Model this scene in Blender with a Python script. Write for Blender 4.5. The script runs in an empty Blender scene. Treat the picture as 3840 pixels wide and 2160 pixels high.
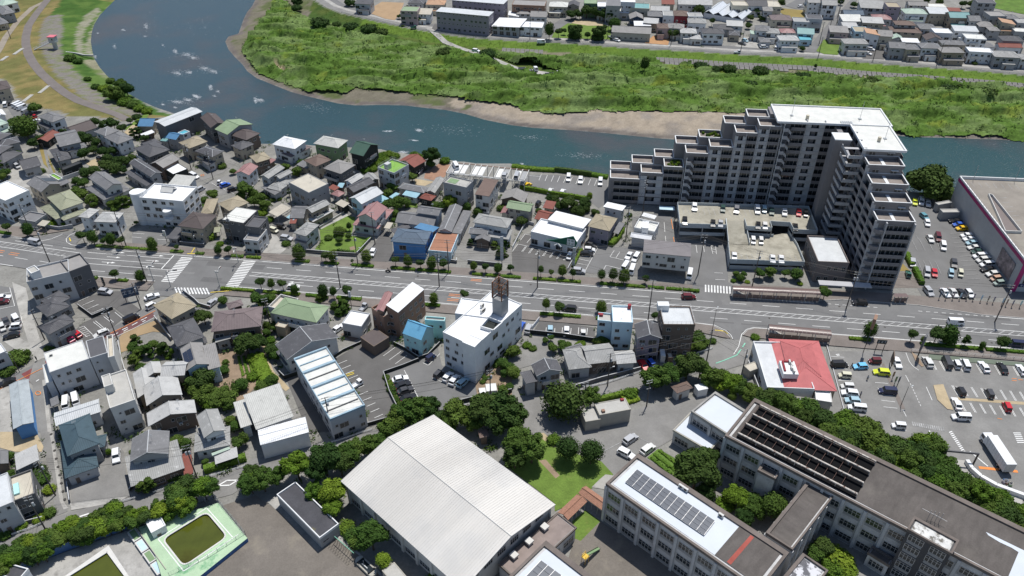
import bpy,math,random
import numpy as np
from mathutils import Vector,Matrix
from mathutils.geometry import tessellate_polygon
random.seed(7);RS=np.random.RandomState(7)
S=bpy.context.scene
COL=S.collection
CAM_H=148.0;PITCH=math.radians(36.65);FPX=2910.0
cd=bpy.data.cameras.new('camera');cd.lens=36*FPX/3840;cd.sensor_width=36;cd.clip_start=1;cd.clip_end=9000
cam=bpy.data.objects.new('camera',cd);COL.objects.link(cam)
cam.location=(0,0,CAM_H);cam.rotation_euler=(math.pi/2-PITCH,0,0);S.camera=cam
SUN=Vector((0.165,0.345,1.0)).normalized()
W=bpy.data.worlds.new('World');S.world=W;W.use_nodes=True
wn=W.node_tree.nodes;wl=W.node_tree.links
sky=wn.new('ShaderNodeTexSky');sky.sky_type = 'NISHITA';sky.sun_disc=False
sky.sun_elevation=math.asin(SUN.z);sky.sun_rotation=math.atan2(SUN.x,SUN.y)
sky.air_density=1.0;sky.dust_density=0.6;sky.ozone_density=1.2
wl.new(sky.outputs[0],wn['Background'].inputs[0]);wn['Background'].inputs[1].default_value=0.1
ld=bpy.data.lights.new('sun', 'SUN');ld.energy=4.4;ld.angle=math.radians(0.53);ld.color=(1.0,0.965,0.91)
so=bpy.data.objects.new('sun',ld);COL.objects.link(so);so.rotation_euler=SUN.to_track_quat('Z', 'Y').to_euler();so.location=(0,0,300)
S.view_settings.view_transform = 'Standard';S.view_settings.look = 'None';S.view_settings.exposure=0.0;S.view_settings.gamma=1.0
S.view_settings.use_curve_mapping=False
S.render.engine = 'CYCLES';S.cycles.use_denoising=True;S.cycles.max_bounces=4;S.cycles.diffuse_bounces=2;S.cycles.glossy_bounces=2
S.cycles.transmission_bounces=2;S.cycles.transparent_max_bounces=4;S.cycles.caustics_reflective=False;S.cycles.caustics_refractive=False
KT=2576/960
CP,SP=math.cos(PITCH),math.sin(PITCH)
def nat(X,Y,z=0.0):
 X -= 1920;Y -= 1080
 dx,dy,dz=X,CP*FPX-SP*Y,-SP*FPX-CP*Y
 t=(CAM_H-z)/-dz
 return Vector((dx*t,dy*t,z))
def at(c,r,x,y,z=0.0): return nat(960*c+x/KT,540*r+y/KT,z)
def tw(x,y,z=0.0): return nat(2240+x/2.0125,380+y/2.0125,z)
def P(c,r,*xy,z=0.0): return [at(c,r,xy[i],xy[i+1],z) for i in range(0,len(xy),2)]
MATS={}
def mat(name,col,rough=0.8,var=0.12,scale=0.35,metal=0.0,stripes=None,objcol=False,rnd=0.0,spec=0.3,detail=6,blotch=None,bump=0.0,fine=0.0,streak=None):
 if name in MATS: return MATS[name]
 m=bpy.data.materials.new(name);m.use_nodes=True;MATS[name]=m
 nt=m.node_tree;N=nt.nodes;L=nt.links;b=N['Principled BSDF']
 b.inputs['Roughness'].default_value=rough;b.inputs['Metallic'].default_value=metal;b.inputs['Specular IOR Level'].default_value=spec
 def mixc(kind,a,c,f):
  x=N.new('ShaderNodeMix');x.data_type = 'RGBA';x.blend_type=kind
  for s,v in ((6,a),(7,c)):
   if hasattr(v, 'links'): L.new(v,x.inputs[s])
   else: x.inputs[s].default_value=(*v,1)
  if hasattr(f, 'links'): L.new(f,x.inputs[0])
  else: x.inputs[0].default_value=f
  return x.outputs[2]
 tc=N.new('ShaderNodeTexCoord')
 if objcol:
  oi=N.new('ShaderNodeObjectInfo');base=oi.outputs['Color']
 else: base=col
 def noise(sc,det=detail,ro=0.6):
  n=N.new('ShaderNodeTexNoise');n.inputs['Scale'].default_value=sc;n.inputs['Detail'].default_value=det;n.inputs['Roughness'].default_value=ro
  L.new(tc.outputs['Object'],n.inputs['Vector']);return n.outputs['Fac']
 def ramp(src,lo,hi,a=0.0,c=1.0):
  r=N.new('ShaderNodeMapRange');r.inputs[1].default_value=lo;r.inputs[2].default_value=hi;r.inputs[3].default_value=a;r.inputs[4].default_value=c
  L.new(src,r.inputs[0]);return r.outputs[0]
 out=base
 if var>0:
  f=ramp(noise(scale),0.3,0.7,1-var,1+var)
  cc=N.new('ShaderNodeCombineColor');[L.new(f,cc.inputs[i]) for i in range(3)]
  out=mixc('MULTIPLY',out,cc.outputs[0],1.0)
 if fine>0:
  f=ramp(noise(3.1,4,0.7),0.3,0.7,1-fine,1+fine)
  cc=N.new('ShaderNodeCombineColor');[L.new(f,cc.inputs[i]) for i in range(3)]
  out=mixc('MULTIPLY',out,cc.outputs[0],1.0)
 if blotch:
  bc,bs,lo,hi=blotch
  out=mixc('MIX',out,bc,ramp(noise(bs,5,0.65),lo,hi))
 if streak:                          # run-off streaks: sx, sy scale the noise, a is its strength
  sx_,sy_,am=streak;mp_=N.new('ShaderNodeMapping');mp_.inputs['Scale'].default_value=(sx_,sy_,.05);L.new(tc.outputs['Object'],mp_.inputs['Vector'])
  n=N.new('ShaderNodeTexNoise');n.inputs['Scale'].default_value=1;n.inputs['Detail'].default_value=4;L.new(mp_.outputs[0],n.inputs['Vector'])
  cc=N.new('ShaderNodeCombineColor');f=ramp(n.outputs['Fac'],.35,.65,1-am,1+am);[L.new(f,cc.inputs[i]) for i in range(3)];out=mixc('MULTIPLY',out,cc.outputs[0],1.0)
 if stripes:
  per,dark,axis=stripes       # corrugation or tile courses: narrow dark joints across the surface
  sp=N.new('ShaderNodeSeparateXYZ');L.new(tc.outputs['Object'],sp.inputs[0])
  src=None
  if axis == 'a':
   sn=N.new('ShaderNodeSeparateXYZ');L.new(tc.outputs['Normal'],sn.inputs[0])
   ax=N.new('ShaderNodeMath');ax.operation = 'ABSOLUTE';L.new(sn.outputs[0],ax.inputs[0])
   ay=N.new('ShaderNodeMath');ay.operation = 'ABSOLUTE';L.new(sn.outputs[1],ay.inputs[0])
   gt=N.new('ShaderNodeMath');gt.operation = 'GREATER_THAN';L.new(ax.outputs[0],gt.inputs[0]);L.new(ay.outputs[0],gt.inputs[1])
   mx=N.new('ShaderNodeMix');L.new(gt.outputs[0],mx.inputs[0]);L.new(sp.outputs[0],mx.inputs[2]);L.new(sp.outputs[1],mx.inputs[3]);src=mx.outputs[0]
  else: src=sp.outputs['xyz'.index(axis)]
  dv=N.new('ShaderNodeMath');dv.operation = 'DIVIDE';L.new(src,dv.inputs[0]);dv.inputs[1].default_value=per
  fr=N.new('ShaderNodeMath');fr.operation = 'FRACT';L.new(dv.outputs[0],fr.inputs[0])
  lt=ramp(fr.outputs[0],0.0,0.45,1.0,0.0)
  dk=tuple(1-dark for _ in range(3))
  out=mixc('MULTIPLY',out,dk,lt)
 if rnd>0:
  oi=N.new('ShaderNodeObjectInfo')
  hs=N.new('ShaderNodeHueSaturation');L.new(out,hs.inputs['Color']) if hasattr(out, 'links') else setattr(hs.inputs['Color'], 'default_value',(*out,1))
  L.new(ramp(oi.outputs['Random'],0,1,1-rnd,1+rnd),hs.inputs['Value'])
  L.new(ramp(oi.outputs['Random'],0,1,0.5+rnd*0.09,0.5-rnd*0.09),hs.inputs['Hue'])
  out=hs.outputs[0]
 if hasattr(out, 'links'): L.new(out,b.inputs['Base Color'])
 else: b.inputs['Base Color'].default_value=(*out,1)
 if bump>0:
  bp=N.new('ShaderNodeBump');bp.inputs['Strength'].default_value=1.0;bp.inputs['Distance'].default_value=bump
  L.new(noise(1.6,5,0.7),bp.inputs['Height']);L.new(bp.outputs[0],b.inputs['Normal'])
 return m
M={}
M['asphalt']=mat('asphalt',(.168,.167,.165),.9,.13,.12,fine=.06)
M['asphalt_dark']=mat('asphalt_dark',(.122,.118,.114),.9,.15,.15,fine=.07)
M['asphalt_old']=mat('asphalt_old',(.215,.21,.2),.9,.2,.12,fine=.1)
M['city']=mat('city_ground',(.24,.235,.215),.95,.3,.07,fine=.16,blotch=((.11,.105,.1),.09,.5,.62))
M['paver']=mat('brick_paver',(.19,.166,.15),.9,.13,.3,fine=.12)
M['concrete']=mat('concrete',(.37,.36,.335),.9,.2,.2,fine=.1,blotch=((.18,.17,.155),.45,.52,.8))
M['concrete_clean']=mat('concrete_clean',(.5,.49,.46),.85,.08,.4)
M['deck_concrete']=mat('stained_deck',(.36,.34,.28),.9,.22,.14,fine=.1,blotch=((.2,.185,.145),.25,.45,.75))
M['kerb']=mat('kerbstone',(.42,.41,.39),.9,.1,.4)
M['paint']=mat('road_paint',(.72,.72,.7),.7,.1,1.2)
M['paint_worn']=mat('worn_paint',(.34,.34,.335),.8,.3,.8,fine=.2)
M['paint_orange']=mat('orange_paint',(.75,.25,.06),.7,.15,1.0)
M['paint_yellow']=mat('yellow_paint',(.65,.5,.06),.7,.15,1.0)
M['paint_red']=mat('red_road',(.2,.06,.06),.85,.2,.5)
M['paint_green']=mat('green_paint',(.22,.55,.4),.8,.15,1.0)
M['gravel']=mat('gravel_yard',(.17,.152,.132),.95,.16,.14,fine=.14,blotch=((.27,.24,.19),.12,.55,.78))
M['soil']=mat('soil',(.27,.2,.14),.95,.22,.3,fine=.14)
M['soil_pale']=mat('pale_soil',(.42,.34,.22),.95,.15,.3,fine=.1)
M['grass']=mat('grass',(.1,.175,.03),.95,.25,.25,fine=.25,blotch=((.16,.17,.05),.2,.55,.8))
M['grass_bright']=mat('bright_grass',(.12,.19,.035),.95,.2,.3,fine=.22,blotch=((.19,.19,.06),.25,.58,.8))
M['grass_dry']=mat('dry_grass',(.26,.2,.07),.95,.16,.08,fine=.1,blotch=((.17,.17,.05),.07,.5,.72))
M['white']=mat('white_paint',(.78,.79,.79),.6,.04,.3)
M['glass']=mat('window_glass',(.025,.032,.038),.12,0,spec=.6)
M['alu']=mat('aluminium',(.5,.5,.5),.45,0,metal=.4)
M['darkmetal']=mat('dark_metal',(.06,.055,.05),.6,.1)
M['steel']=mat('galvanised_steel',(.42,.44,.45),.5,.1,metal=.3)
M['bark']=mat('bark',(.1,.075,.055),.95,.2,3)
M['leaf']=mat('leaf_mid',(.066,.115,.02),.8,.3,1.1,rnd=.22,spec=.15)
M['leaf_dark']=mat('leaf_dark',(.04,.075,.016),.8,.3,1.1,rnd=.2,spec=.15)
M['leaf_bright']=mat('leaf_bright',(.12,.19,.018),.8,.25,1.1,rnd=.18,spec=.15)
M['leaf_hedge']=mat('leaf_hedge',(.085,.15,.02),.85,.3,2.0,rnd=.15,spec=.1)
M['pole']=mat('pole_concrete',(.12,.105,.095),.9,.1,1)
M['rubber']=mat('tyre',(.012,.012,.012),.8,0)
M['rim']=mat('rim',(.4,.4,.41),.4,0,metal=.6)
M['carpaint']=mat('car_paint',(.5,.5,.5),.28,0,objcol=True,spec=.6)
M['lamp']=mat('lamp_lens',(.65,.65,.62),.2,0)
M['tail']=mat('tail_lens',(.35,.02,.02),.3,0)
M['solar']=mat('solar_cell',(.028,.035,.06),.2,.1,.8,spec=.6)
def wallm(k): return WL[k]
WL={k: mat('wall_'+k,c,.85,.07,.5,fine=.04) for k,c in dict(
 white=(.72,.73,.73),cream=(.56,.51,.4),beige=(.42,.37,.29),tan=(.34,.28,.21),grey=(.34,.345,.35),dgrey=(.14,.14,.145),brown=(.16,.122,.098),
 pink=(.46,.36,.36),blue=(.12,.3,.62),lblue=(.5,.66,.74),aqua=(.42,.68,.68),green=(.2,.3,.16),black=(.03,.035,.033),mauve=(.3,.27,.31),red=(.3,.05,.06),
 offw=(.6,.59,.56),lgrey=(.48,.49,.5),navy=(.05,.08,.13),blue2=(.09,.17,.33),terra=(.29,.18,.13),tile=(.2,.17,.16),stain=(.4,.38,.33)).items()}
ROOFC=dict(dg=(.1,.1,.108),mg=(.19,.19,.195),lg=(.33,.33,.32),pg=(.47,.47,.46),br=(.17,.12,.1),db=(.105,.085,.082),wh=(.78,.79,.8),ow=(.64,.64,.6),
 gn=(.25,.33,.2),pgn=(.4,.5,.42),dgn=(.06,.12,.09),rd=(.32,.1,.08),pk=(.34,.185,.18),rs=(.24,.08,.06),bl=(.09,.22,.38),sl=(.06,.1,.125),tn=(.36,.31,.22),ol=(.32,.33,.23),
 or_=(.5,.3,.18),tq=(.17,.34,.34),sk=(.3,.5,.58),si=(.55,.57,.58),be=(.5,.46,.38),cy=(.1,.4,.5),tf=(.2,.38,.07),sb=(.11,.15,.2),oc=(.33,.16,.1),mv=(.2,.185,.19),mb=(.19,.15,.15),rb=(.38,.42,.44),sk2=(.16,.42,.62),tc=(.46,.24,.15),rdm=(.47,.14,.14),st=(.42,.41,.38),wr=(.5,.5,.47),bk=(.04,.042,.045),gy=(.28,.27,.26))
ROOFS={}
ROOFS['mop']=mat('roof_mossy',(.07,.07,.078),.9,.2,.3,fine=.15,blotch=((.16,.15,.06),.16,.56,.66))
def roofm(k,tiled=True):
 key=k + ('t' if tiled else 'p')
 if key not in ROOFS:
  c=ROOFC[k]
  met=k in ('wh', 'ow', 'si', 'gn', 'pgn', 'dgn', 'bl', 'tq', 'sk', 'or_', 'pk', 'cy', 'be')
  bl=(tuple(min(1,x*1.5+.03) for x in c),.8,.58,.72) if k in ('dg', 'mg', 'lg') else ((tuple(x*.6 for x in c),.5,.55,.8) if not met else None)
  ROOFS[key]=mat('roof_'+key,c,.55 if met else .7,.1,.4,stripes=((.45,.35, 'a') if tiled else None),fine=.07,blotch=bl if tiled else None)
 return ROOFS[key]
class MB:
 def __init__(s): s.v=[];s.f=[];s.m=[]
 def quad(s,pts,mi=0):
  n=len(s.v);s.v+=[tuple(p) for p in pts];s.f.append(tuple(range(n,n+len(pts))));s.m.append(mi)
 def box(s,x0,y0,z0,x1,y1,z1,mi=0,top=None,T=None):
  n=len(s.v);p=[(x0,y0,z0),(x1,y0,z0),(x1,y1,z0),(x0,y1,z0),(x0,y0,z1),(x1,y0,z1),(x1,y1,z1),(x0,y1,z1)]
  if T is not None: p=[tuple(T @ Vector(q)) for q in p]
  s.v+=p
  for k,f in enumerate([(0,3,2,1),(4,5,6,7),(0,1,5,4),(1,2,6,5),(2,3,7,6),(3,0,4,7)]):
   s.f.append(tuple(n+i for i in f));s.m.append(top if (top is not None and k==1) else mi)
 def prism(s,base,z0,z1,mi=0,top=None):
  n=len(s.v);k=len(base)
  s.v+=[(p[0],p[1],z0) for p in base] + [(p[0],p[1],z1) for p in base]
  a=sum(base[i-1][0]*base[i][1]-base[i][0]*base[i-1][1] for i in range(k))
  o=list(range(k)) if a>0 else list(range(k))[::-1]
  s.f.append(tuple(n+i for i in o[::-1]));s.m.append(mi);s.f.append(tuple(n+k+i for i in o));s.m.append(mi if top is None else top)
  for i in range(k):
   p,q=o[i],o[(i+1) % k];s.f.append((n+p,n+q,n+k+q,n+k+p));s.m.append(mi)
 def cyl(s,p,q,r0,r1=None,n=8,mi=0,cap=True):
  r1=r0 if r1 is None else r1;p=Vector(p);q=Vector(q);d=(q-p).normalized()
  a=d.orthogonal().normalized();b=d.cross(a);k=len(s.v)
  for c,r in ((p,r0),(q,r1)):
   for i in range(n):
    t=2*math.pi*i/n;s.v.append(tuple(c+a*math.cos(t)*r+b*math.sin(t)*r))
  for i in range(n):
   j=(i+1) % n;s.f.append((k+i,k+j,k+n+j,k+n+i));s.m.append(mi)
  if cap: s.f.append(tuple(k+n+i for i in range(n)));s.m.append(mi);s.f.append(tuple(k+n-1-i for i in range(n)));s.m.append(mi)
 def mesh(s,name,mats):
  me=bpy.data.meshes.new(name);me.from_pydata(s.v,[],s.f)
  for m in mats: me.materials.append(m)
  if len(mats)>1: me.polygons.foreach_set('material_index',s.m)
  return me
def link(name,data,parent=None,loc=None,rz=None,scale=None,color=None,M4=None):
 o=bpy.data.objects.new(name,data);COL.objects.link(o)
 if parent is not None: o.parent=parent
 if M4 is not None: o.matrix_local=M4
 else:
  if loc is not None: o.location=loc
  if rz is not None: o.rotation_euler=(0,0,rz)
  if scale is not None: o.scale=scale
 if color is not None: o.color=(*color,1)
 return o
USED={}
MT=Matrix.Translation;MR=Matrix.Rotation
def VZ(z):return Vector((0,0,z))
def lm(n,mb,m,R):return link(n,mb.mesh(n,m),R)
def tag(o,label=None,cat=None,group=None,kind=None):
 if label:
  if USED.get(label): print('DUPLABEL',label)
  USED[label]=1
  n=len(label.split())
  if n<4 or n>16: print('LABELLEN',n,label)
  o['label']=label
 if cat: o['category']=cat
 if group: o['group']=group
 if kind: o['kind']=kind
 return o
def root(name,loc,rz,label,cat,group=None):
 return tag(link(name,None,loc=loc,rz=rz),label,cat,group)
ORD = 'first second third fourth fifth sixth seventh eighth ninth tenth eleventh twelfth thirteenth fourteenth fifteenth sixteenth seventeenth eighteenth nineteenth twentieth'.split()
def nth(i):
 return ORD[i] if i<20 else f"{i+1}{ {1:'st',2:'nd',3:'rd'}.get((i+1)%10,'th') if (i+1)%100 not in (11,12,13) else 'th'}"
def pmesh(name,pts,m,z=None,holes=()):
 vs=[Vector((p[0],p[1],0)) for p in pts];loops=[vs] + [[Vector((p[0],p[1],0)) for p in h] for h in holes]
 tri=tessellate_polygon(loops);allv=[p for l in loops for p in l]
 src=list(pts) + [p for h in holes for p in h]
 me=bpy.data.meshes.new(name);zz=[(z if z is not None else q[2]) for q in src]
 fs=[]
 for t in tri:
  a,b,c=(allv[i] for i in t)
  fs.append(tuple(t) if (b-a).cross(c-a).z>0 else tuple(t)[::-1])
 me.from_pydata([(p.x,p.y,zz[i]) for i,p in enumerate(allv)],[],fs);me.materials.append(m);return me
LV=[0]
def area(name,pts,m,z=0.0,kind='structure',lv=None,parent=None):
 """a flush sheet of ground surface, a few mm above the one below"""
 LV[0]+=1
 o=link(name,pmesh(name,pts,M[m] if isinstance(m,str) else m,z + 0.02+0.0016*LV[0]),parent)
 if kind: o['kind']=kind
 return o
def strip_poly(a,b,w):
 a=Vector((a[0],a[1],0));b=Vector((b[0],b[1],0));d=(b-a).normalized();n=Vector((-d.y,d.x,0))*w/2
 return [a+n,a-n,b-n,b+n]
def marks(name,lines,w,m='paint',z=0.17,parent=None):
 """painted lines: one sheet object per marking"""
 os=[]
 for l in lines:
  mb=MB()
  for i in range(len(l)-1):
   q=strip_poly(l[i],l[i+1],w);mb.quad([(p.x,p.y,z) for p in q[::-1]])
  me=mb.mesh(name,[M[m]]);flip_up(me);o=link(name,me,parent)
  if parent is None: o['kind'] = 'structure'
  os.append(o)
 return os
def flip_up(me):
 me.update()
 for p in me.polygons:
  if p.normal.z<0: p.flip()
WZ=-3.5
NORTH=P(0,0,2620,-260,2600,-60,2560,0,2530,60,2480,120,2440,200,2410,290,2390,340,2290,365,2258,420,2290,500,2350,570,2430,650,2480,720,z=WZ) + \
  P(1,0,0,790,150,850,350,930,520,975,650,1005,820,1045,1000,1065,1250,1060,1500,1065,1700,1090,1900,1110,2100,1150,2300,1210,z=WZ) + \
  P(2,0,0,1265,200,1290,600,1315,900,1340,1200,1370,1500,1400,1730,1415,2300,1430,z=WZ) + \
  P(3,0,300,1400,1230,1365,1500,1385,1850,1392,2050,1402,2250,1405,2576,1425,z=WZ)
n_=NORTH[-1];NORTH+=[n_+Vector((120,-8,0)),n_+Vector((420,-20,0))]
SOUTH=P(0,0,1330,-260,1220,-80,1160,0,1100,60,1010,150,950,250,925,340,918,420,935,520,960,600,1010,680,1080,760,1150,825,1240,900,1330,960,1440,1020,1560,1075,1740,1135,1950,1215,2250,1330,z=WZ) + \
  P(1,0,0,1470,z=WZ) + P(1,1,300,20,700,42,1100,66,1300,80,1450,108,1700,140,1850,155,2000,190,2300,222,z=WZ) + P(2,1,0,222,100,240,300,268,430,272,970,330,1700,420,z=WZ) + \
  P(3,1,0,340,1000,430,1400,500,1900,520,2576,560,z=WZ)
s_=SOUTH[-1];SOUTH+=[s_+Vector((120,-12,0)),s_+Vector((420,-50,0))]
dN=(NORTH[0]-NORTH[2]).normalized();dS=dN
NORTH=[NORTH[0]+dN*500,NORTH[0]+dN*150] + NORTH
SOUTH=[SOUTH[0]+dS*500,SOUTH[0]+dS*150] + SOUTH
RIV=NORTH + SOUTH[::-1]
LEV=P(1,0,450,-90,580,0,700,80,850,130,1050,180,1300,235,1560,290,1700,312,1900,350,2200,385,2576,412) + P(2,0,600,440,1200,487,1700,510,2200,545,2576,562) + P(3,0,500,587,1000,634,1500,672,2000,707,2576,757)
l_=LEV[-1];l0=LEV[0];LEV=[l0+Vector((-190,330,0)),l0+Vector((-70,100,0))] + LEV + [l_+Vector((120,-14,0)),l_+Vector((420,-60,0))]
def npa(pts): return np.array([[p[0],p[1]] for p in pts])
def pip(X,Y,poly):
 poly=npa(poly) if not isinstance(poly,np.ndarray) else poly
 ins=np.zeros(X.shape,bool);n=len(poly)
 for i in range(n):
  x1,y1=poly[i-1];x2,y2=poly[i]
  if y1==y2: continue
  c=((y1>Y) != (y2>Y)) & (X<(x2-x1)*(Y-y1)/(y2-y1)+x1);ins ^= c
 return ins
def pdist(X,Y,line,closed=False):
 a=npa(line);D=np.full(X.shape,1e9);n=len(a)
 for i in range(0 if closed else 1,n):
  p=a[i-1];q=a[i];d=q-p;L2=d@d
  if L2==0: continue
  t=np.clip(((X-p[0])*d[0]+(Y-p[1])*d[1])/L2,0,1)
  D=np.minimum(D,np.hypot(X-p[0]-t*d[0],Y-p[1]-t*d[1]))
 return D
_h=np.random.RandomState(3).rand(256,256)
def vn(x,y):
 xi=np.floor(x).astype(int);yi=np.floor(y).astype(int);fx=x-xi;fy=y-yi;fx=fx*fx*(3-2*fx);fy=fy*fy*(3-2*fy)
 g=lambda a,b: _h[a % 256,b % 256]
 return (g(xi,yi)*(1-fx)+g(xi+1,yi)*fx)*(1-fy)+(g(xi,yi+1)*(1-fx)+g(xi+1,yi+1)*fx)*fy
def fbm(x,y,o=4):
 s=0;a=.5;t=0
 for k in range(o): s=s+a*vn(x+17*k,y+31*k);t+=a;x=x*2.03;y=y*2.03;a *= .55
 return s/t
NPOLY=NORTH + LEV[::-1]     # flood plain between the far shore and the levee road
def height(X,Y):
 X=np.asarray(X,float);Y=np.asarray(Y,float)
 ins=pip(X,Y,RIV);dr=pdist(X,Y,RIV,True);sd=np.where(ins,-dr,dr)
 npl=pip(X,Y,NPOLY)
 z=np.zeros(X.shape)
 west=np.clip((-130-X)/20,0,1)                     # the gentle revetted bank upstream, steep walls by the houses
 sl=.8*(1-west)+.17*west
 z=np.minimum(0,WZ-.05+sd*sl)
 dl=pdist(X,Y,LEV)
 zf=np.minimum(-2.3+.5*fbm(X/30,Y/30),WZ-.05+sd*.11)
 zn=np.maximum(zf,-dl*.24)
 z=np.where(npl & ~ins,zn,z)
 return np.where(ins,np.maximum(WZ-1.2,WZ-.05+sd*.12),z)
def hz(x,y): return float(height(np.array([x]),np.array([y]))[0])
def axis(lo,hi,st,out):
 a=list(np.arange(lo,hi+.01,st));l=[lo-25,lo-80,lo-200,lo-600,lo-out][::-1];r=[hi+25,hi+80,hi+200,hi+600,hi+out]
 return np.array(l+a+r)
gx=axis(-380,400,1.6,3500);gy=np.array([-900,-300,-50,0,40,70]+list(np.arange(80,196,3.2))+list(np.arange(196,560,1.6))+[580,620,700,900,1500,4500])
GX,GY=np.meshgrid(gx,gy);GZ=height(GX,GY)
jx=(fbm(GX/3,GY/3,3)-.5)*7;jy=(fbm(GX/3+50,GY/3+9,3)-.5)*7
n1=fbm(GX/9,GY/9);n2=fbm(GX/2.2+8,GY/2.2,3);n3=fbm(GX/35+3,GY/35)
def c3(c): return np.array(c)[None,None,:]
colr=np.ones(GX.shape+(3,))*c3((.235,.23,.212))*(.8+.4*n1[...,None])
colr *= (.75+.5*n2[...,None])
insN=pip(GX,GY,NPOLY);dl=pdist(GX,GY,LEV)
def put(mask,c,c2=None,f=None):
 global colr
 cc=np.ones(GX.shape+(3,))*c3(c)
 if c2 is not None: ff=(f if f is not None else np.clip((n1-.42)*6,0,1))[...,None];cc=cc*(1-ff)+c3(c2)*ff
 cc *= (.72+.56*n2[...,None]);colr=np.where(mask[...,None],cc,colr)
sand=(.31,.262,.205);grav=(.21,.19,.172)
dN_=pdist(GX,GY,NORTH)
put(insN,(.05,.09,.02),(.09,.12,.03))
bandf=np.clip((6-dN_+4*(n2-.5))/4,0,1)
put(insN & (dN_<40),sand,grav,np.clip(bandf+np.clip((n1-.5)*5,0,1)*.7,0,1));put(insN & (dN_<40) & (GX<-25+30*(n1-.5)),(.16,.145,.11),(.1,.12,.05))
put(insN & (dN_<2.5+2*n2),(.13,.115,.105),(.17,.15,.13))
put(insN & (dl<8.6+2*(n1-.5)) & (GX>-90),(.115,.185,.03),(.09,.155,.028))
put(insN & (dl>=8.6+2*(n1-.5)) & (dl<18+8*(n1-.5)) & (GX>-20),(.12,.14,.05),(.19,.175,.12))
WEST=P(0,0,-600,-300,1330,-260,1220,-80,1160,0,1100,60,1010,150,950,250,925,340,918,420,935,520,960,600,1010,680,1080,760,1150,825,1240,900,1330,960,1440,1020,1560,1075,1740,1135,1600,1160,1400,1200,1300,1240,1080,1205,930,1195,690,1190,640,1150,420,1110,260,1040,170,1000,130,890,40,820,-100,800,-900,500,z=-1)
wm=pip(GX+jx*.2,GY+jy*.2,WEST)
put(wm,(.21,.17,.07),(.14,.138,.05))
R1=P(0,0,470,180,620,160,640,300,610,420,620,520,740,700,870,830,1010,930,1100,1010,1250,1060,1380,1090,1490,1150,1400,1190,1220,1150,1000,1090,820,990,700,880,570,760,480,620,420,480,405,330,z=-1)
G1=P(0,0,640,0,1160,-10,1010,150,930,330,920,430,950,600,1150,825,1340,930,1560,1075,1740,1135,1480,1150,1100,1010,870,840,740,700,620,540,600,300,520,170,z=-1.6)
put(pip(GX+jx*.5,GY+jy*.5,G1),(.05,.105,.022),(.09,.15,.035))
put(pip(GX+jx*.4,GY+jy*.4,R1),(.2,.185,.17),(.14,.15,.085),np.clip((n2-.5)*6,0,1))
A1=P(0,0,980,60,1010,80,860,270,820,400,840,540,790,540,755,440,770,290,860,150,z=-2)
A2=P(0,0,1110,30,1140,20,1010,150,950,260,920,340,925,500,950,560,870,550,850,470,890,340,960,180,z=-2.5)
A3=P(0,0,830,600,950,590,1100,760,1130,800,1060,790,930,700,z=-2.5)
for A in (A1,A2): put(pip(GX+jx*.25,GY+jy*.25,A),(.27,.26,.2),(.15,.17,.09),np.clip((n2-.45)*4,0,1))
put(pip(GX+jx*.3,GY+jy*.3,A3),(.23,.22,.15),(.12,.17,.05))
nr,nc=GX.shape
vs=np.stack([GX,GY,GZ],-1).reshape(-1,3);idx=np.arange(nr*nc).reshape(nr,nc)
fs=np.stack([idx[:-1,:-1],idx[:-1,1:],idx[1:,1:],idx[1:,:-1]],-1).reshape(-1,4)
def grid_mesh(name,vs,fs):
 me=bpy.data.meshes.new(name);me.vertices.add(len(vs));me.vertices.foreach_set('co',vs.astype(np.float32).ravel())
 k=fs.shape[1];me.loops.add(fs.size);me.loops.foreach_set('vertex_index',fs.astype(np.int32).ravel())
 me.polygons.add(len(fs));me.polygons.foreach_set('loop_start',np.arange(0,fs.size,k,dtype=np.int32));me.update(calc_edges=True);return me
def vcol(me,c):
 a=me.color_attributes.new('tint', 'FLOAT_COLOR', 'POINT');a.data.foreach_set('color',np.concatenate([c.reshape(-1,3),np.ones((c.reshape(-1,3).shape[0],1))],1).astype(np.float32).ravel())
def tintmat(name,rough=.95,fine=.2,bump=.15,spec=.1):
 m=bpy.data.materials.new(name);m.use_nodes=True;N=m.node_tree.nodes;L=m.node_tree.links;b=N['Principled BSDF']
 at_=N.new('ShaderNodeAttribute');at_.attribute_name = 'tint';b.inputs['Roughness'].default_value=rough;b.inputs['Specular IOR Level'].default_value=spec
 tc=N.new('ShaderNodeTexCoord');n=N.new('ShaderNodeTexNoise');n.inputs['Scale'].default_value=1.3;n.inputs['Detail'].default_value=6;n.inputs['Roughness'].default_value=.7
 L.new(tc.outputs['Object'],n.inputs['Vector']);r=N.new('ShaderNodeMapRange');r.inputs[1].default_value=.3;r.inputs[2].default_value=.7;r.inputs[3].default_value=1-fine;r.inputs[4].default_value=1+fine
 L.new(n.outputs[0],r.inputs[0]);cc=N.new('ShaderNodeCombineColor');[L.new(r.outputs[0],cc.inputs[i]) for i in range(3)]
 x=N.new('ShaderNodeMix');x.data_type = 'RGBA';x.blend_type = 'MULTIPLY';x.inputs[0].default_value=1;L.new(at_.outputs[0],x.inputs[6]);L.new(cc.outputs[0],x.inputs[7]);L.new(x.outputs[2],b.inputs['Base Color'])
 if bump: bp=N.new('ShaderNodeBump');bp.inputs['Distance'].default_value=bump;L.new(n.outputs[0],bp.inputs['Height']);L.new(bp.outputs[0],b.inputs['Normal'])
 return m
me=grid_mesh('ground',vs,fs);vcol(me,colr);me.materials.append(tintmat('ground_tint',bump=.05))
g=link('ground',me);g['kind'] = 'structure'
wm_=bpy.data.materials.new('river_water');wm_.use_nodes=True;N=wm_.node_tree.nodes;L=wm_.node_tree.links;b=N['Principled BSDF']
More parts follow.
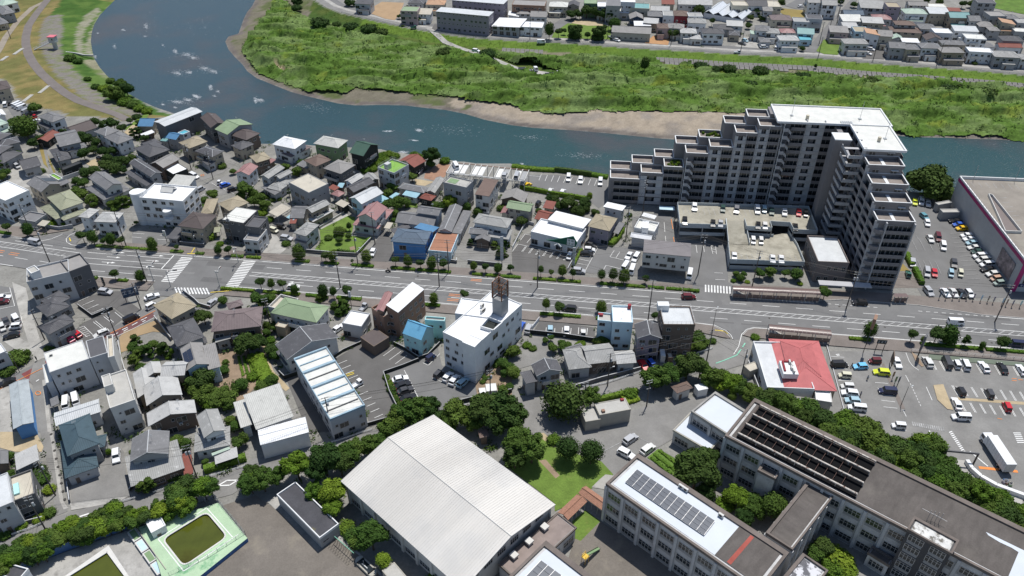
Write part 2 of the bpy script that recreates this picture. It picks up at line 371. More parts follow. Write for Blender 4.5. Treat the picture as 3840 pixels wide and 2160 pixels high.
b.inputs['Roughness'].default_value=.22;b.inputs['Specular IOR Level'].default_value=.5;b.inputs['IOR'].default_value=1.33
tc=N.new('ShaderNodeTexCoord')
def nz(sc,det,ro,vec=None):
 n=N.new('ShaderNodeTexNoise');n.inputs['Scale'].default_value=sc;n.inputs['Detail'].default_value=det;n.inputs['Roughness'].default_value=ro;L.new(vec or tc.outputs['Object'],n.inputs['Vector']);return n.outputs[0]
def rr(s,a,b_,c=0,d=1):
 r=N.new('ShaderNodeMapRange');r.inputs[1].default_value=a;r.inputs[2].default_value=b_;r.inputs[3].default_value=c;r.inputs[4].default_value=d;L.new(s,r.inputs[0]);return r.outputs[0]
def mx(a,c,f):
 x=N.new('ShaderNodeMix');x.data_type = 'RGBA'
 for s,v in ((6,a),(7,c)):
  if hasattr(v, 'links'): L.new(v,x.inputs[s])
  else: x.inputs[s].default_value=(*v,1)
 L.new(f,x.inputs[0]);return x.outputs[2]
sx=N.new('ShaderNodeSeparateXYZ');L.new(tc.outputs['Object'],sx.inputs[0])
c1=mx((.034,.064,.086),(.022,.062,.066),rr(sx.outputs[0],-190,0))          # shallow blue-grey reach, deeper green pool downstream
c1=mx(c1,(.07,.065,.07),rr(nz(.018,4,.6),.5,.68,0,.8))                      # gravel bed showing through
c1=mx(c1,(.12,.13,.14),rr(nz(1.3,5,.75),.60,.82))  # pale specks painted in as sparkle on the water
L.new(c1,b.inputs['Base Color'])
bp=N.new('ShaderNodeBump');bp.inputs['Strength'].default_value=1;bp.inputs['Distance'].default_value=.22
mp=N.new('ShaderNodeMapping');mp.inputs['Scale'].default_value=(.35,1,1);L.new(tc.outputs['Object'],mp.inputs['Vector'])
L.new(nz(1.5,6,.7,mp.outputs[0]),bp.inputs['Height']);L.new(bp.outputs[0],b.inputs['Normal'])
wpts=[Vector((p.x,p.y,WZ)) for p in RIV]
cx=[(-60,60)]
me=bpy.data.meshes.new('river');X0,X1=-700,800
me.from_pydata([(X0,190,WZ),(X1,150,WZ),(X1,1100,WZ),(X0,1100,WZ)],[],[(0,1,2,3)]);me.materials.append(wm_)
rv=link('river_water',me);rv['kind'] = 'structure'
fm=MB()
foam=[(0,0,1460,365,26,10),(0,0,1640,455,14,16),(0,0,1765,520,30,34),(0,0,1880,550,62,26),(0,0,1950,580,60,22),(0,0,2060,690,60,22),(0,0,2150,720,50,24),(0,0,1775,735,60,22),(0,0,1900,725,50,20),(0,0,2120,880,26,40),(0,0,1960,965,30,24),(0,0,2195,920,20,16),
 (0,0,1640,1052,22,10),(0,0,1790,1025,90,22),(0,0,1890,1005,60,20),(0,0,1990,975,40,24),(0,0,2160,965,20,12),(0,0,985,335,14,12),(0,0,1150,465,16,26),(0,0,1470,265,30,40),(0,0,1240,300,30,14),(0,0,960,570,16,22),(0,0,1760,1080,20,14),(0,0,2570,1010,20,40),(1,0,40,1010,60,20),(1,0,1640,1310,50,16),(1,0,1600,1415,50,12),(1,0,1330,1320,70,10),
 (0,0,1820,740,140,60),(0,0,2080,700,160,60),(0,0,1850,1030,240,60),(0,0,1900,560,200,60),(1,1,1480,80,60,12),(2,1,100,200,20,10),(2,0,200,1380,200,30),(1,0,2000,1300,400,80),(0,0,1500,250,300,200),(0,0,2000,250,300,120),(1,0,600,1080,300,60),(2,1,700,120,300,40)]
for c,r,x,y,w,h_ in foam:
 dense=1 if w<100 else .12
 for k in range(int(min(90,w*h_/14*dense)+4)):
  a,q=RS.normal(0,.42,2);p=at(c,r,x+a*w*.9,y+q*h_*.9+a*h_*.3,WZ+.02+.02*RS.rand());s=.07+.2*RS.rand()*(1 if dense==1 else .5);t=RS.rand()*6.3
  fm.quad([p+Vector((math.cos(t+i*2.1)*s*3.2,math.sin(t+i*2.1)*s*.5,0)) for i in range(3)])
me=fm.mesh('river_foam',[mat('foam',(.5,.53,.56),.7,.05)]);flip_up(me)
tag(link('river_foam',me), 'white water breaking over the shallow river riffles', 'foam',kind='stuff')
def scrub_mesh(st,box_):
 x0,x1,y0,y1=box_;X,Y=np.meshgrid(np.arange(x0,x1,st),np.arange(y0,y1,st))
 X=X+RS.uniform(-.3,.3,X.shape)*st;Y=Y+RS.uniform(-.3,.3,X.shape)*st
 return X,Y
SC=P(1,0,20,735,200,815,400,880,520,930,720,935,900,962,1000,910,1300,935,1600,950,2000,1000,2100,1030,2576,1075,z=-2.5) + P(2,0,100,1120,300,1150,420,1165,760,1155,800,1130,1300,1145,1850,1142,2200,1152,2360,1165,z=-2.5) + P(3,0,300,1280,1230,1330,1500,1372,1850,1350,2250,1370,2576,1412,z=-2.5)
e_=SC[-1];SC=P(0,0,2610,-90,2555,20,2480,110,2430,240,2420,330,2400,400,2430,520,2510,640,z=-2.5) + SC + [e_+Vector((200,-12,0))]
SCP=SC + [Vector((520,330,0))] + LEV[::-1][1:]
X,Y=scrub_mesh(.85,(-150,330,255,545))
pz=height(X,Y);dl_=pdist(X,Y,LEV);jj=(fbm(X/4,Y/4,3)-.5)*5
mask=pip(X,Y+jj,SCP) & (dl_>15+jj*1.5+4*(X>78))
TRK=P(1,0,1730,320,1900,430,2100,500,2300,560,2576,670,z=-2) + P(2,0,40,690,250,740,400,765,z=-2.3)
dt=pdist(X,Y,TRK);mask &= (dt>2.6) & (np.hypot(X-at(2,0,330,760,-2).x,Y-at(2,0,360,758,-2).y)>8.5) & (np.hypot(X-at(2,0,150,706,-2).x,Y-at(2,0,150,706,-2).y)>8)
SP1=P(1,0,190,650,280,740,420,765,440,750,300,700,230,655,z=-2)
edge=np.clip(np.minimum(dt-2.6,dl_-14.5)/3,.15,1)*np.clip(pdist(X,Y,SC)/6,.3,1);bare=pip(X+jj*.5,Y,SP1);edge=np.where(bare,.08,edge)
big=fbm(X/11,Y/6);mid=fbm(X/3.2,Y/2.6,3);hi=RS.rand(*X.shape)
rid=np.abs(fbm(X/26+4,Y/9+2)-.5)*2      # wind-combed ridges with dark hollows between
ht=(.5+1.9*np.clip((big-.3)*2,0,1)+.9*mid+.55*hi)*edge
ht=np.where(rid<.07,ht*.35,ht)+2.4*np.clip((fbm(X/70+2,Y/8+6,3)-.5)*9,0,1)*edge
base=np.stack([X,Y,pz+ht],-1)
n4=fbm(X/16+7,Y/7+3);n5=fbm(X/5,Y/3+30,3)
cA=np.array((.07,.135,.028));cB=np.array((.12,.185,.07));cC=np.array((.13,.185,.035));
f1=np.clip((n4-.46)*7,0,1)[...,None];f2=np.clip((fbm(X/12+77,Y/5+5)-.66)*7,0,1)[...,None]
sc=(cA*(1-f1)+cB*f1)*(1-f2)+cC*f2
sc=np.where(bare[...,None],np.array((.42,.35,.24)),sc*np.array((1.28,1.2,1.05)))*(.56+.62*n5[...,None])*(.8+.4*hi[...,None])
nr,nc=X.shape;idx=np.arange(nr*nc).reshape(nr,nc);keep=mask[:-1,:-1] & mask[1:,:-1] & mask[:-1,1:] & mask[1:,1:]
fs=np.stack([idx[:-1,:-1],idx[:-1,1:],idx[1:,1:],idx[1:,:-1]],-1)[keep]
us,inv=np.unique(fs,return_inverse=True);vs=base.reshape(-1,3)[us];fs=inv.reshape(-1,4)
me=grid_mesh('scrub',vs,fs);vcol(me,sc.reshape(-1,3)[us]);sm=tintmat('scrub_tint',bump=.35,fine=.25);me.materials.append(sm)
sb_=link('riverside_scrub',me);tag(sb_, 'dense green reeds and vines covering the flood plain across the river', 'undergrowth',kind='stuff')
def tufts(name,label,pts,cols,smin,smax,n=9):
 V=[];F=[];C=[]
 for (x,y,z),c in zip(pts,cols):
  s=smin+(smax-smin)*RS.rand()
  for k in range(n):
   d=RS.normal(size=3);d[2]=abs(d[2])*.9;d /= np.linalg.norm(d);ctr=np.array((x,y,z))+d*s*(.55+.5*RS.rand());e1=RS.normal(size=3);e1 /= np.linalg.norm(e1);e2=np.cross(e1,d);q=s*.42
   i0=len(V);V+=[ctr-e1*q,ctr+e2*q,ctr+e1*q+d*q*.4];F.append((i0,i0+1,i0+2));cc=np.array(c)*(.6+.8*RS.rand());C+=[cc]*3
 me=grid_mesh(name,np.array(V),np.array(F));vcol(me,np.array(C));me.materials.append(sm);return tag(link(name,me),label, 'undergrowth',kind='stuff')
pts=[];cols=[]
ii=np.argwhere(mask);sel=ii[RS.choice(len(ii),3600,replace=False)]
for a,c in sel:
 pts.append(base[a,c]-np.array((0,0,.3)));cols.append(sc[a,c]*1.15)
tufts('reed_tufts', 'loose tufts of tall reeds standing out of the flood plain scrub',pts,cols,.6,1.5)
pts=[];cols=[]
for k in range(1500):
 t=RS.rand()*(len(LEV)-5)+2;i=int(t);p=LEV[i].lerp(LEV[i+1],t-i);d=RS.rand()*8+1;x,y=p.x-d*.1,p.y-d;pts.append((x,y,hz(x,y) if k % 5==0 else -d*.24));cols.append((.12,.195,.035))
tufts('levee_grass', 'bright green uncut grass on the slope below the levee road',pts,cols,.3,.7,5)
_WM={}
def win_mesh(w,h,kind='w'):
 key=(w,h,kind)
 if key in _WM: return _WM[key]
 mb=MB();f=.07;d=.07       # local: x across, y outward is -y, z up, origin at the centre
 if kind == 'd':
  mb.box(-w/2,-d,-h/2,w/2,.02,h/2,0);mb.box(-w/2+f,-d-.02,-h/2,w/2-f,-d+.01,h/2-f,1)
 else:
  mb.box(-w/2+f,-.045,-h/2+f,w/2-f,.02,h/2-f,1)
  for a in ((-w/2,-h/2,w/2,-h/2+f),(-w/2,h/2-f,w/2,h/2),(-w/2,-h/2+f,-w/2+f,h/2-f),(w/2-f,-h/2+f,w/2,h/2-f)):
   mb.box(a[0],-d,a[1],a[2],.02,a[3],0)
  if w>1.1: mb.box(-.03,-d-.005,-h/2+f,.03,.0,h/2-f,0)
  if h<1.6: mb.box(-w/2-.05,-d-.05,-h/2-.06,w/2+.05,.01,-h/2-.003,0)
 me=mb.mesh('window' if kind != 'd' else 'door',[M['alu'],M['glass'] if kind != 'd' else WL['brown']]);_WM[key]=me;return me
WINK=[(1.7,1.15),(1.25,1.1),(.8,.95),(.6,.6),(2.4,1.2)]
def rect_from(pts):
 """three roof corners -> centre, angle, length, depth of the rectangle"""
 a,b,c=[Vector((p.x,p.y)) for p in pts]
 e1=a-b;e2=c-b
 if e1.length>=e2.length: u=e1.normalized();L=e1.length;v=Vector((-u.y,u.x));D=e2.dot(v)
 else:
  v0=e2.normalized();u=v0;L=e2.length;v=Vector((-u.y,u.x));D=e1.dot(v)
 ctr=b+u*L/2+v*D/2;
 if D<0: v=-v;D=-D
 if u.x<0: u=-u
 return ctr,math.atan2(u.y,u.x),L,D
def hip_mesh(L,D,rise,ov,z,th=.16):
 mb=MB();x,y=L/2,D/2;r=max(0.0,x-y) if L>=D else 0;ry=max(0.0,y-x) if D>L else 0
 c=[(-x,-y,z),(x,-y,z),(x,y,z),(-x,y,z)]
 if L>=D: r0,r1=(-r,0,z+rise),(r,0,z+rise)
 else: r0,r1=(0,-ry,z+rise),(0,ry,z+rise)
 if L>=D:
  F=[(c[0],c[1],r1,r0),(c[1],c[2],r1),(c[2],c[3],r0,r1),(c[3],c[0],r0)]
 else: F=[(c[0],c[1],r0),(c[1],c[2],r1,r0),(c[2],c[3],r1),(c[3],c[0],r0,r1)]
 for f in F: mb.quad(f,0)
 for i in range(4):
  p,q=c[i],c[(i+1) % 4];mb.quad([(p[0],p[1],z-th),(q[0],q[1],z-th),q,p],1)
 mb.quad([(p[0],p[1],z-th) for p in c[::-1]],1)
 R=.09
 for a,b in [(c[0],r0),(c[3],r0),(c[1],r1),(c[2],r1)] if L>=D else [(c[0],r0),(c[1],r0),(c[2],r1),(c[3],r1)]:
  mb.cyl(a,b,R,n=5,mi=2,cap=False)
 if (Vector(r0)-Vector(r1)).length>.1: mb.cyl(r0,r1,R*1.3,n=6,mi=2)
 return mb
def gable_mesh(L,D,rise,z,th=.16,along='x',off=0.0):
 """ridge along x (long side) or y; off shifts the ridge"""
 mb=MB()
 def V(a,b,h): return (a,b,h) if along == 'x' else (-b,a,h)
 A,B=(L/2,D/2) if along == 'x' else (D/2,L/2)
 o=off*B
 for s in (-1,1):
  e=s*B
  t=[V(-A,e,z),V(A,e,z),V(A,o,z+rise),V(-A,o,z+rise)]
  if s>0: t=t[::-1]
  mb.quad(t,0)
  lo=[(p[0],p[1],p[2]-th) for p in t];mb.quad(lo[::-1],1)
  for i in range(4):
   p,q,p2,q2=t[i],t[(i+1) % 4],lo[i],lo[(i+1) % 4];mb.quad([p2,q2,q,p],1)
 mb.cyl(V(-A-.03,o,z+rise+.03),V(A+.03,o,z+rise+.03),.13,n=6,mi=2)
 for s in (-1,1):
  for a in (-A,A): mb.cyl(V(a,s*B,z+.01),V(a,o,z+rise+.02),.07,n=5,mi=2,cap=False)
 return mb
def shed_mesh(L,D,rise,z,th=.16,d='+y'):
 mb=MB();x,y=L/2,D/2
 hh={'+y': (0,0,rise,rise), '-y': (rise,rise,0,0), '+x': (0,rise,rise,0), '-x': (rise,0,0,rise)}[d]
 c=[(-x,-y),(x,-y),(x,y),(-x,y)];t=[(c[i][0],c[i][1],z+hh[i]) for i in range(4)];lo=[(p[0],p[1],p[2]-th) for p in t]
 mb.quad(t,0);mb.quad(lo[::-1],1)
 for i in range(4): mb.quad([lo[i],lo[(i+1) % 4],t[(i+1) % 4],t[i]],1)
 return mb
def wall_mesh(L,D,z,roof,rise,ov,z0=0.0):
 mb=MB();x,y=L/2-ov,D/2-ov
 if roof[0] == 'f':
  mb.box(-x,-y,z0,x,y,z-.02);return mb
 if roof[0] in 'h': mb.box(-x,-y,z0,x,y,z-.15);return mb
 if roof[0] == 'g':
  al = 'y' if 'y' in roof[1:] else 'x';off=.45 if '>' in roof else (-.45 if '<' in roof else 0)
  B=D/2 if al == 'x' else L/2;b=y if al == 'x' else x;o=off*B
  def hgt(t): s=1 if t>o else -1;return z+rise*(1-abs(t-o)/abs(s*B-o))-.17
  prof=[(-b,z0),(b,z0),(b,hgt(b)),(o,z+rise-.17),(-b,hgt(-b))];a=x if al == 'x' else y
  def V(t,w,h): return (w,t,h) if al == 'x' else (-t,w,h)
  P0=[V(t,-a,h) for t,h in prof];P1=[V(t,a,h) for t,h in prof]
  mb.quad(P0[::-1] if al == 'x' else P0[::-1]);mb.quad(P1)
  for i in range(5): j=(i+1) % 5;mb.quad([P0[i],P0[j],P1[j],P1[i]])
  return mb
 if roof[0] == 's':
  d=roof[1:3];hh={'+y': lambda a,b: (b+D/2)/D, '-y': lambda a,b: (D/2-b)/D, '+x': lambda a,b: (a+L/2)/L, '-x': lambda a,b: (L/2-a)/L}[d]
  c=[(-x,-y),(x,-y),(x,y),(-x,y)];t=[(p[0],p[1],z+rise*hh(*p)-.17) for p in c]
  mb.quad([(p[0],p[1],z0) for p in c[::-1]]);mb.quad(t)
  for i in range(4): j=(i+1) % 4;mb.quad([(*c[i],z0),(*c[j],z0),t[j],t[i]])
  return mb
def fix(me):
 import bmesh
 bm=bmesh.new();bm.from_mesh(me);bmesh.ops.recalc_face_normals(bm,faces=bm.faces);bm.to_mesh(me);bm.free();return me
def opening_row(R,T,side,length,off,z0,z,cam_xy,rng,dens=1.0,base=0.0,kinds=None,fh=2.8):
 """windows on one wall; T places the block in its house, side = (nx, ny)"""
 nx,ny=side;n=0
 c=T @ Vector((nx*off,ny*off,0));nw=(T.to_3x3() @ Vector((nx,ny,0)))
 wc=R.matrix_basis @ c;nw=R.matrix_basis.to_3x3() @ nw
 if (Vector((-wc.x,-wc.y,0))).dot(nw)<=0: return
 tx,ty=-ny,nx
 fl=z0
 k=0
 while fl+2.3<=z+.25:
  t=-length/2+1.1+rng.random()*.6
  while t<length/2-.9:
   w,h=kinds[k % len(kinds)] if kinds else rng.choice(WINK[:4] if k else WINK);
   if t+w/2>length/2-.35: break
   if rng.random()<dens:
    zc=fl+1.5+(.0 if h>1 else .25)
    if k==0 and base==0 and n==0 and rng.random()<.35 and not kinds:
     me=win_mesh(1.0,2.0, 'd');zc=fl+1.02;nm = 'door';w=1.0
    elif not kinds and rng.random()<.22 and length>5: w,h=2.4,1.8;zc=fl+1.15;me=win_mesh(w,h);nm = 'window'
    else: me=win_mesh(w,h);nm = 'window'
    p=Vector((nx*off+tx*t,ny*off+ty*t,zc));rot=MR(math.atan2(ny,nx)+math.pi/2,4, 'Z')
    link(nm,me,R,M4=T @ MT(p) @ rot);n+=1
   t+=w+.9+rng.random()*1.3*(1/dens)
  fl+=fh;k+=1
RISE=dict(h=.40,g=.42,s=.14)
BRNG=random.Random(11)
def block(R,base_inv,pts,z,roof,rc,wc,z0=0.0,tiled=None,rise=None,wins=1.0,ov=None,kinds=None,fh=2.8,par=.45,parc=None):
 ctr,ang,L,D=rect_from(pts)
 if L<.5 or D<.5: print('BADBLOCK',pts);return
 T=base_inv @ MT((ctr.x,ctr.y,0)) @ MR(ang,4, 'Z')
 pa,pb,pc=pts;ab=Vector((pb.x-pa.x,pb.y-pa.y));bc=Vector((pc.x-pb.x,pc.y-pb.y))
 if roof in ('gA', 'gB'): roof = 'g' if (ab.length>=bc.length)==(roof == 'gA') else 'gy'
 if roof[0] == 's' and roof[1:] in ('0', '1', '2', '3'):     # s0 low along a-b, s1 high along a-b, s2 low along b-c, s3 high along b-c
  k=int(roof[1]);e=((pa+pb) if k<2 else (pb+pc))/2;rot=MR(-ang,2);l=rot @ Vector((e.x-ctr.x,e.y-ctr.y))
  nx,ny=(1 if l.x>0 else -1,0) if abs(l.x)/L>abs(l.y)/D else (0,1 if l.y>0 else -1)
  if k % 2==0: nx,ny=-nx,-ny
  roof = 's' + ('+x' if nx>0 else '-x' if nx<0 else '+y' if ny>0 else '-y')
 t=roof[0];ov=(0 if t == 'f' else .55 if tiled or tiled is None else .35) if ov is None else ov
 ov=min(ov,D*.2)
 met=rc in ('wh', 'ow', 'si', 'wr', 'rdm', 'sk2', 'pgn', 'bl', 'sk', 'or_', 'be', 'cy', 'pk', 'tq')
 if tiled is None: tiled=t != 'f'
 rm=roofm(rc,tiled);cap=WL['lgrey'] if rc in ('dg', 'mg') and tiled and BRNG.random()<.35 else roofm(rc,False);fas=WL['grey'] if met else WL['dgrey']
 al = 'y' if 'y' in roof[1:] and t == 'g' else 'x'
 if rise is None:
  span=(D if al == 'x' else L) if t != 's' else D
  rise=RISE.get(t,0)*min(span,9)*.5 if t in 'hg' else RISE.get(t,0)*span
  if t == 'h': rise=RISE['h']*min(L,D)*.5
 if t == 'h': mb=hip_mesh(L,D,rise,ov,z)
 elif t == 'g': mb=gable_mesh(L,D,rise,z,along=al,off=.45 if '>' in roof else (-.45 if '<' in roof else 0))
 elif t == 's': mb=shed_mesh(L,D,rise,z,d=roof[1:3])
 if t == 'f':
  mb=MB();x,y=L/2+.05,D/2+.05;w=.22
  mb.box(-x+w,-y+w,z-.15,x-w,y-w,z,0)
  if par>0:
   for a in ((-x,-y,x,-y+w),(-x,y-w,x,y),(-x,-y+w,-x+w,y-w),(x-w,-y+w,x,y-w)): mb.box(a[0],a[1],z-.35,a[2],a[3],z+par,1)
  else: mb.box(-x,-y,z-.1,x,y,z+.12,1,top=0)
  me=mb.mesh('roof',[rm,WL[parc or wc]])
 else: me=fix(mb.mesh('roof',[rm,fas,cap]))
 link('roof',me,R,M4=T)
 if wc != 'none':
  link('wall',fix(wall_mesh(L,D,z,roof,rise,ov,z0).mesh('wall',[WL[wc]])),R,M4=T)
  if wins>0:
   x,y=L/2-ov,D/2-ov
   for s,ln,of in (((0,-1),2*x,y),((0,1),2*x,y),((1,0),2*y,x),((-1,0),2*y,x)):
    opening_row(R,T,s,ln,of,z0,z,None,BRNG,wins,z0,kinds,fh)
 else:
  mbp=MB()
  for sx in (-1,1):
   for sy in (-1,1): link('post',_post(z),R,M4=T @ MT((sx*(L/2-.25),sy*(D/2-.25),0)))
 return T,L,D,rise
_PM={}
def _post(h):
 h=round(h,1)
 if h not in _PM: mb=MB();mb.box(-.05,-.05,0,.05,.05,h-.1);_PM[h]=mb.mesh('post',[M['steel']])
 return _PM[h]
FOOT=[]
def B(label,*blocks,cat='house',name=None,group=None,extras=()):
 """a building: blocks = (c, r, [x0,y0, x1,y1, x2,y2], eave height, roof, roof colour, wall colour, {options})"""
 bl=[]
 for b in blocks:
  c,r,q,z,roof,rc,wc=b[:7];o=b[7] if len(b)>7 else {}
  bl.append((P(c,r,*q,z=z),z,roof,rc,wc,o))
 ctr,ang,L,D=rect_from(bl[0][0])
 nm=name or {'house': 'house', 'apartments': 'apartment_block', 'shop': 'shop', 'shed': 'shed', 'carport': 'carport', 'office': 'office_building', 'warehouse': 'warehouse', 'garage': 'garage'}.get(cat,cat.replace(' ', '_'))
 R=root(nm,(ctr.x,ctr.y,0),ang,label,cat,group);inv=R.matrix_basis.inverted()
 R['L']=L
 FOOT.extend(b[0] for b in bl)
 res=[block(R,inv,p,z+.013*i,roof,rc,wc,**o) for i,(p,z,roof,rc,wc,o) in enumerate(bl)]
 for e in extras: extra(R,res,e)
 if cat == 'house' and res[0] and bl[0][1]>5: clutter(R,res[0],bl[0][1],bl[0][2][0],bl[0][4])
 return R
def clutter(R,b0,z,rt,wc):
 T,L,D,rise=b0;g=BRNG;W=R.matrix_basis @ T
 s=-1 if (W.to_3x3() @ Vector((0,-1,0))).dot(-W.translation)>0 else 1
 if g.random()<.55 and L>6:
  a=g.uniform(-.45,0)*L;b=a+g.uniform(.3,.45)*L;y0=s*(D/2-.55);mb=MB();q=sorted((y0,y0+s*1.3));o=y0+s*1.3;mb.box(a,q[0],z-3.1,b,q[1],z-2.95);r=sorted((o,o-s*.1));mb.box(a,r[0],z-2.95,b,r[1],z-1.9)
  link('balcony',mb.mesh('balcony',[WL[g.choice((wc, 'lgrey', 'offw', 'grey'))]]),R,M4=T)
  if g.random()<.6:
   mb=MB()
   for k in range(5): x=a+.4+(b-a-.8)*k/5;mb.box(x,o-s*.35-.02,z-2.6,x+.4,o-s*.35+.02,z-1.75)
   l=link('laundry',mb.mesh('laundry',[WL[g.choice(('white', 'lblue', 'pink'))]]),R,M4=T);l['kind'] = 'stuff'
 if g.random()<.5: aerial(R,T,g.uniform(-.2,.2)*L,0,z+(rise*.8 if rt != 'f' else 0))
 for k in range(g.randrange(3)): acunit(R,T @ MT((g.uniform(-.4,.4)*L,s*(D/2-.3),0)),0,0,.1 if g.random()<.6 else z-2.9)
def box_part(name,R,M4,dims,m,mi2=None):
 x,y,z=dims;mb=MB();mb.box(-x/2,-y/2,0,x/2,y/2,z);return link(name,mb.mesh(name,[m]),R,M4=M4)
def solar(R,T,L,D,z,rise,cols,rows,side=-1,cx=0.0):
 """solar panels lying on a gable slope"""
 sl=math.atan2(rise,D/2);pm=_panel()
 for i in range(cols):
  for j in range(rows):
   x=cx+(i-(cols-1)/2)*1.02;d=D/4+(j-(rows-1)/2)*1.32*math.cos(sl);y=side*(D/2-d) if False else side*d
   zz=z+rise*(1-abs(y)/(D/2))+.1
   link('solar_panel',pm,R,M4=T @ MT((x,y,zz)) @ MR(-side*sl,4, 'X'))
def _panel():
 if 'panel' not in _PM: mb=MB();mb.box(-.48,-.63,0,.48,.63,.05,1,top=0);_PM['panel']=mb.mesh('solar_panel',[M['solar'],M['alu']])
 return _PM['panel']
def acunit(R,T,x,y,z,k=1.0):
 if 'ac' not in _PM:
  mb=MB();mb.box(-.42,-.17,.08,.42,.17,.68);mb.cyl((0,-.175,.4),(0,-.2,.4),.24,n=10,mi=1);_PM['ac']=mb.mesh('air_conditioner',[WL['offw'],M['darkmetal']])
 link('air_conditioner',_PM['ac'],R,M4=T @ MT((x,y,z)) @ Matrix.Diagonal((k,k,k,1)))
def aerial(R,T,x,y,z):
 if 'aerial' not in _PM:
  mb=MB();mb.cyl((0,0,0),(0,0,2.2),.03,n=5)
  for i in range(5): mb.box(-.5+.05*i,-.4+.2*i,2.0,.5-.05*i,-.37+.2*i,2.04)
  mb.box(-.02,-.5,1.97,.02,.5,2.01);_PM['aerial']=mb.mesh('aerial',[M['steel']])
 link('aerial',_PM['aerial'],R,M4=T @ MT((x,y,z)))
def rail(R,T,x0,y0,x1,y1,z,h=1.0,mt='alu',name='railing'):
 mb=MB();a=Vector((x0,y0,z));b=Vector((x1,y1,z));n=max(2,int((b-a).length/1.2)+1)
 for k in (h,h*.5): mb.cyl(a+VZ(k),b+VZ(k),.03,n=4)
 for i in range(n): p=a.lerp(b,i/(n-1));mb.cyl(p,p+VZ(h),.025,n=4)
 link(name,mb.mesh(name,[M[mt]]),R,M4=T)
def extra(R,res,e):
 k=e[0];T,L,D,rise=res[e[1]]
 if k == 'solar': solar(R,T,L,D,e[2],rise,*e[3:])
 elif k == 'rails':
  z=e[2];x,y=L/2-.12,D/2-.12
  for q in ((-x,-y,x,-y),(x,-y,x,y),(-x,y,x,y),(-x,-y,-x,y)): rail(R,T,*q,z,1.0)
 elif k == 'box':    # x, y, z, dx, dy, dz, colour, part name
  box_part(e[9],R,T @ MT((e[2]*L/2,e[3]*D/2,e[4])),e[5:8],WL[e[8]])
 elif k == 'ac':
  for x,y in e[3]: acunit(R,T,x*L/2,y*D/2,e[2])
 elif k == 'aerial': aerial(R,T,e[2]*L/2,e[3]*D/2,e[4])
 elif k == 'balcony':  # side -y, z, x0..x1 fraction, depth
  _,_,z,f0,f1,dep,wc=e;x0,x1=f0*L/2,f1*L/2;y=-D/2+.5
  mb=MB();mb.box(x0,y-dep,z-.12,x1,y,z);mb.box(x0,y-dep,z,x1,y-dep+.1,z+1.0);mb.box(x0,y-dep+.1,z,x0+.1,y,z+1.0);mb.box(x1-.1,y-dep+.1,z,x1,y,z+1.0)
  link('balcony',mb.mesh('balcony',[WL[wc]]),R,M4=T)
VT={  # length, width, height, bonnet end, windscreen top, rear glass top, tail, belt height, wheel radius
 'sedan': (4.6,1.74,1.42,1.15,.35,-1.25,-1.95,.88,.32), 'hatch': (4.1,1.69,1.5,1.15,.5,-1.45,-1.95,.9,.31),
 'suv': (4.5,1.82,1.68,1.25,.6,-1.75,-2.15,1.02,.36), 'van': (4.7,1.72,1.86,1.55,.95,-2.1,-2.3,1.02,.33),
 'kei': (3.4,1.48,1.72,1.1,.75,-1.5,-1.66,.92,.28), 'keitruck': (3.4,1.48,1.75,1.62,1.3,.35,.28,.95,.28), 'hiace': (4.8,1.72,2.0,2.15,1.75,-2.2,-2.36,1.15,.33)}
_VM={}
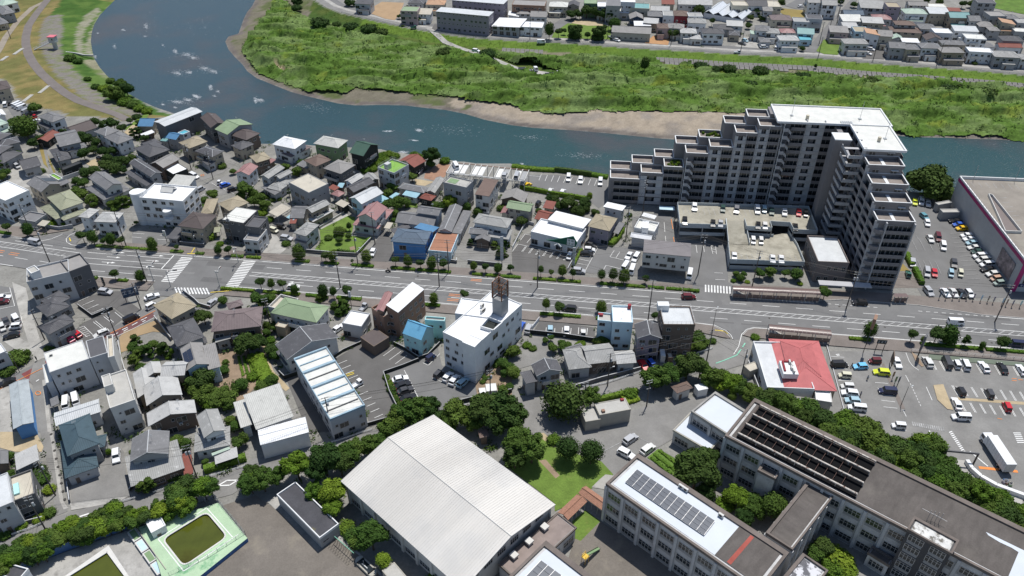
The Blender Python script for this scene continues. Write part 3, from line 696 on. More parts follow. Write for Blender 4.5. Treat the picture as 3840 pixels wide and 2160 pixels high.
def vehicle_meshes(t):
 if t in _VM: return _VM[t]
 L,Wd,H,bx,wx,rx,tx,bh,wr=VT[t];h=L/2;w=Wd/2
 body=MB()
 if t == 'keitruck': prof=[(-h,.5),(h-.05,.38),(h,.7),(h-.12,bh),(.28,bh),(.28,.72),(-h,.72)]
 else: prof=[(-h+.08,.25),(h-.12,.22),(h,.45),(h-.06,.66),(bx+.0,bh-.04),(bx-.2,bh),(tx+.05,bh),(-h+.02,bh-.06),(-h,.55)]
 k=len(prof)
 for y in (-w,w):
  for (x,z) in prof: body.v.append((x,y*(1 if z<bh-.1 else .93),z))
 body.f.append(tuple(range(k)));body.m.append(0);body.f.append(tuple(range(2*k-1,k-1,-1)));body.m.append(0)
 for i in range(k): j=(i+1) % k;body.f.append((i,j,k+j,k+i));body.m.append(0)
 for s in (-1,1):
  body.box(h-.16,s*(w-.3)-.17,.56,h+.005,s*(w-.3)+.17,.72,1);body.box(-h-.01,s*(w-.16)-.1,.68,-h+.1,s*(w-.16)+.1,.88,2)
 body.box(-h-.012,-.2,.42,-h+.02,.2,.56,3)
 if t == 'keitruck':
  for s in (-1,1): body.box(-h,s*w-.03*(s+1)/1-.0+(0 if s>0 else 0),.72,.2,s*w+(.0 if s>0 else .06),1.02,0)
  body.box(-h,-w+.06,.72,-h+.06,w-.06,1.02,0)
 bm_=fix(body.mesh('body',[M['carpaint'],M['lamp'],M['tail'],M['white']]))
 g=MB();zt=H-.05
 gl=[(bx-.2 if t != 'keitruck' else bx-.1,bh-.03),(wx,zt),(rx,zt),(tx+.1 if t != 'keitruck' else .3,bh-.03)]
 wb,wt=w*.92,w*.8
 for y0,y1 in ((-wb,-wt),(wb,wt)):
  for i,(x,z) in enumerate(gl): g.v.append((x,y0 if z<bh+.1 else y1,z))
 g.f+=[(0,1,2,3),(7,6,5,4),(0,4,5,1),(2,6,7,3),(1,5,6,2),(3,7,4,0)];g.m+=[0]*6
 glass=fix(g.mesh('windows',[M['glass']]))
 r=MB();n0=0;r.box(rx-.03,-wt-.03,zt-.05,wx+.05,wt+.03,zt+.045,0)
 ps=[(gl[0],gl[1])] + ([(gl[3],gl[2])] if t != 'keitruck' else [(gl[3],gl[2])])
 mids=[(-.1,-.1)] if t in ('sedan', 'hatch', 'suv', 'kei') else ([(.35,.35),(-.85,-.85)] if t in ('van', 'hiace') else [])
 for s in (-1,1):
  for (a,b) in ps: r.cyl((a[0],s*(wb-.01),a[1]),(b[0],s*(wt-.01),b[1]),.055,n=4)
  for a,b in mids: r.cyl((a,s*wb,bh),(b,s*wt,zt),.06,n=4)
 if t == 'hiace':
  for s in (-1,1): r.quad([(rx,s*(wt+.015),zt),(.1,s*(wt+.015),zt),(.1,s*(wb+.012),bh),(tx+.2,s*(wb+.012),bh)])
 roof=fix(r.mesh('roof',[M['carpaint']]))
 wh=MB();wh.cyl((0,-.1,0),(0,.1,0),wr,n=14);wh.cyl((0,-.11,0),(0,.11,0),wr*.58,n=10,mi=1)
 wheel=wh.mesh('wheel',[M['rubber'],M['rim']])
 mr=MB()
 for s in (-1,1): mr.box(bx-.45,s*(w+.02)-.08,bh-.02,bx-.3,s*(w+.02)+.08,bh+.14)
 mirror=mr.mesh('mirrors',[M['carpaint']])
 _VM[t]=(bm_,glass,roof,wheel,mirror,(L,Wd,wr));return _VM[t]
CC=dict(white=(.78,.79,.8),pearl=(.66,.66,.64),silver=(.42,.43,.45),grey=(.2,.2,.215),black=(.015,.015,.018),navy=(.02,.025,.07),red=(.52,.02,.03),maroon=(.12,.015,.02),blue=(.04,.12,.5),
 sky=(.16,.5,.78),lblue=(.34,.5,.58),green=(.04,.14,.1),dgreen=(.03,.07,.06),lime=(.62,.68,.04),yellow=(.75,.47,.02),cream=(.62,.6,.46),pink=(.62,.03,.12),teal=(.12,.3,.36),sage=(.3,.38,.34),peach=(.55,.35,.25),darkgrey=(.06,.06,.065))
VNAME=dict(sedan='sedan',hatch='hatchback',suv='estate_car',van='minivan',kei='compact_car',keitruck='light_truck',hiace='delivery_van')
def V(c,r,x1,y1,x2,y2,t,col,label,group=None,z=0.0,pts=None,name=None):
 """vehicle from its tail and nose as seen in the photograph"""
 if pts: a,b=pts
 else: a=at(c,r,x1,y1,z+.6);b=at(c,r,x2,y2,z+.6)
 m=(a+b)/2;d=b-a;rz=math.atan2(d.y,d.x)
 bm_,glass,roof,wheel,mirror,(L,Wd,wr)=vehicle_meshes(t)
 R=root(name or VNAME[t],(m.x,m.y,z+.02 if z else .15),rz,label,{'keitruck': 'truck', 'hiace': 'van', 'van': 'minivan'}.get(t, 'car'),group)
 cc=CC[col]
 link('body',bm_,R,color=cc);link('windows',glass,R);link('roof',roof,R,color=(cc if not (t == 'kei' and label.startswith('two-tone')) else CC['white']));link('mirrors',mirror,R,color=cc)
 for sx in (-1,1):
  for sy in (-1,1): link('wheel',wheel,R,loc=(sx*L*.305,sy*(Wd/2-.1),wr))
 return R
def cars(where,group,items,c,r,z=0.0):
 """items: (x1,y1,x2,y2,type,colour,label)"""
 for it in items: V(c,r,*it[:4],it[4],it[5],it[6]+' '+where if where else it[6],group,z)
def crown(name,seed,n,kind,mats):
 rs=np.random.RandomState(seed);lobes=[]
 if kind == 'ball': lobes=[((0,0,0),(1,1,.92))]
 elif kind == 'egg': lobes=[((0,0,0),(.8,.8,1.0)),((.2,.1,-.3),(.62,.62,.5)),((-.22,-.1,-.25),(.6,.6,.5)),((.05,.12,.35),(.55,.5,.5))]
 elif kind == 'loose':
  for i in range(9):
   a=i*2.4;rr_=.52*(.4+.6*rs.rand());lobes.append(((math.cos(a)*rr_,math.sin(a)*rr_,rs.uniform(-.3,.4)),tuple((.42+.16*rs.rand())*np.array((1,1,.8)))))
 elif kind == 'broad':
  for i in range(17):
   a=i*2.4+rs.uniform(-.3,.3);rr_=.72*math.sqrt((i+.5)/17)*rs.uniform(.85,1.12);lobes.append(((math.cos(a)*rr_,math.sin(a)*rr_,.3*(1-rr_*rr_)+rs.uniform(-.45,.25)),tuple((.26+.2*rs.rand())*np.array((1,1,.85)))))
 elif kind == 'pine':
  for i in range(7):
   a=i*2.1;rr_=.62*(1-i/8.);lobes.append(((math.cos(a)*rr_,math.sin(a)*rr_,-.6+i*.22),(.42,.42,.16)))
 elif kind == 'bush':
  for i in range(5): a=i*1.3;lobes.append(((math.cos(a)*.45,math.sin(a)*.45,rs.uniform(-.1,.1)),(.58,.58,.6)))
 V_=[];F=[]
 mb=MB()
 for c,s in lobes:
  k0=len(mb.v);nu,nv_=8,5
  for j in range(nv_+1):
   for i in range(nu):
    th=math.pi*j/nv_;ph=2*math.pi*i/nu+(j % 2)*.3;q=.8+.12*rs.rand()
    mb.v.append((c[0]+s[0]*q*math.sin(th)*math.cos(ph),c[1]+s[1]*q*math.sin(th)*math.sin(ph),c[2]+s[2]*q*math.cos(th)))
  for j in range(nv_):
   for i in range(nu):
    a=k0+j*nu+i;b=k0+j*nu+(i+1) % nu;mb.f.append((a,b,b+nu,a+nu));mb.m.append(0)
 areas=np.array([s[0]*s[1] for c,s in lobes]);pr=areas/areas.sum()
 q=dict(ball=.075,broad=.07,loose=.085,bush=.1).get(kind,.09)
 for _ in range(n):
  c,s=lobes[rs.choice(len(lobes),p=pr)];d=rs.normal(size=3);d /= np.linalg.norm(d)
  if d[2]<-.5: d[2]=-d[2]
  s_=np.array(s);c_=np.array(c);p=c_+d*s_*(rs.uniform(.82,1.1) if rs.rand()<.85 else rs.uniform(1.1,1.28))
  if any(((p-np.array(c2))/np.array(s2)).dot((p-np.array(c2))/np.array(s2))<.7 for c2,s2 in lobes): continue
  nn=d/s_;nn /= np.linalg.norm(nn);nn=nn+rs.normal(size=3)*.38;nn /= np.linalg.norm(nn)
  e1=np.cross(nn,rs.normal(size=3));e1 /= np.linalg.norm(e1);e2=np.cross(nn,e1);z=q*rs.uniform(.6,1.35)
  mb.quad([p-e1*z,p-e2*z*.8,p+e1*z,p+e2*z*.8+nn*z*.3],0)
 return mb.mesh(name,mats)
CR={}
def crown_get(kind,var,leaf):
 k=(kind,var,leaf)
 if k not in CR:
  n=dict(ball=2200,egg=1700,loose=2400,broad=3800,pine=1200,bush=900)[kind]
  CR[k]=crown('crown',100+var*7+len(kind),n,kind,[M[leaf]])
 return CR[k]
TR={}
def trunk_get(limbs):
 if limbs not in TR:
  mb=MB();mb.cyl((0,0,0),(.03,.02,.62),.075,.05,n=7,cap=False)
  if limbs:
   for i in range(4): a=i*1.6+.3;mb.cyl((.03,.02,.55+.03*i),(math.cos(a)*.3,math.sin(a)*.3,.95),.035,.015,n=5,cap=False)
  TR[limbs]=mb.mesh('trunk',[M['bark']])
 return TR[limbs]
TRNG=random.Random(5);TSC=(.95,.95,.88,.78)
def tree(p,R_,h,kind,leaf,label,cat='tree',group=None,name=None,zs=None,ground=None):
 g0=ground if ground is not None else 0.0
 zs=zs or dict(ball=.95,egg=1.15,loose=.85,broad=.98,pine=1.1,bush=.75)[kind]
 v=TRNG.randrange(3);rz=TRNG.random()*6.28
 if kind == 'bush':
  o=link(name or 'shrub',crown_get(kind,v,leaf),loc=(p.x,p.y,g0+R_*zs*.45),rz=rz,scale=(R_,R_,R_*zs));return tag(o,label,cat if cat != 'tree' else 'shrub',group)
 Rt=root(name or ('pine_tree' if kind == 'pine' else 'tree'),(p.x,p.y,g0),rz,label,cat,group)
 zc=max(h-R_*zs*.92,R_*.4)
 link('trunk',trunk_get(True),Rt,scale=(max(1.2,R_*.9),)*2+(max(zc,.5)*1.15,))
 link('crown',crown_get(kind,v,leaf),Rt,loc=(0,0,zc),scale=(R_*TRNG.uniform(.95,1.06),R_*TRNG.uniform(.95,1.06),R_*zs))
 return Rt
def trees(where,items,c,r,kind,leaf,desc,group=None,cat='tree',name=None,start=0):
 """items (x, y of the crown's centre, radius, height[, kind[, leaf]]); each is told from its neighbours by its place from the left"""
 its=sorted(items,key=lambda i: i[0])
 for k,it in enumerate(its):
  x,y,R_,h=it[:4];R_ *= TSC[r];kd=it[4] if len(it)>4 else kind;lf=it[5] if len(it)>5 else leaf
  p=at(c,r,x,y,max(.3,h-R_*.9));gz=None
  if r==0:
   g_=hz(p.x,p.y)
   if g_<-.3: g_+=1.2*(c>0);gz=g_;p=at(c,r,x,y,g_+max(.3,h-R_*.9))
  lab=f"{desc}, {nth(k+start)} from the left {where}"
  tree(p,R_,h,kd,lf,lab,cat,group or (desc.split(',')[0]+' '+where)[:70],name,ground=gz)
def ribbon(pts,w,h,z=0.0):
 mb=MB()
 for i in range(len(pts)-1):
  a,b=pts[i],pts[i+1];q=strip_poly(a,b,w);mb.prism([(p.x,p.y) for p in q],z,z+h)
 return mb
def hedge(pts,w,h,label,group=None,leaf='leaf_hedge',z=0.0,cat='hedge',name='hedge',dens=26):
 rs=RS;mb=MB();
 o=Vector((pts[0].x,pts[0].y,z))
 for i in range(len(pts)-1):
  a=Vector((pts[i].x,pts[i].y,0));b=Vector((pts[i+1].x,pts[i+1].y,0));L=(b-a).length;d=(b-a)/L;n=Vector((-d.y,d.x,0));seg=max(1,int(L/.7));
  base=len(mb.v);prof=[(-.5,0),(-.52,.7),(-.38,1),(0,1.04),(.38,1),(.52,.7),(.5,0)]
  for s in range(seg+1):
   for u,v in prof: p=a+d*(L*s/seg)+n*(u*w+rs.uniform(-.05,.05))-o;mb.v.append((p.x,p.y,v*h+rs.uniform(-.05,.05)*(v>0)))
  for s in range(seg):
   for k in range(6): q=base+s*7+k;mb.f.append((q,q+1,q+8,q+7));mb.m.append(0)
  mb.f.append(tuple(base+k for k in range(6,-1,-1)));mb.m.append(0);mb.f.append(tuple(base+seg*7+k for k in range(7)));mb.m.append(0)
  for _ in range(int(L*(w+h)*dens/2)):
   t=rs.rand();u=rs.uniform(-.5,.5)*w;zz=h
   if rs.rand()<h/(w+h)*1.1: u=(w*.5)*(1 if rs.rand()<.5 else -1);zz=rs.rand()*h
   p=a+d*L*t+n*u-o;sz=.1+.13*rs.rand();e=rs.normal(size=(3,3))*sz;pp=np.array((p.x,p.y,zz+.02));mb.quad([tuple(pp+e[j]*(1,1,.7)) for j in range(3)])
 ob=link(name,fix(mb.mesh(name,[M[leaf]])) if False else mb.mesh(name,[M[leaf]]),loc=o);return tag(ob,label,cat,group)
def wall(pts,h,label,m='grey',w=.14,cat='wall',name='garden_wall',group=None,z=0.0):
 o=Vector((pts[0].x,pts[0].y,z));q=[p-Vector((o.x,o.y,p.z)) for p in pts]
 R=tag(link(name,ribbon(q,w,h).mesh(name,[WL[m] if m in WL else M[m]]),loc=o),label,cat,group)
 cp=link('coping',ribbon(q,w+.08,.06,h+.002).mesh('coping',[WL['lgrey'] if m != 'black' else WL['grey']]),R);return R
def grail(pts,label,h=.75,name='guard_rail',cat='guard rail',m='white',group=None,z=0.0,beam=.14,step=2.0):
 o=Vector((pts[0].x,pts[0].y,z));R=root(name,o,0,label,cat,group)
 q=[p-Vector((o.x,o.y,p.z)) for p in pts];mb=MB()
 for i in range(len(q)-1):
  for zz in (h-beam,h-beam*3.1): mb.prism([(p.x,p.y) for p in strip_poly(q[i],q[i+1],.06)],zz,zz+beam)
 lm('beam',mb,[M[m] if m in M else WL[m]],R)
 tot=0
 for i in range(len(q)-1):
  L=(q[i+1]-q[i]).length;n=max(1,int(L/step))
  for k in range(n+(i==len(q)-2)): p=q[i].lerp(q[i+1],k/n);link('post',_gpost(h),R,loc=(p.x,p.y,0))
 return R
def _gpost(h):
 k=('gp',round(h,2))
 if k not in _PM: mb=MB();mb.cyl((0,0,0),(0,0,h),.055,n=6);_PM[k]=mb.mesh('post',[M['alu']])
 return _PM[k]
def fence(pts,h,label,name='mesh_fence',cat='fence',m='steel',step=2.0,group=None,z=0.0,bars=7):
 o=Vector((pts[0].x,pts[0].y,z));R=root(name,o,0,label,cat,group)
 q=[p-Vector((o.x,o.y,p.z)) for p in pts];mb=MB()
 for i in range(len(q)-1):
  for k in range(bars): zz=h*(k+1)/bars;mb.cyl(q[i]+VZ(zz-.03),q[i+1]+VZ(zz-.03),.012 if k<bars-1 else .025,n=3,cap=False)
  L=(q[i+1]-q[i]).length;n=int(L/.5)
  for k in range(n): p=q[i].lerp(q[i+1],k/n);mb.cyl(p,p+VZ(h),.01,n=3,cap=False)
  n=max(1,int(L/step))
  for k in range(n+(i==len(q)-2)): p=q[i].lerp(q[i+1],k/n);link('post',_gpost(h+.1),R,loc=(p.x,p.y,0))
 w=lm('wire_mesh',mb,[M[m] if m in M else WL[m]],R);return R
def pole_parts():
 if 'upole' in _PM: return
 mb=MB();mb.cyl((0,0,0),(0,0,1),.19,.11,n=9);_PM['upole']=mb.mesh('pole',[M['pole']])
 mb=MB();mb.box(-.9,-.05,0,.9,.05,.09)
 for x in (-.8,-.45,.45,.8): mb.cyl((x,0,.09),(x,0,.3),.05,n=6,mi=1)
 _PM['arm']=mb.mesh('crossarm',[M['steel'],WL['offw']])
 mb=MB();mb.cyl((.38,0,0),(.38,0,.85),.26,n=10);mb.cyl((.38,0,.85),(.38,0,.93),.2,n=10);mb.box(0,-.05,.3,.2,.05,.4);_PM['xfmr']=mb.mesh('transformer',[WL['lgrey']])
 mb=MB();mb.cyl((0,0,0),(1.1,0,.3),.03,n=5);mb.box(1.0,-.13,.24,1.6,.13,.36);_PM['lamp']=mb.mesh('street_lamp',[M['steel']])
POLES={}
def upole(key,c,r,x,y,h,arm,label,xf=1,lamp=0,thin=False,z=0.0,group='utility poles'):
 pole_parts();p=at(c,r,x,y,z);R=root('utility_pole' if not thin else 'lamp_post',(p.x,p.y,z),math.radians(arm),label, 'utility pole' if not thin else 'street lamp',group)
 link('pole',_PM['upole'],R,scale=(.5 if thin else 1,)*2+(h,))
 if not thin:
  for k,zz in enumerate((h-.35,h-1.2,h-3.2)): link('crossarm',_PM['arm'],R,loc=(0,.16,zz),scale=(1 if k<2 else .7,1,1))
  for k in range(xf): link('transformer',_PM['xfmr'],R,loc=(0,0,h-3.0),rz=math.pi*k)
 if lamp: link('lamp',_PM['lamp'],R,loc=(0,0,h-.4 if thin else h*.55),rz=math.radians(lamp-arm) if lamp != 1 else 0)
 POLES[key]=(Vector((p.x,p.y,0)),h,math.radians(arm));return R
def span(a,b,label,hs=(-.1,-.95,-3.0),group='overhead wires between the poles',n=1):
 pa,ha,aa=POLES[a];pb,hb,ab=POLES[b];R=root('overhead_wires',pa,0,label, 'wires',group)
 for k,dh in enumerate(hs):
  for s in ((-.8,.0,.8) if k==0 else (-.45,.45) if k==1 else (0,)):
   A=Vector((math.cos(aa)*s,math.sin(aa)*s,ha+dh));Bv=pb-pa+Vector((math.cos(ab)*s,math.sin(ab)*s,hb+dh));mb=MB();L=(Bv-A).length;prev=A
   for i in range(1,9):
    t=i/8;q=A.lerp(Bv,t)-Vector((0,0,4*t*(1-t)*L*.015));mb.cyl(prev,q,.018 if k<2 else .035,n=3,cap=False);prev=q
   lm('wire',mb,[M['darkmetal']],R)
RA=Vector((-81.078,209.88));RU=Vector((.99186,-.12737));RN=Vector((.12737,.99186))
def rd(s,t,z=0.0):
 if s<-64: t+=(-64-s)*.098
 p=RA+RU*s+RN*t;return Vector((p.x,p.y,z))
def rl(s0,s1,t,n=None):
 n=n or max(1,int(abs(s1-s0)/8));return [rd(s0+(s1-s0)*i/n,t) for i in range(n+1)]
area('paved_yard',P(0,1,60,190,330,250,560,330,420,420,240,440,90,380), 'concrete')
area('lawn',P(1,1,640,1075,790,1100,1000,1120,1160,950,960,920,1000,740,900,710,640,850,650,990,590,1060), 'grass_bright')
area('paved_path',P(1,1,630,830,900,690,930,720,650,860), 'concrete')
area('soil_bed',P(1,1,940,1040,990,1025,1000,1060,950,1070), 'soil')
area('fallow_plot',P(1,1,1700,300,1850,190,1960,210,1900,330,1800,370,1690,345),mat('red_soil',(.32,.19,.13),.95,.2,.3,fine=.15))
area('dry_plot',P(1,1,1600,350,1790,380,1700,420,1600,410), 'soil_pale')
area('weed_patch',P(1,1,1500,580,1630,590,1620,640,1500,640), 'grass_bright')
area('parking_lot',P(2,1,60,440,110,310,420,310,960,360,960,450,940,600,870,650,800,590,720,520,180,430), 'asphalt')
area('courtyard',P(1,1,2170,750,2560,960,2570,1200,2120,1180,1990,1120), 'asphalt_old')
area('driveway',P(1,1,1130,1190,1380,1180,1370,960,1280,880,1180,1010), 'asphalt_dark')
area('driveway',P(1,1,0,960,150,900,280,960,300,1060,240,1110,20,1100), 'concrete')
area('parking_lot',P(1,1,140,820,320,800,380,870,350,980,240,960), 'asphalt_dark')
area('parking_lot',P(2,1,0,1090,120,910,200,900,190,1000,660,1110,740,960,690,1040,560,1300,330,1300,0,1280), 'asphalt_dark')
area('parking_lot',P(2,1,700,1060,870,1020,1300,1060,1290,1330,600,1290), 'asphalt')
area('access_lane',P(2,1,1200,740,1440,700,1600,710,1640,1000,1480,1000,1230,960), 'asphalt')
area('service_yard',P(2,1,1640,980,2160,990,2180,1449,1760,1449,1760,1300), 'asphalt')
area('parking_lot',P(3,1,1370,560,1640,560,1900,760,2576,1449,1560,1500,1300,1000), 'asphalt')
area('parking_lot',P(3,2,1500,0,2576,0,2576,100,1560,100), 'asphalt')
area('footpath',P(3,1,1280,1290,1420,1290,1560,1449,1240,1449), 'paver')
area('garden_patch',P(3,1,1320,1170,1380,1230,1430,1280,1310,1280), 'grass_dry')
area('parking_lot',P(0,1,1330,1010,1330,880,1800,850,1800,920,1690,1010), 'asphalt')
area('parking_lot',P(0,1,1990,480,2120,380,2300,310,2500,350,2400,480,2150,530,2020,540), 'asphalt_old')
area('back_lane',P(0,1,2040,560,1900,420,2060,360,2240,290,2380,190,2300,100,2100,60,1900,-60,1800,-40,2060,140,2160,250,1900,380,1640,560), 'asphalt_old')
area('dry_garden',P(0,1,850,190,960,150,1000,220,960,250), 'soil_pale')
area('dry_garden',P(0,1,390,0,400,60,440,200,540,300,560,280,510,180,440,0), 'grass_dry')
area('garden_path',P(0,1,430,20,470,200,510,300,540,295,500,200,460,20), 'asphalt_old')
area('lawn',P(0,0,1430,1160,1500,1150,1420,1270,1290,1320,1250,1300), 'grass_bright')
area('garden_path',P(0,0,1330,1260,1450,1260,1400,1310,1290,1360,1250,1330), 'soil_pale')
area('parking_lot',P(0,0,60,1060,180,1040,350,1100,300,1200,150,1200), 'asphalt')
area('parking_lot',P(0,2,0,-20,130,0,190,180,300,330,220,340,230,440,60,520,0,470), 'asphalt')
area('concrete_lane',P(0,2,120,-60,260,0,330,290,410,540,460,700,350,740,300,600,230,370,170,150), 'concrete')
area('paved_slab',P(0,2,40,540,200,500,300,560,330,640,180,640), 'concrete')
area('two_lane_road',P(0,2,-60,970,200,840,440,720,960,490,1240,340,1480,190,1560,130,1640,200,1580,280,1330,420,1020,540,700,680,470,810,300,950,0,1090,-60,1110), 'asphalt')
area('red_surface',P(0,2,215,868,475,728,500,790,440,895,300,952), 'paint_red')
area('red_surface',P(0,2,1040,500,1230,400,1540,250,1560,285,1330,415,1090,520),mat('red_lane',(.15,.075,.075),.9,.15,.5))
area('parking_lot',P(0,2,740,140,1040,40,1270,30,1290,130,1420,225,1250,280,1150,200,900,300), 'asphalt_dark')
area('parking_lot',P(0,2,850,345,1150,215,1250,300,1090,430,900,530,690,610,500,640,490,590,640,490,760,420), 'asphalt_dark')
area('narrow_lane',P(0,2,340,760,450,720,470,800,520,1200,560,1449,380,1449,350,1200,330,980,290,930), 'asphalt_old')
area('narrow_lane',P(0,3,400,-40,560,-40,600,500,650,720,680,800,560,850,540,700,470,300), 'asphalt_old')
area('drain_strip',P(0,2,425,930,460,920,520,1449,480,1449), 'concrete',)
area('drain_strip',P(0,3,500,0,530,0,640,700,690,770,640,780,600,690), 'concrete')
area('bare_yard',P(0,2,0,1020,90,980,130,1449,0,1449), 'concrete')
area('bare_yard',P(0,3,0,0,360,0,440,150,420,200,150,200,0,160), 'soil_pale')
area('soil_plot',P(0,2,1200,500,1250,440,1560,330,1700,450,1650,450,1540,440,1400,480,1320,520,1310,620,1220,650),mat('brown_soil',(.33,.24,.14),.95,.12,.2,fine=.08))
area('garden_soil',P(0,2,1900,640,2380,600,2576,700,2576,1000,2440,1130,2000,1200,1900,1000), 'soil')
area('vegetable_plot',P(1,2,0,640,40,640,130,830,220,980,0,1040), 'grass')
area('garden_path',P(1,2,60,500,130,500,130,600,100,660,180,840,340,1010,300,1040,180,950,60,700), 'soil_pale')
area('parking_lot',P(1,2,780,725,870,670,1060,560,1380,580,1650,735,1290,860,1440,1270,1150,1400,1100,1200,920,900), 'asphalt_dark')
area('parking_lot',P(1,2,1290,872,1640,745,1830,600,1870,780,2200,920,2220,1090,2020,1100,2170,1230,1870,1290,1490,1300,1430,1270,1280,900), 'asphalt')
area('garden_bed',P(1,2,2200,930,2576,620,2576,1080,2230,1100), 'soil')
area('timber_deck',P(1,2,850,470,940,420,1070,490,970,540),WL['brown'])
area('lane',P(1,2,120,900,240,960,330,1160,450,1310,620,1449,500,1449,340,1300,200,1100), 'asphalt_old')
area('alley',P(1,2,300,900,430,880,760,1449,520,1449), 'asphalt_dark')
area('gravel_garden',P(2,2,130,520,320,500,520,620,470,700,90,810,0,830,-100,700,30,600), 'asphalt_old')
area('parking_lot',P(2,2,200,460,290,320,840,400,830,510), 'asphalt_dark')
south_rd=P(2,2,2190,450,2230,520,2120,600,1700,735,1350,850,1040,960,740,1040,540,1080,100,1130) + P(1,2,2300,1200,1850,1290)
lane_c=[P(2,2,2260,560)[0]] + P(2,2,2060,690,1700,830,1350,920,1000,1030,700,1100,300,1150) + P(1,2,2400,1250) + P(1,3,1240,60,800,165,400,260,0,360) + P(0,3,2300,540,1900,640,1300,760,900,860,500,980,100,1110,-300,1230)
def ribbon_pts(c,w):
 l,r=[],[]
 for i in range(len(c)):
  a=c[max(0,i-1)];b=c[min(len(c)-1,i+1)];d=(b-a);d.z=0;d.normalize();n=Vector((-d.y,d.x,0))*w/2;l.append(c[i]+n);r.append(c[i]-n)
 return l+r[::-1]
area('school_lane',ribbon_pts(lane_c,6.2), 'asphalt_old')
area('forecourt',P(2,2,2000,620,2230,520,2330,500,2400,560,2370,760,2100,840,1990,760), 'asphalt_old')
area('school_court',P(2,2,180,1100,420,1240,700,1280,1200,1240,1340,1190,1620,1130,2000,1080,1640,1420,1640,1520,300,1520) + P(2,3,0,60), 'asphalt_old')
area('school_court',P(2,3,380,-20,1660,-20,1640,60,1430,180,1340,260,1030,450,980,400,900,300,440,110), 'asphalt_old')
area('lawn',P(2,3,60,150,300,60,450,160,900,300,1020,430,880,500,660,700,430,800,430,720,0,390,-60,200), 'grass_bright')
area('flower_bed',P(2,3,270,290,340,280,480,440,440,470), 'soil')
area('footpath',P(2,3,230,20,320,10,450,130,430,160), 'soil_pale')
area('stone_paving',P(2,3,880,480,940,430,1030,440,980,520,940,580,800,560), 'concrete')
area('kitchen_garden',P(2,3,1360,260,1470,170,1700,300,1640,450,1500,350), 'grass')
area('school_yard',P(2,3,560,1300,620,1090,890,900,1800,1500,1300,1600,700,1500), 'gravel')
area('lawn_strip',P(2,3,610,900,740,790,890,900,690,1100,600,1060), 'grass_bright')
area('playground',P(0,3,2230,745,2576,640) + P(1,3,60,690,205,780,620,1210,780,1050,870,1000,1050,1260,1300,1460) + P(1,3,1300,1700,-900,1700) + P(0,3,2000,1449,2500,1110,2360,900), 'gravel')
area('paved_edge',P(1,3,110,700,210,640,280,740,205,790), 'concrete')
area('paved_edge',P(1,3,800,1060,830,1000,1060,1240,1210,1370,1330,1500,1250,1449,1030,1240), 'concrete')
area('concrete_forecourt',P(0,3,690,560,1230,480,1310,640,1200,700,900,760,720,790,700,700), 'concrete')
area('gravel_drive',P(0,3,700,560,1010,330,1110,60,1250,200,1280,500,1310,650,720,720), 'asphalt_old')
area('poolside_slab',P(0,3,150,1449,440,1290,1250,1010,1360,960,1560,1240,1640,1449,1640,1700,-400,1700), 'concrete')
area('parking_lot',P(3,2,590,640,1160,640,1400,620,1500,720,2576,800,2700,1500,900,1500,520,1250,600,1050), 'asphalt_old')
area('parking_lot',P(3,3,1100,-60,2700,-60,2700,700,2400,620,1900,480,1700,300,1500,120), 'asphalt_old')
area('ramp_down',P(3,3,1780,270,1980,290,2100,450,2560,680,2560,1000,2400,740,2000,560,1830,420), 'concrete')
area('green_strip',P(3,2,1620,670,2576,755,2576,790,1620,720),mat('green_walk',(.14,.17,.13),.9,.1,.5))
S0,S1=-460,560
R_=link('main_road',pmesh('main_road',rl(S0,S1,-11.9,60)+rl(S0,S1,3.85,60)[::-1],M['asphalt'],.156));R_['kind'] = 'structure'
link('bus_bay',pmesh('bus_bay',[rd(174,3.85),rd(186,6.3),rd(207,6.3),rd(226,3.85)],M['asphalt'],.159),R_)
link('junction_apron',pmesh('junction_apron',[rd(-34,-11.8),rd(-31,-16),rd(-30,-19),rd(-13,-18.5),rd(-10,-14),rd(-4,-11.8)],M['asphalt'],.159),R_)
link('side_mouth',pmesh('side_mouth',[rd(-90,3.8),rd(-75,12.5),rd(-71,11),rd(-71,5),rd(-63,3.8)],M['asphalt'],.159),R_)
link('side_mouth',pmesh('side_mouth',[rd(140,3.8),rd(142,11),rd(151,11),rd(155,3.8)],M['asphalt'],.159),R_)
link('side_mouth',pmesh('side_mouth',P(2,2,1840,350,2060,380,2180,440,2225,520,2290,520,2310,450,2400,405,2576,410),M['asphalt'],.159),R_)
marks('edge_line',[rl(S0,-90,3.4),rl(-62,138,3.4),rl(156,176,3.4),rl(226,S1,3.4),rl(-110,-84,-11.6,3),rl(-76,-33,-11.7,4),rl(-6,134,-11.35,8),rl(160,S1,-11.2)],.22,parent=R_)
marks('edge_line',[P(0,1,0,925,330,968,430,977,520,958,632,910),P(0,1,760,895,700,922,668,955,672,990,720,1018,870,1037),P(2,2,1730,365,1850,355,2030,375,2150,430,2200,475,2220,515),P(2,2,2576,412,2430,402,2360,420,2310,470,2280,590,2230,670)],.18,parent=R_)
marks('median_line',[rl(-4,S1,-3.0),rl(-4,S1,-5.0),rl(-100,-66,.1,4)+[rd(-64,-4.6)],rl(-100,-70,-2.7,3),rl(-66,-31,-5.2,4)],.18,parent=R_)
marks('hatch',[[rd(s,-4.85),rd(s+2.3,-3.15)] for s in np.arange(-3,260,2.62)] + [[rd(s,-2.5+max(0,(s+78))*-.17),rd(s+1.6,-.1-max(0,s+80)*.16)] for s in np.arange(-99,-70,2.4)],.3, 'paint_worn',parent=R_)
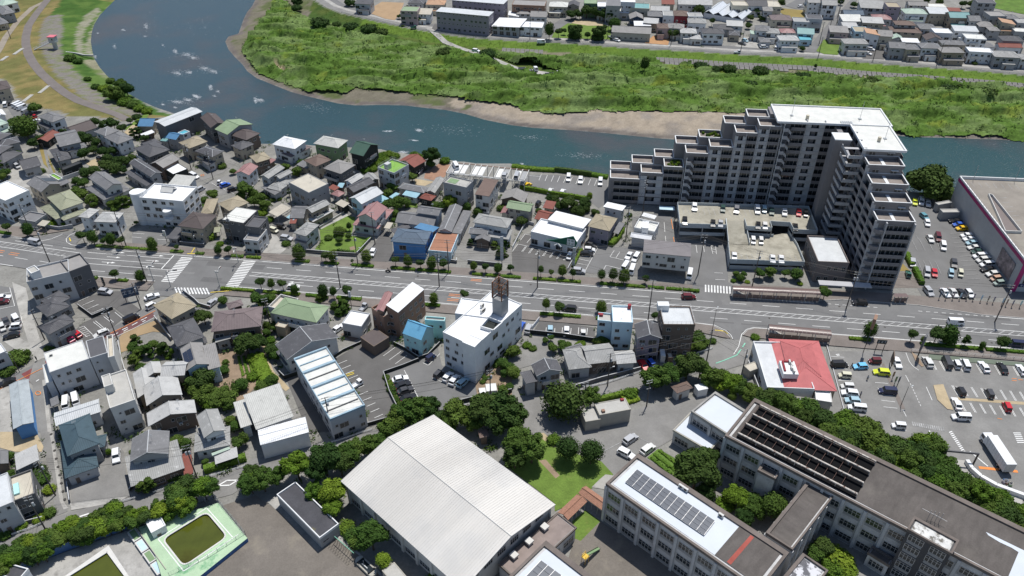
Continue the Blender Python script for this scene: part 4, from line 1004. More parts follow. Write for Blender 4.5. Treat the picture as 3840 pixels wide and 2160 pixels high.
marks('lane_dash',[[rd(s,.12),rd(s+5.1,.14)] for s in range(0,270,10)] + [[rd(s,1.7),rd(s+5,1.75)] for s in (-93,-83,-74)] + [[rd(s+3.5,-8.1),rd(s+8.6,-8.1)] for s in range(0,270,10)] + [[rd(s,-8.8),rd(s+5.1,-8.85)] for s in (-57,-47,-37)] + [[rd(s,-7.2),rd(s+5,-7.3)] for s in (-96,-86.5,-77)],.16,parent=R_)
marks('lane_line',[rl(-64,-34,1.0,2),rl(-64,-34,-2.2,2)],.16,parent=R_)
marks('dash',[[rd(s,3.6+.35*0),rd(s+1.2,3.6)] for s in np.arange(180,196,2.3)] + [[rd(s,3.4),rd(s+1.2,3.4)] for s in np.arange(207,228,2.3)],.16,parent=R_)
marks('crossing_bar',[[rd(-31,t),rd(-26.9,t)] for t in np.arange(-11.4,3.0,.9)] + [[rd(-9.3,t),rd(-5.1,t)] for t in np.arange(-11.6,3.1,.9)],.46,parent=R_)
marks('crossing_bar',[[rd(s,-14.2+.1*i),rd(s+2.4,-17.2+.1*i)] for i,s in enumerate(np.arange(-25,-14,1.0))] + [[rd(s,5.0),rd(s+.25,8.9)] for s in np.arange(143,151.5,.95)],.46,parent=R_)
marks('stop_line',[[rd(-34,3.0),rd(-34.3,-5.0)]],.35,parent=R_)
def arrow(s,t,left=False):
 mb=MB();L=3.4;z=.17
 mb.quad([rd(s,t-.09,z),rd(s+L,t-.09,z),rd(s+L,t+.09,z),rd(s,t+.09,z)]);mb.quad([rd(s+L,t-.42,z),rd(s+L+1.5,t,z),rd(s+L,t+.42,z)])
 if left: mb.quad([rd(s+L-1.4,t-.1,z),rd(s+L-1.0,t-.9,z),rd(s+L-.8,t-.9,z),rd(s+L-.8,t-.1,z)])
 me=mb.mesh('arrow',[M['paint']]);flip_up(me);link('arrow',me,R_)
for s,t in ((-56,2.3),(-42,2.2),(-56,-.6),(-42,-.9)): arrow(s,t)
for s,t in ((-56,-3.7),(-42,-4.1)): arrow(s,t,True)
for s,t in ((10,-6.6),(13,-6.6)):
 mb=MB();mb.quad([rd(s+1.4,t-.09,.17),rd(s+5,t-.09,.17),rd(s+5,t+.09,.17),rd(s+1.4,t+.09,.17)]);mb.quad([rd(s,t,.17),rd(s+1.5,t-.4,.17),rd(s+1.5,t+.4,.17)]);me=mb.mesh('arrow',[M['paint']]);flip_up(me)
 if s==10: link('arrow',me,R_)
marks('orange_mark',[[rd(s,t),rd(s+3.6,t)] for s,t in ((-96,-4.6),(-96,-5.6),(-90,-4.9),(-90,-5.9),(62.5,-6.4),(62.5,-7.2),(62.5,-8.9),(62.5,-9.7),(68,2.4),(68,1.6))],.22, 'paint_orange',parent=R_)
def pavement(name,pts,edges):
 o=link(name,pmesh(name,pts,M['paver'],.27));o['kind'] = 'structure'
 for e in edges:
  k=link('kerb',ribbon(e,.2,.285).mesh('kerb',[M['kerb']]),o)
pavement('pavement',rl(-61,139,3.95)+rl(-61,139,8.2)[::-1],[rl(-61,139,3.9)])
pavement('pavement',[rd(153,8),rd(156,3.95),rd(174,3.95),rd(185,6.45),rd(208,6.45),rd(226,3.95)]+rl(234,560,3.95)+rl(560,226,11)+[rd(200,11.5),rd(180,11),rd(155,11)],[[rd(156,3.9),rd(174,3.9),rd(185,6.4),rd(208,6.4),rd(226,3.9)]+rl(234,560,3.9)])
pavement('pavement',rl(-460,-92,3.95)+[rd(-78,12),rd(-84,12)]+rl(-100,-460,9.5),[rl(-460,-92,3.9)])
pavement('pavement',rl(-70,-33,-12.0)+rl(-33,-70,-17),[rl(-70,-33,-11.95)])
pavement('pavement',rl(-8,132,-12.0)+rl(132,-8,-16.2),[rl(-8,132,-11.95)])
pavement('pavement',P(2,2,1700,370,1850,362,2020,385,2130,440,2190,500,2205,515,2110,500,1850,440,1800,440),[P(2,2,1850,360,2020,383,2130,438,2195,500)])
pavement('pavement',P(2,2,2576,420,2440,412,2370,430,2325,480,2400,500,2576,520) + P(3,2,100,640)[:0],[P(2,2,2576,418,2440,410,2370,428,2320,480)])
pavement('pavement',rl(160,560,-11.7)+rl(560,160,-16.8),[rl(160,560,-11.65)])
marks('tactile_strip',[P(0,1,700,950,715,985),P(0,1,1960,1050,1925,1105),P(0,1,1885,1110,1985,1108),P(0,2,2120,50,2370,30),P(2,2,2040,430,2130,440,2170,470),P(1,1,0,1110,20,1160)],.35, 'paint_yellow',z=.285)
def levline(off):
 c=LEV;out=[]
 for i in range(len(c)):
  a=c[max(0,i-1)];b=c[min(len(c)-1,i+1)];d=b-a;d.z=0;d.normalize();out.append(c[i]+Vector((-d.y,d.x,0))*off)
 return out
def band(name,c,o0,o1,m,z):
 a=levline(o0);b=levline(o1);o=link(name,pmesh(name,a+b[::-1],M[m],z));o['kind'] = 'structure';return o
lr=band('levee_road',LEV,1.0,5.6, 'asphalt_old',.05)
band('levee_verge',LEV,5.6,8.4, 'soil_pale' if 0 else 'concrete',.03);band('frontage_road',LEV,8.4,13.0, 'asphalt',.05)
marks('edge_line',[levline(1.3),levline(5.3),levline(12.6)],.15, 'paint_worn',z=.07,parent=None)
tr=link('river_track',pmesh('river_track',ribbon_pts([Vector((p.x,p.y,0)) for p in TRK],3.4),M['soil_pale']));tr['kind'] = 'structure'
def drape(name,c,w,m,off=.12,st=3.0,wn=3):
 pts=[]
 for i in range(len(c)-1):
  n=max(1,int((c[i+1]-c[i]).length/st));pts+=[c[i].lerp(c[i+1],k/n) for k in range(n)]
 pts.append(c[-1]);mb=MB();L=[]
 for i in range(len(pts)):
  a=pts[max(0,i-1)];b=pts[min(len(pts)-1,i+1)];d=b-a;d.z=0;d.normalize();n=Vector((-d.y,d.x,0));row=[]
  for k in range(wn+1): q=pts[i]+n*w*(k/wn-.5);row.append(q)
  L.append(row)
 X=np.array([[q.x for q in r] for r in L]);Y=np.array([[q.y for q in r] for r in L]);Z=height(X,Y)+off
 idx=np.arange(X.size).reshape(X.shape);fs=np.stack([idx[:-1,:-1],idx[1:,:-1],idx[1:,1:],idx[:-1,1:]],-1).reshape(-1,4)
 me=grid_mesh(name,np.stack([X,Y,Z],-1).reshape(-1,3),fs);me.materials.append(M[m]);flip_up(me);o=link(name,me);o['kind'] = 'structure';return o
bpy.data.objects.remove(tr);drape('river_track',TRK,3.2, 'concrete',.25)
drape('gravel_pad',P(2,0,230,745,420,775,z=-2),9, 'concrete',.3)
M['path_grey']=mat('levee_path_grey',(.17,.15,.14),.9,.12,.2,fine=.08)
drape('levee_path',P(0,0,560,-80,480,10,370,150,290,270,265,380,265,460,290,560,340,650,420,750,540,860,660,950,800,1030,1000,1100,1180,1160,1290,1215,z=-.6),4.4, 'path_grey',.1)
M['path_pale']=mat('levee_path_pale',(.27,.235,.19),.9,.15,.2,fine=.1);drape('levee_path',P(0,0,480,10,330,80,180,220,60,380,0,500,-80,620,z=-.3),3.4, 'path_pale',.08)
CF=dict(ov=0)
def sluice():
 p=at(0,0,575,520,-2);R=root('sluice_gate_house',(p.x,p.y,-3),math.radians(-4), 'small white gate house with a pink roof standing on a pier by the river levee', 'gate house')
 I=R.matrix_basis.inverted()
 mb=MB();mb.box(-1.0,-.6,0,1.0,.6,6.6);mb.box(-1.6,-1.6,6.2,1.6,1.6,6.6);lm('pier',mb,[M['concrete_clean']],R)
 mb=MB();mb.box(-1.7,-1.6,6.6,1.7,1.6,9.4);lm('wall',mb,[WL['lgrey']],R)
 mb=MB();mb.box(-2.0,-1.9,9.4,2.0,1.9,9.65);lm('roof',mb,[mat('pink_roof',(.6,.16,.2),.6)],R)
 link('window',win_mesh(.8,.95),R,M4=MT((.5,-1.6,8.2)))
 q=at(0,0,345,505,0);a=Vector((-1.7,0,6.5));b=I @ Vector((q.x,q.y,.3));mb=MB();d=(b-a);n=Vector((-d.y,d.x,0)).normalized()*.7
 mb.quad([a+n,a-n,b-n,b+n]);mb.quad([a+n-VZ(.2),b+n-VZ(.2),b-n-VZ(.2),a-n-VZ(.2)])
 lm('footbridge',mb,[M['steel']],R)
 for s in (-1,1):
  mb=MB()
  for h in (.5,1.0): mb.cyl(a+n*s+VZ(h),b+n*s+VZ(h),.04,n=4)
  for k in range(7): p_=(a+n*s).lerp(b+n*s,k/6);mb.cyl(p_,p_+VZ(1),.04,n=4)
  lm('railing',mb,[M['white']],R)
sluice()
B('large dark grey riverside hall with a curved silver ribbed roof',(0,0,(1545,1225,1925,1078,2022,1128),8.5,'g','si','dgrey',dict(wins=.12,rise=.6,tiled=True)),cat='warehouse')
B('bright blue roofed house behind the dark riverside hall',(0,0,(1430,1222,1535,1272,1610,1190),4.5,'gA','bl','beige'))
B('pale green house roof at the top left corner by the levee',(0,0,(-80,20,20,60,160,10),5.5,'h','pgn','white'))
B('grey tiled house at the top left under the dry grass levee',(0,0,(-60,80,20,150,125,100),5.5,'h','mg','grey'))
B('low grey house at the left edge below the forked levee path',(0,0,(-90,190,-10,250,75,215),3.5,'h','mg','beige'))
B('brown roofed apartment house at the left edge beside the levee steps',(0,0,(-80,840,-40,915,110,882),6,'h','db','beige'),cat='apartments')
B('white roofed house at the left edge beside the row of parked white vans',(0,0,(-60,1120,-20,1175,55,1145),5,'gA','wh','white'))
B('pale green roofed house below the white roofed one at the left edge',(0,0,(-120,1230,-30,1275,85,1235),5.5,'h','pgn','white'))
B('mint green canopy roof beside the big round tree at the left',(0,0,(0,1310,20,1345,170,1300),3,'s0','pgn','none'),cat='carport')
B('dark tiled house at the left edge under the big round tree',(0,0,(-60,1430,0,1480,205,1430),5,'h','dg','grey'),(0,0,(-80,1370,-20,1420,120,1345),6,'h','dg','grey'))
B('grey tiled house beside the red pickup at the foot of the levee',(0,0,(375,1172,525,1232,668,1180),6,'h','mg','white'),(0,0,(350,1235,480,1300,570,1260),3.2,'s0','dg','white'))
B('low house with a wide brown tiled roof at the foot of the levee',(0,0,(642,1290,760,1358,1000,1292),3.6,'gB','db','lgrey'))
B('red roofed shed wedged between grey houses under the levee',(0,0,(445,1352,475,1425,600,1335),3.2,'gB','rs','black'),cat='shed')
B('grey hip roofed house in front of the dark garden trees by the levee',(0,0,(945,1325,1060,1370,1215,1320),6,'h','mg','white'),(0,0,(1040,1378,1185,1452,1342,1388),5.6,'h','mg','white'))
B('temple style grey tiled house with a decorated gable left of the garden',(0,1,(540,-100,600,30,830,5),6,'gB','mg','grey'),(0,1,(495,60,570,182,700,110),3.4,'h','dg','grey'),(0,1,(640,40,690,80,880,30),3.4,'h','mg','white'))
B('tall dark brown house with pilotis right behind the riverside hall',(0,0,(2015,1182,2120,1288,2252,1222),7.5,'gA','db','dgrey'))
B('house with a moss green gable roof and grey walls on the river bank',(0,0,(2165,1298,2287,1356,2546,1250),7,'gA','gn','grey'))
B('brown tiled house with a broad skirt roof below the moss green one',(0,0,(2370,1375,2450,1285,2620,1340),6,'h','db','brown'),(0,0,(2370,1385,2480,1440,2650,1390),3.4,'h','mb','brown'))
B('teal roofed shed beside the rooftop pool behind the hall',(0,0,(1645,1390,1690,1425,1765,1370),3.5,'s0','tq','grey'),cat='shed')
B('blue tin roofed house beside the turquoise rooftop pool',(0,0,(1695,1370,1770,1408,1862,1352),5,'gA','bl','grey'))
B('flat roofed annexe topped by a bright turquoise pool',(0,0,(1800,1335,1840,1358,1910,1328),5,'f','cy','white',dict(par=.3)),cat='shed')
B('white canopy among the pine trees left of the dark hall',(0,0,(1405,1350,1440,1375,1560,1340),3,'s0','wh','brown'),cat='shed')
B('house with a beige hip roof and white roof panels behind the narrow lane',(0,1,(1795,-15,1905,45,2090,-25),6,'h','tn','beige'))
B('old grey shed roof just left of the beige hip roofed house',(0,0,(1420,1440,1500,1490,1620,1430),5,'h','dg','grey'))
B('small dark gabled house beside the two white cars at the left',(0,1,(185,165,232,262,405,195),4,'gB','dg','grey'))
B('grey tiled farmhouse at the far left above the small dark gabled house',(0,1,(-60,130,30,195,235,85),4,'h','dg','grey'),(0,1,(-80,60,0,100,130,20),6,'h','dg','beige'))
B('white three storey block cut by the left edge of the photo',(0,1,(75,375,292,470,55,576),9,'f','wh','white',dict(par=.3)),cat='apartments')
B('grey gabled house with dark solar roof behind the green hip roofs',(0,1,(265,400,415,485,590,385),6,'gA','mg','beige'),(0,1,(555,400,590,430,705,395),5,'s0','mg','beige'),extras=[('solar',0,6,4,3,1)])
B('bright green artificial lawn roof garden with a white rim',(0,1,(500,320,590,370,640,355),3.5,'f','tf','white',dict(par=.4)),cat='garage')
B('black single storey modern pavilion with a flat roof in the garden',(0,1,(595,248,640,262,822,190),3.6,'f','bk','black',dict(par=.1)),cat='house')
B('house with a weathered olive green hip roof over lower skirt roofs',(0,1,(470,535,608,668,850,590),6,'h','ol','offw'),(0,1,(395,640,560,760,760,660),3.3,'h','ol','offw'),(0,1,(600,735,640,772,890,680),3.3,'h','ol','offw'))
B('flat roofed grey garage with a parapet by the bus stop pavement',(0,1,(190,760,355,790,462,712),3.2,'f','mg','grey',dict(par=.4)),cat='garage')
B('little white canopy in front of the olive roofed house',(0,1,(372,815,450,828,485,782),2.6,'s0','be','none'),cat='carport')
B('white two storey house with dazzling pale tiles behind the row of street trees',(0,1,(775,735,890,747,1005,660),6,'h','pg','white'),(0,1,(940,782,1160,790,1325,690),6,'h','pg','white'))
B('large grey temple roofed house amid trees left of the white clinic',(0,1,(890,340,1068,466,1225,392),6.6,'gA','mg','offw'),(0,1,(855,442,1045,566,1315,455),3.6,'h','mg','offw'))
def clinic():
 R=B('white four storey clinic with a round stair tower and balconies',(0,1,(1405,547,1840,586,1935,437),11,'f','wh','white',dict(wins=.9,par=.5,kinds=[(1.6,1.2),(1.3,1.3),(2.4,1.4)])),cat='office')
 p=at(0,1,1370,480,12.5);I=R.matrix_basis.inverted();q=I @ Vector((p.x,p.y,0));mb=MB();mb.cyl((q.x,q.y,0),(q.x,q.y,12.6),2.3,n=20);mb.box(q.x-1,q.y,0,q.x+2.5,q.y+2.4,12.5);link('stair_tower',fix(mb.mesh('stair_tower',[WL['white']])),R)
 p=at(0,1,1700,470,11);q=I @ Vector((p.x,p.y,0));link('skylight',fix(gable_mesh(4.6,3.4,1.4,11.3).mesh('skylight',[WL['offw'],WL['grey'],WL['grey']])),R,M4=MT((q.x,q.y,0)))
 for z in (4.4,7.2):
  p=at(0,1,1680,640,9);q=I @ Vector((p.x,p.y,0));mb=MB();mb.cyl((q.x,q.y-.4,z),(q.x,q.y-.4,z+1),1.5,n=16);lm('balcony',mb,[WL['white']],R)
clinic()
B('dark tiled hip roofed house behind the white clinic',(0,1,(1345,42,1502,134,1712,56),6,'h','dg','dgrey'))
B('dark two tier gabled house between the clinic and the garden',(0,1,(1300,195,1515,332,1627,285),6.3,'gA','dg','grey'),(0,1,(1255,288,1475,425,1530,380),3.6,'s0','dg','grey'))
B('brown grey gabled house joined to a bright white flat roof',(0,1,(1560,172,1642,242,1812,150),6,'gB','gy','brown'),(0,1,(1640,242,1742,306,1868,240),4.6,'f','wh','black',dict(par=.05)))
B('long pale ribbed canopy behind the clinic with a van beside it',(0,1,(1690,405,1900,425,2045,350),5.5,'s0','wr','lgrey'),cat='warehouse')
B('dark tiled house with rooftop solar heaters by the small corner car park',(0,1,(1960,72,2137,132,2268,76),6,'h','dg','beige'),(0,1,(1975,130,2090,215,2160,170),3.3,'s0','dg','lgrey'))
B('grey roofed house beside the crossroads left of the pink tiled one',(0,1,(2330,10,2420,60,2560,0),5,'h','dg','beige'))
B('pale pink tiled house with white walls east of the corner car park',(0,1,(2380,275,2505,315,2600,225),6,'gB','pk','white'))
B('house with a tan tiled roof and solar rack behind the white topped grey house',(0,1,(2035,662,2142,697,2200,545),5,'h','tn','beige'),(0,1,(2150,615,2305,675,2505,590),6,'h','tn','beige'))
B('two storey house with a dark brown hip roof beside the main road',(0,1,(1785,822,2040,857,2192,716),6.4,'h','db','beige'),(0,1,(1690,930,1780,960,1880,860),3,'s0','dg','grey'))
B('dark grey modern building with a flat pale roof near the crossing',(0,1,(2205,787,2452,799,2592,668),8,'f','ow','dgrey',dict(par=.12)),(1,1,(-90,930,20,985,110,870),5.2,'f','gy','lgrey',dict(par=.5)),(1,1,(-80,800,30,850,118,748),8,'f','dg','dgrey',dict(par=.4)),cat='office')
B('yellow green carport beside the dark grey modern building',(0,1,(2150,882,2212,886,2222,838),2.8,'s0','ol','none'),cat='carport')
B('white walled office with a planted roof terrace at the junction',(0,1,(330,1255,275,1402,700,1302),9.5,'f','gy','lgrey',dict(par=.6)),(0,1,(610,1185,700,1300,900,1220),9.5,'f','gy','dgrey',dict(par=.6)),(0,1,(350,1228,268,1262,318,1310),12,'f','st','white',dict(par=.3,wins=0)),cat='office')
B('white roofed house over a lower red brown roof near the river',(1,0,(160,1452,390,1500,515,1415),6.8,'h','wh','white'),(1,1,(250,97,352,132,560,30),3.5,'h','mb','white'))
B('boxy green walled house with a ribbed off white roof on the bank',(1,1,(575,-5,827,42,922,-40),6.8,'h','wr','green'))
B('tall black barn like house with a dark green roof on the bank',(1,1,(945,80,1080,122,1242,10),7.5,'gA','dgn','black',dict(rise=2.6)))
B('brown hip roofed house beside the green walled house',(1,1,(480,165,602,227,742,150),6,'h','br','beige'),(1,1,(405,207,512,250,560,205),3.2,'s0','mg','beige'))
B('grey hip roofed house with dark walls and a wide balcony',(1,1,(675,243,853,301,1012,212),6.6,'h','gy','dgrey'),extras=[('balcony',0,3,-.9,.6,1.4,'grey')])
B('block of flats with a square cream flat roof and aerial',(1,1,(330,387,532,492,728,401),7.6,'f','be','grey',dict(par=.15)),cat='apartments',extras=[('aerial',0,0,.3,7.6)])
B('cluster roofed grey house with two gables left of the cream flat roof',(1,1,(55,312,125,350,290,240),6.2,'gB','lg','lgrey'),(1,1,(188,322,240,352,368,286),5.8,'gB','lg','lgrey'),(1,1,(145,412,236,474,385,366),3.5,'h','lg','lgrey'),(1,1,(50,437,190,514,245,470),3,'s0','mg','lgrey'))
B('tan tiled house at the lane corner above the grey gabled cluster',(1,1,(-70,122,5,190,137,130),6,'h','tn','brown'),(1,1,(60,180,120,215,205,170),3.2,'s0','pk','brown'))
B('yellow cream carport roof in the weedy lot by the lane',(1,1,(130,682,216,732,356,662),3.2,'s0','be','none'),cat='carport')
B('turquoise canopy beside a patched old workshop',(1,1,(303,737,372,768,450,735),3.2,'s0','sk','none'),cat='carport')
B('old grey roofed workshop with patched walls behind the turquoise canopy',(1,1,(370,682,480,748,540,625),3.6,'gA','mg','stain'),(1,1,(345,770,400,800,420,750),3,'s0','rs','stain'),cat='shed')
B('two storey house with pale ridged tiles beside the curving wall',(1,1,(500,647,562,694,748,604),6.2,'gB','lg','tan'),(1,1,(545,745,575,785,790,680),3.3,'s0','pg','tan'))
B('small grey hip roofed house beside the topiary lawn',(1,1,(370,897,502,928,640,812),6,'h','lg','lgrey'),(1,1,(360,960,500,1000,520,950),3.2,'s0','mv','lgrey'))
B('patched silver roof with pale blue walls behind the slate gables',(1,1,(890,372,962,402,1090,326),5.8,'gB','pg','lblue'),(1,1,(820,425,870,440,895,400),3,'s0','sk','brown'))
B('dark slate gabled house with brown walls in the middle of the quarter',(1,1,(915,427,982,488,1193,386),6.4,'gB','dg','brown'),(1,1,(1080,320,1150,386,1236,345),5,'gA','lg','brown'))
B('house with a shining silver ribbed roof above the wall with the hydrant lane',(1,1,(940,542,1062,606,1282,492),6.4,'gB','si','lblue'),(1,1,(1040,640,1080,690,1340,560),3,'s0','sk','lblue'))
B('small shed with cream roof sheets by the bent alley',(1,1,(795,600,880,640,910,590),3,'s0','be','black'),cat='shed')
B('red brown lean to behind the cream roofed flats',(1,1,(722,440,792,470,842,440),3,'s0','rs','stain'),cat='shed')
B('dusty pink low roof next to the dark slate gable',(1,1,(750,502,832,532,908,492),3.2,'h','pk','lgrey'),cat='shed')
B('large house with a dusty pink roof over a pink skirt roof by the lawn',(1,1,(1010,737,1206,771,1322,642),6.6,'gA' if 0 else 'gB','pk','offw',dict(rise=2)),(1,1,(955,826,1227,856,1388,662),3.4,'h','pk','offw',dict(rise=.8)))
B('white walled cube house with a bright green roof and railings',(1,1,(1245,232,1390,302,1536,216),8,'f','tf','lgrey',dict(par=.5)),cat='house',extras=[('rails',0,8.5),('box',0,-.5,.2,8,2.2,1.8,2.2,'lgrey','stair_box')])
B('weathered red roofed house alone on the river bank',(1,1,(1420,172,1592,237,1712,166),4.6,'gB','rs','black',dict(rise=1.6)))
B('low L shaped grey tiled house with old silver wing by the fallow plot',(1,1,(1425,442,1690,494,1762,442),3.6,'h','mg','stain'),(1,1,(1735,445,1800,495,1900,350),3.6,'gB','lg','stain'))
B('sky blue lean to roof in front of the low L shaped house',(1,1,(1470,510,1612,545,1655,492),2.9,'s0','sk','white'),cat='shed')
B('rusty red hipped shed roof beside the sky blue lean to',(1,1,(1640,542,1762,572,1818,522),3.2,'h','rs','black'),cat='shed')
B('small pale blue hut in the trees behind the pink roofed house',(1,1,(1345,527,1378,548,1448,507),2.6,'s0','sk','white'),cat='shed')
B('grey three storey house with a railed lawn terrace on its roof',(1,1,(1885,392,2117,446,2182,378),9.6,'f','st','grey',dict(par=.4)),extras=[('rails',0,10),('box',0,-.45,0,9.62,3.6,3.2,.06,'green','roof_lawn')])
B('tall narrow house with a brown lean roof and cream walls',(1,1,(2175,542,2347,528,2441,382),7.8,'s0','br','offw',dict(ov=.2)))
B('low brown tiled outbuilding beside the yellow car',(2,1,(-120,560,122,592,165,500),3.2,'gB','gy','brown'),cat='shed')
B('large grey tiled house with a long low front roof behind the blue house',(1,1,(1612,692,1836,724,1876,648),6.2,'gA','mg','lgrey'),(1,1,(1400,788,1786,833,1830,715),3.7,'gA','mg','lgrey'))
B('long narrow grey tiled storehouse running back from the road',(1,1,(1945,622,1830,872,1965,896),4.6,'gA','mg','offw'),(1,1,(2085,665,1970,905,2045,950),3.6,'s3','mg','offw'))
B('bright blue walled shop with a slate hip roof on the main road',(1,1,(1355,980,1707,1012,1763,876),6.4,'h','sb','blue',dict(wins=.7)),(1,1,(1590,858,1780,905,1838,836),5,'s1','bl','blue'),cat='shop')
B('garage with a rust orange flat roof beside the blue shop',(1,1,(1730,1080,1963,1090,2039,902),3.8,'f','oc','lblue',dict(par=.06)),cat='garage')
B('dark grey carport roof behind the blue shop',(1,1,(1285,885,1400,905,1560,850),2.8,'s0','dg','none'),cat='carport')
B('small cream canopy left of the dark grey carport',(1,1,(1283,848,1345,853,1382,800),2.9,'s0','be','none'),cat='carport')
B('stately white walled house with grey tiles and gabled porches behind a courtyard',(1,1,(2180,787,2531,847,2578,752),6.8,'h','lg','white'),(1,1,(2150,905,2545,962,2570,880),3.6,'s0','lg','white'),(1,1,(2200,968,2350,982,2360,925),3.4,'gB','mg','brown'),(1,1,(2140,900,2330,915,2345,850),4.2,'gA','mg','white'))
B('old house with a yellow green metal roof behind the stately house',(2,1,(-60,642,182,682,216,604),5.4,'gA','gn','stain'))
B('rust red gabled shed behind the white pharmacy',(2,1,(225,752,345,782,422,692),3.2,'gA','rs','stain'),cat='shed')
B('small rust red shed roof among the trees by the hedge',(2,1,(310,637,412,657,446,594),3,'s0','rs','beige'),cat='shed')
B('maroon gabled hut near the stately house porch',(1,1,(2460,690,2540,710,2576,640),3,'gB','pk','stain'),cat='shed')
B('tan hip roofed house with mauve walls right of the pharmacy',(2,1,(755,836,982,877,1063,747),6.4,'h','tn','mauve'))
B('pale two storey house with a white roof beside the apartment tower',(2,1,(915,647,1108,689,1153,623),5.8,'s1','wh','lgrey'))
B('slatted grey carport beside the mauve walled house',(2,1,(1015,892,1070,907,1135,800),2.7,'s2','mg','none'),cat='carport')
B('white utility building with a square box on its parapet roof',(2,1,(1230,853,1432,897,1452,802),4.2,'f','ow','white',dict(par=.7)),(2,1,(1310,830,1372,850,1378,780),6.4,'f','wh','white',dict(wins=0,par=.1)),cat='utility building',name='utility_building')
B('white round roofed store in front of the utility building',(2,1,(1190,935,1400,968,1420,922),4,'gA','wh','lgrey',dict(rise=.8,wins=0)),cat='warehouse')
B('white flat canopy behind the utility building',(2,1,(1303,722,1435,758,1446,727),3,'s0','wh','none'),cat='carport')
B('three storey pale house with a mauve grey roof on the main road',(2,1,(1320,1090,1800,1135,1803,1032),8.6,'s0','mv','offw',dict(rise=1.2,tiled=False,ov=.15,z0=2.7)),(2,1,(1345,1120,1770,1160,1780,1060),2.7,'f','dg','brown',dict(wins=.5,par=0)),cat='apartments')
def pharmacy():
 R=B('white pharmacy with a green gable sign and a row of parking bays',(2,1,(280,756,190,890,650,1000),4.9,'f','wh','white',dict(par=.5,kinds=[(2.4,2.0),(3.0,2.0)],wins=.9,fh=9)),(2,1,(450,673,356,776,716,866),5.6,'s3','wh','white',dict(wins=0,rise=.6)),cat='shop')
 a=at(2,1,345,962,4.2);b=at(2,1,640,1026,4.2);I=R.matrix_basis.inverted();a=I @ Vector((a.x,a.y,0));b=I @ Vector((b.x,b.y,0));d=(b-a).normalized();n=Vector((d.y,-d.x,0));o=n*.35
 mb=MB();L=(b-a).length;pr=[(0,4.3),(L,3.9),(L+.6,5.6),(L-.9,8.0),(L*.25,4.9)]
 f=[a+d*x+o+VZ(z) for x,z in pr];k=[p-n*.3 for p in f];mb.quad(f);mb.quad(k[::-1])
 for i in range(5): mb.quad([f[i],k[i],k[(i+1)%5],f[(i+1)%5]])
 sg=link('gable_sign',fix(mb.mesh('gable_sign',[mat('sign_green',(.015,.11,.07),.5)])),R)
 c=a+d*(L-1.6)+o*1.25+VZ(5.5);mb=MB();u=d*1.35;v=VZ(1.25);mb.quad([c-u-v,c+u-v,c+u+v,c-u+v])
 def bar(x0,z0,x1,z1,mi=1): w=n*.015;mb.quad([c+w+d*x0+VZ(z0),c+w+d*x1+VZ(z0),c+w+d*x1+VZ(z1),c+w+d*x0+VZ(z1)],mi)
 for cx_,cz_,g_ in ((-.62,.58,0),(.62,.58,1),(-.62,-.58,2),(.62,-.58,3)):
  S_=[[(-.4,.25,.4,.35),(-.05,.35,.05,.48),(-.3,-.3,-.2,.15),(.2,-.3,.3,.15),(-.3,.05,.3,.15),(-.05,-.45,.05,.05)],[(-.45,-.4,-.35,.4),(-.15,-.4,-.05,.4),(-.45,.3,-.05,.4),(-.45,0,-.05,.1),(.05,.3,.45,.4),(.05,-.4,.15,.4),(.2,-.1,.45,0),(.2,-.4,.3,.1)],[(-.45,-.4,-.35,.4),(-.2,.25,.45,.35),(-.1,0,.4,.1),(.1,-.4,.2,.4),(-.2,-.4,.4,-.3)],[(-.45,-.45,.45,-.36),(-.4,-.3,-.3,.3),(-.1,.25,.4,.35),(-.1,0,.4,.1),(.1,-.25,.2,.4),(-.1,-.25,.4,-.16)]][g_]
  for q in S_: bar(cx_+q[0],cz_+q[1],cx_+q[2],cz_+q[3])
 lm('sign_lettering',mb,[WL['white'],MATS['sign_green']],sg)
 c=at(2,1,480,1000,2.8);c=I @ Vector((c.x,c.y,0));link('porch',fix(gable_mesh(2.6,3.4,.9,2.9,along='y').mesh('porch',[WL['white'],WL['white'],WL['white']])),R,M4=MT((c.x,c.y-.6,0)))
 for s in (-1,1): link('post',_post(2.9),R,loc=(c.x+s*1.2,c.y-2.0,0))
pharmacy()
B('dark tiled old house with several hip roofs west of the marked car park',(0,2,(360,187,477,291,745,215),6,'h','dg','grey'),(0,2,(400,125,520,200,720,100),6.4,'h','dg','grey'),(0,2,(362,265,410,335,590,300),3.4,'s0','dg','grey'))
B('dark pyramid roofed house beside the two pink and red cars',(0,2,(400,387,491,470,753,332),6,'h','dg','grey'))
B('house with a large olive tan hip roof at the corner of the side road',(0,2,(1535,172,1726,313,1981,178),6.4,'h','tn','beige'),(0,2,(1600,290,1740,370,2010,215),3.4,'h','dg','beige'))
B('grey hip roofed house with a solar heater beside the soil plot',(0,2,(1675,392,1781,593,2052,480),6,'h','dg','grey'),(0,2,(1750,590,1800,640,2090,560),3.3,'s0','dg','grey'))
B('large house with a mauve brown hip roof and a skylight',(0,2,(2262,225,2122,442,2625,383),6.4,'h','mb','brown'),(0,2,(2285,152,2300,215,2450,170),6,'h','mb','brown'),(0,2,(2150,470,2165,552,2325,522),3.5,'s0','lg','grey'))
B('grey gabled house with two banks of rooftop solar panels',(0,2,(1812,613,1872,836,2106,770),6.2,'gA','gy','lblue'),(0,2,(2052,612,2096,824,2231,827),5.6,'s2','gy','lblue',dict(rise=1.2)),extras=[('solar',0,6.2,5,2,-1)])
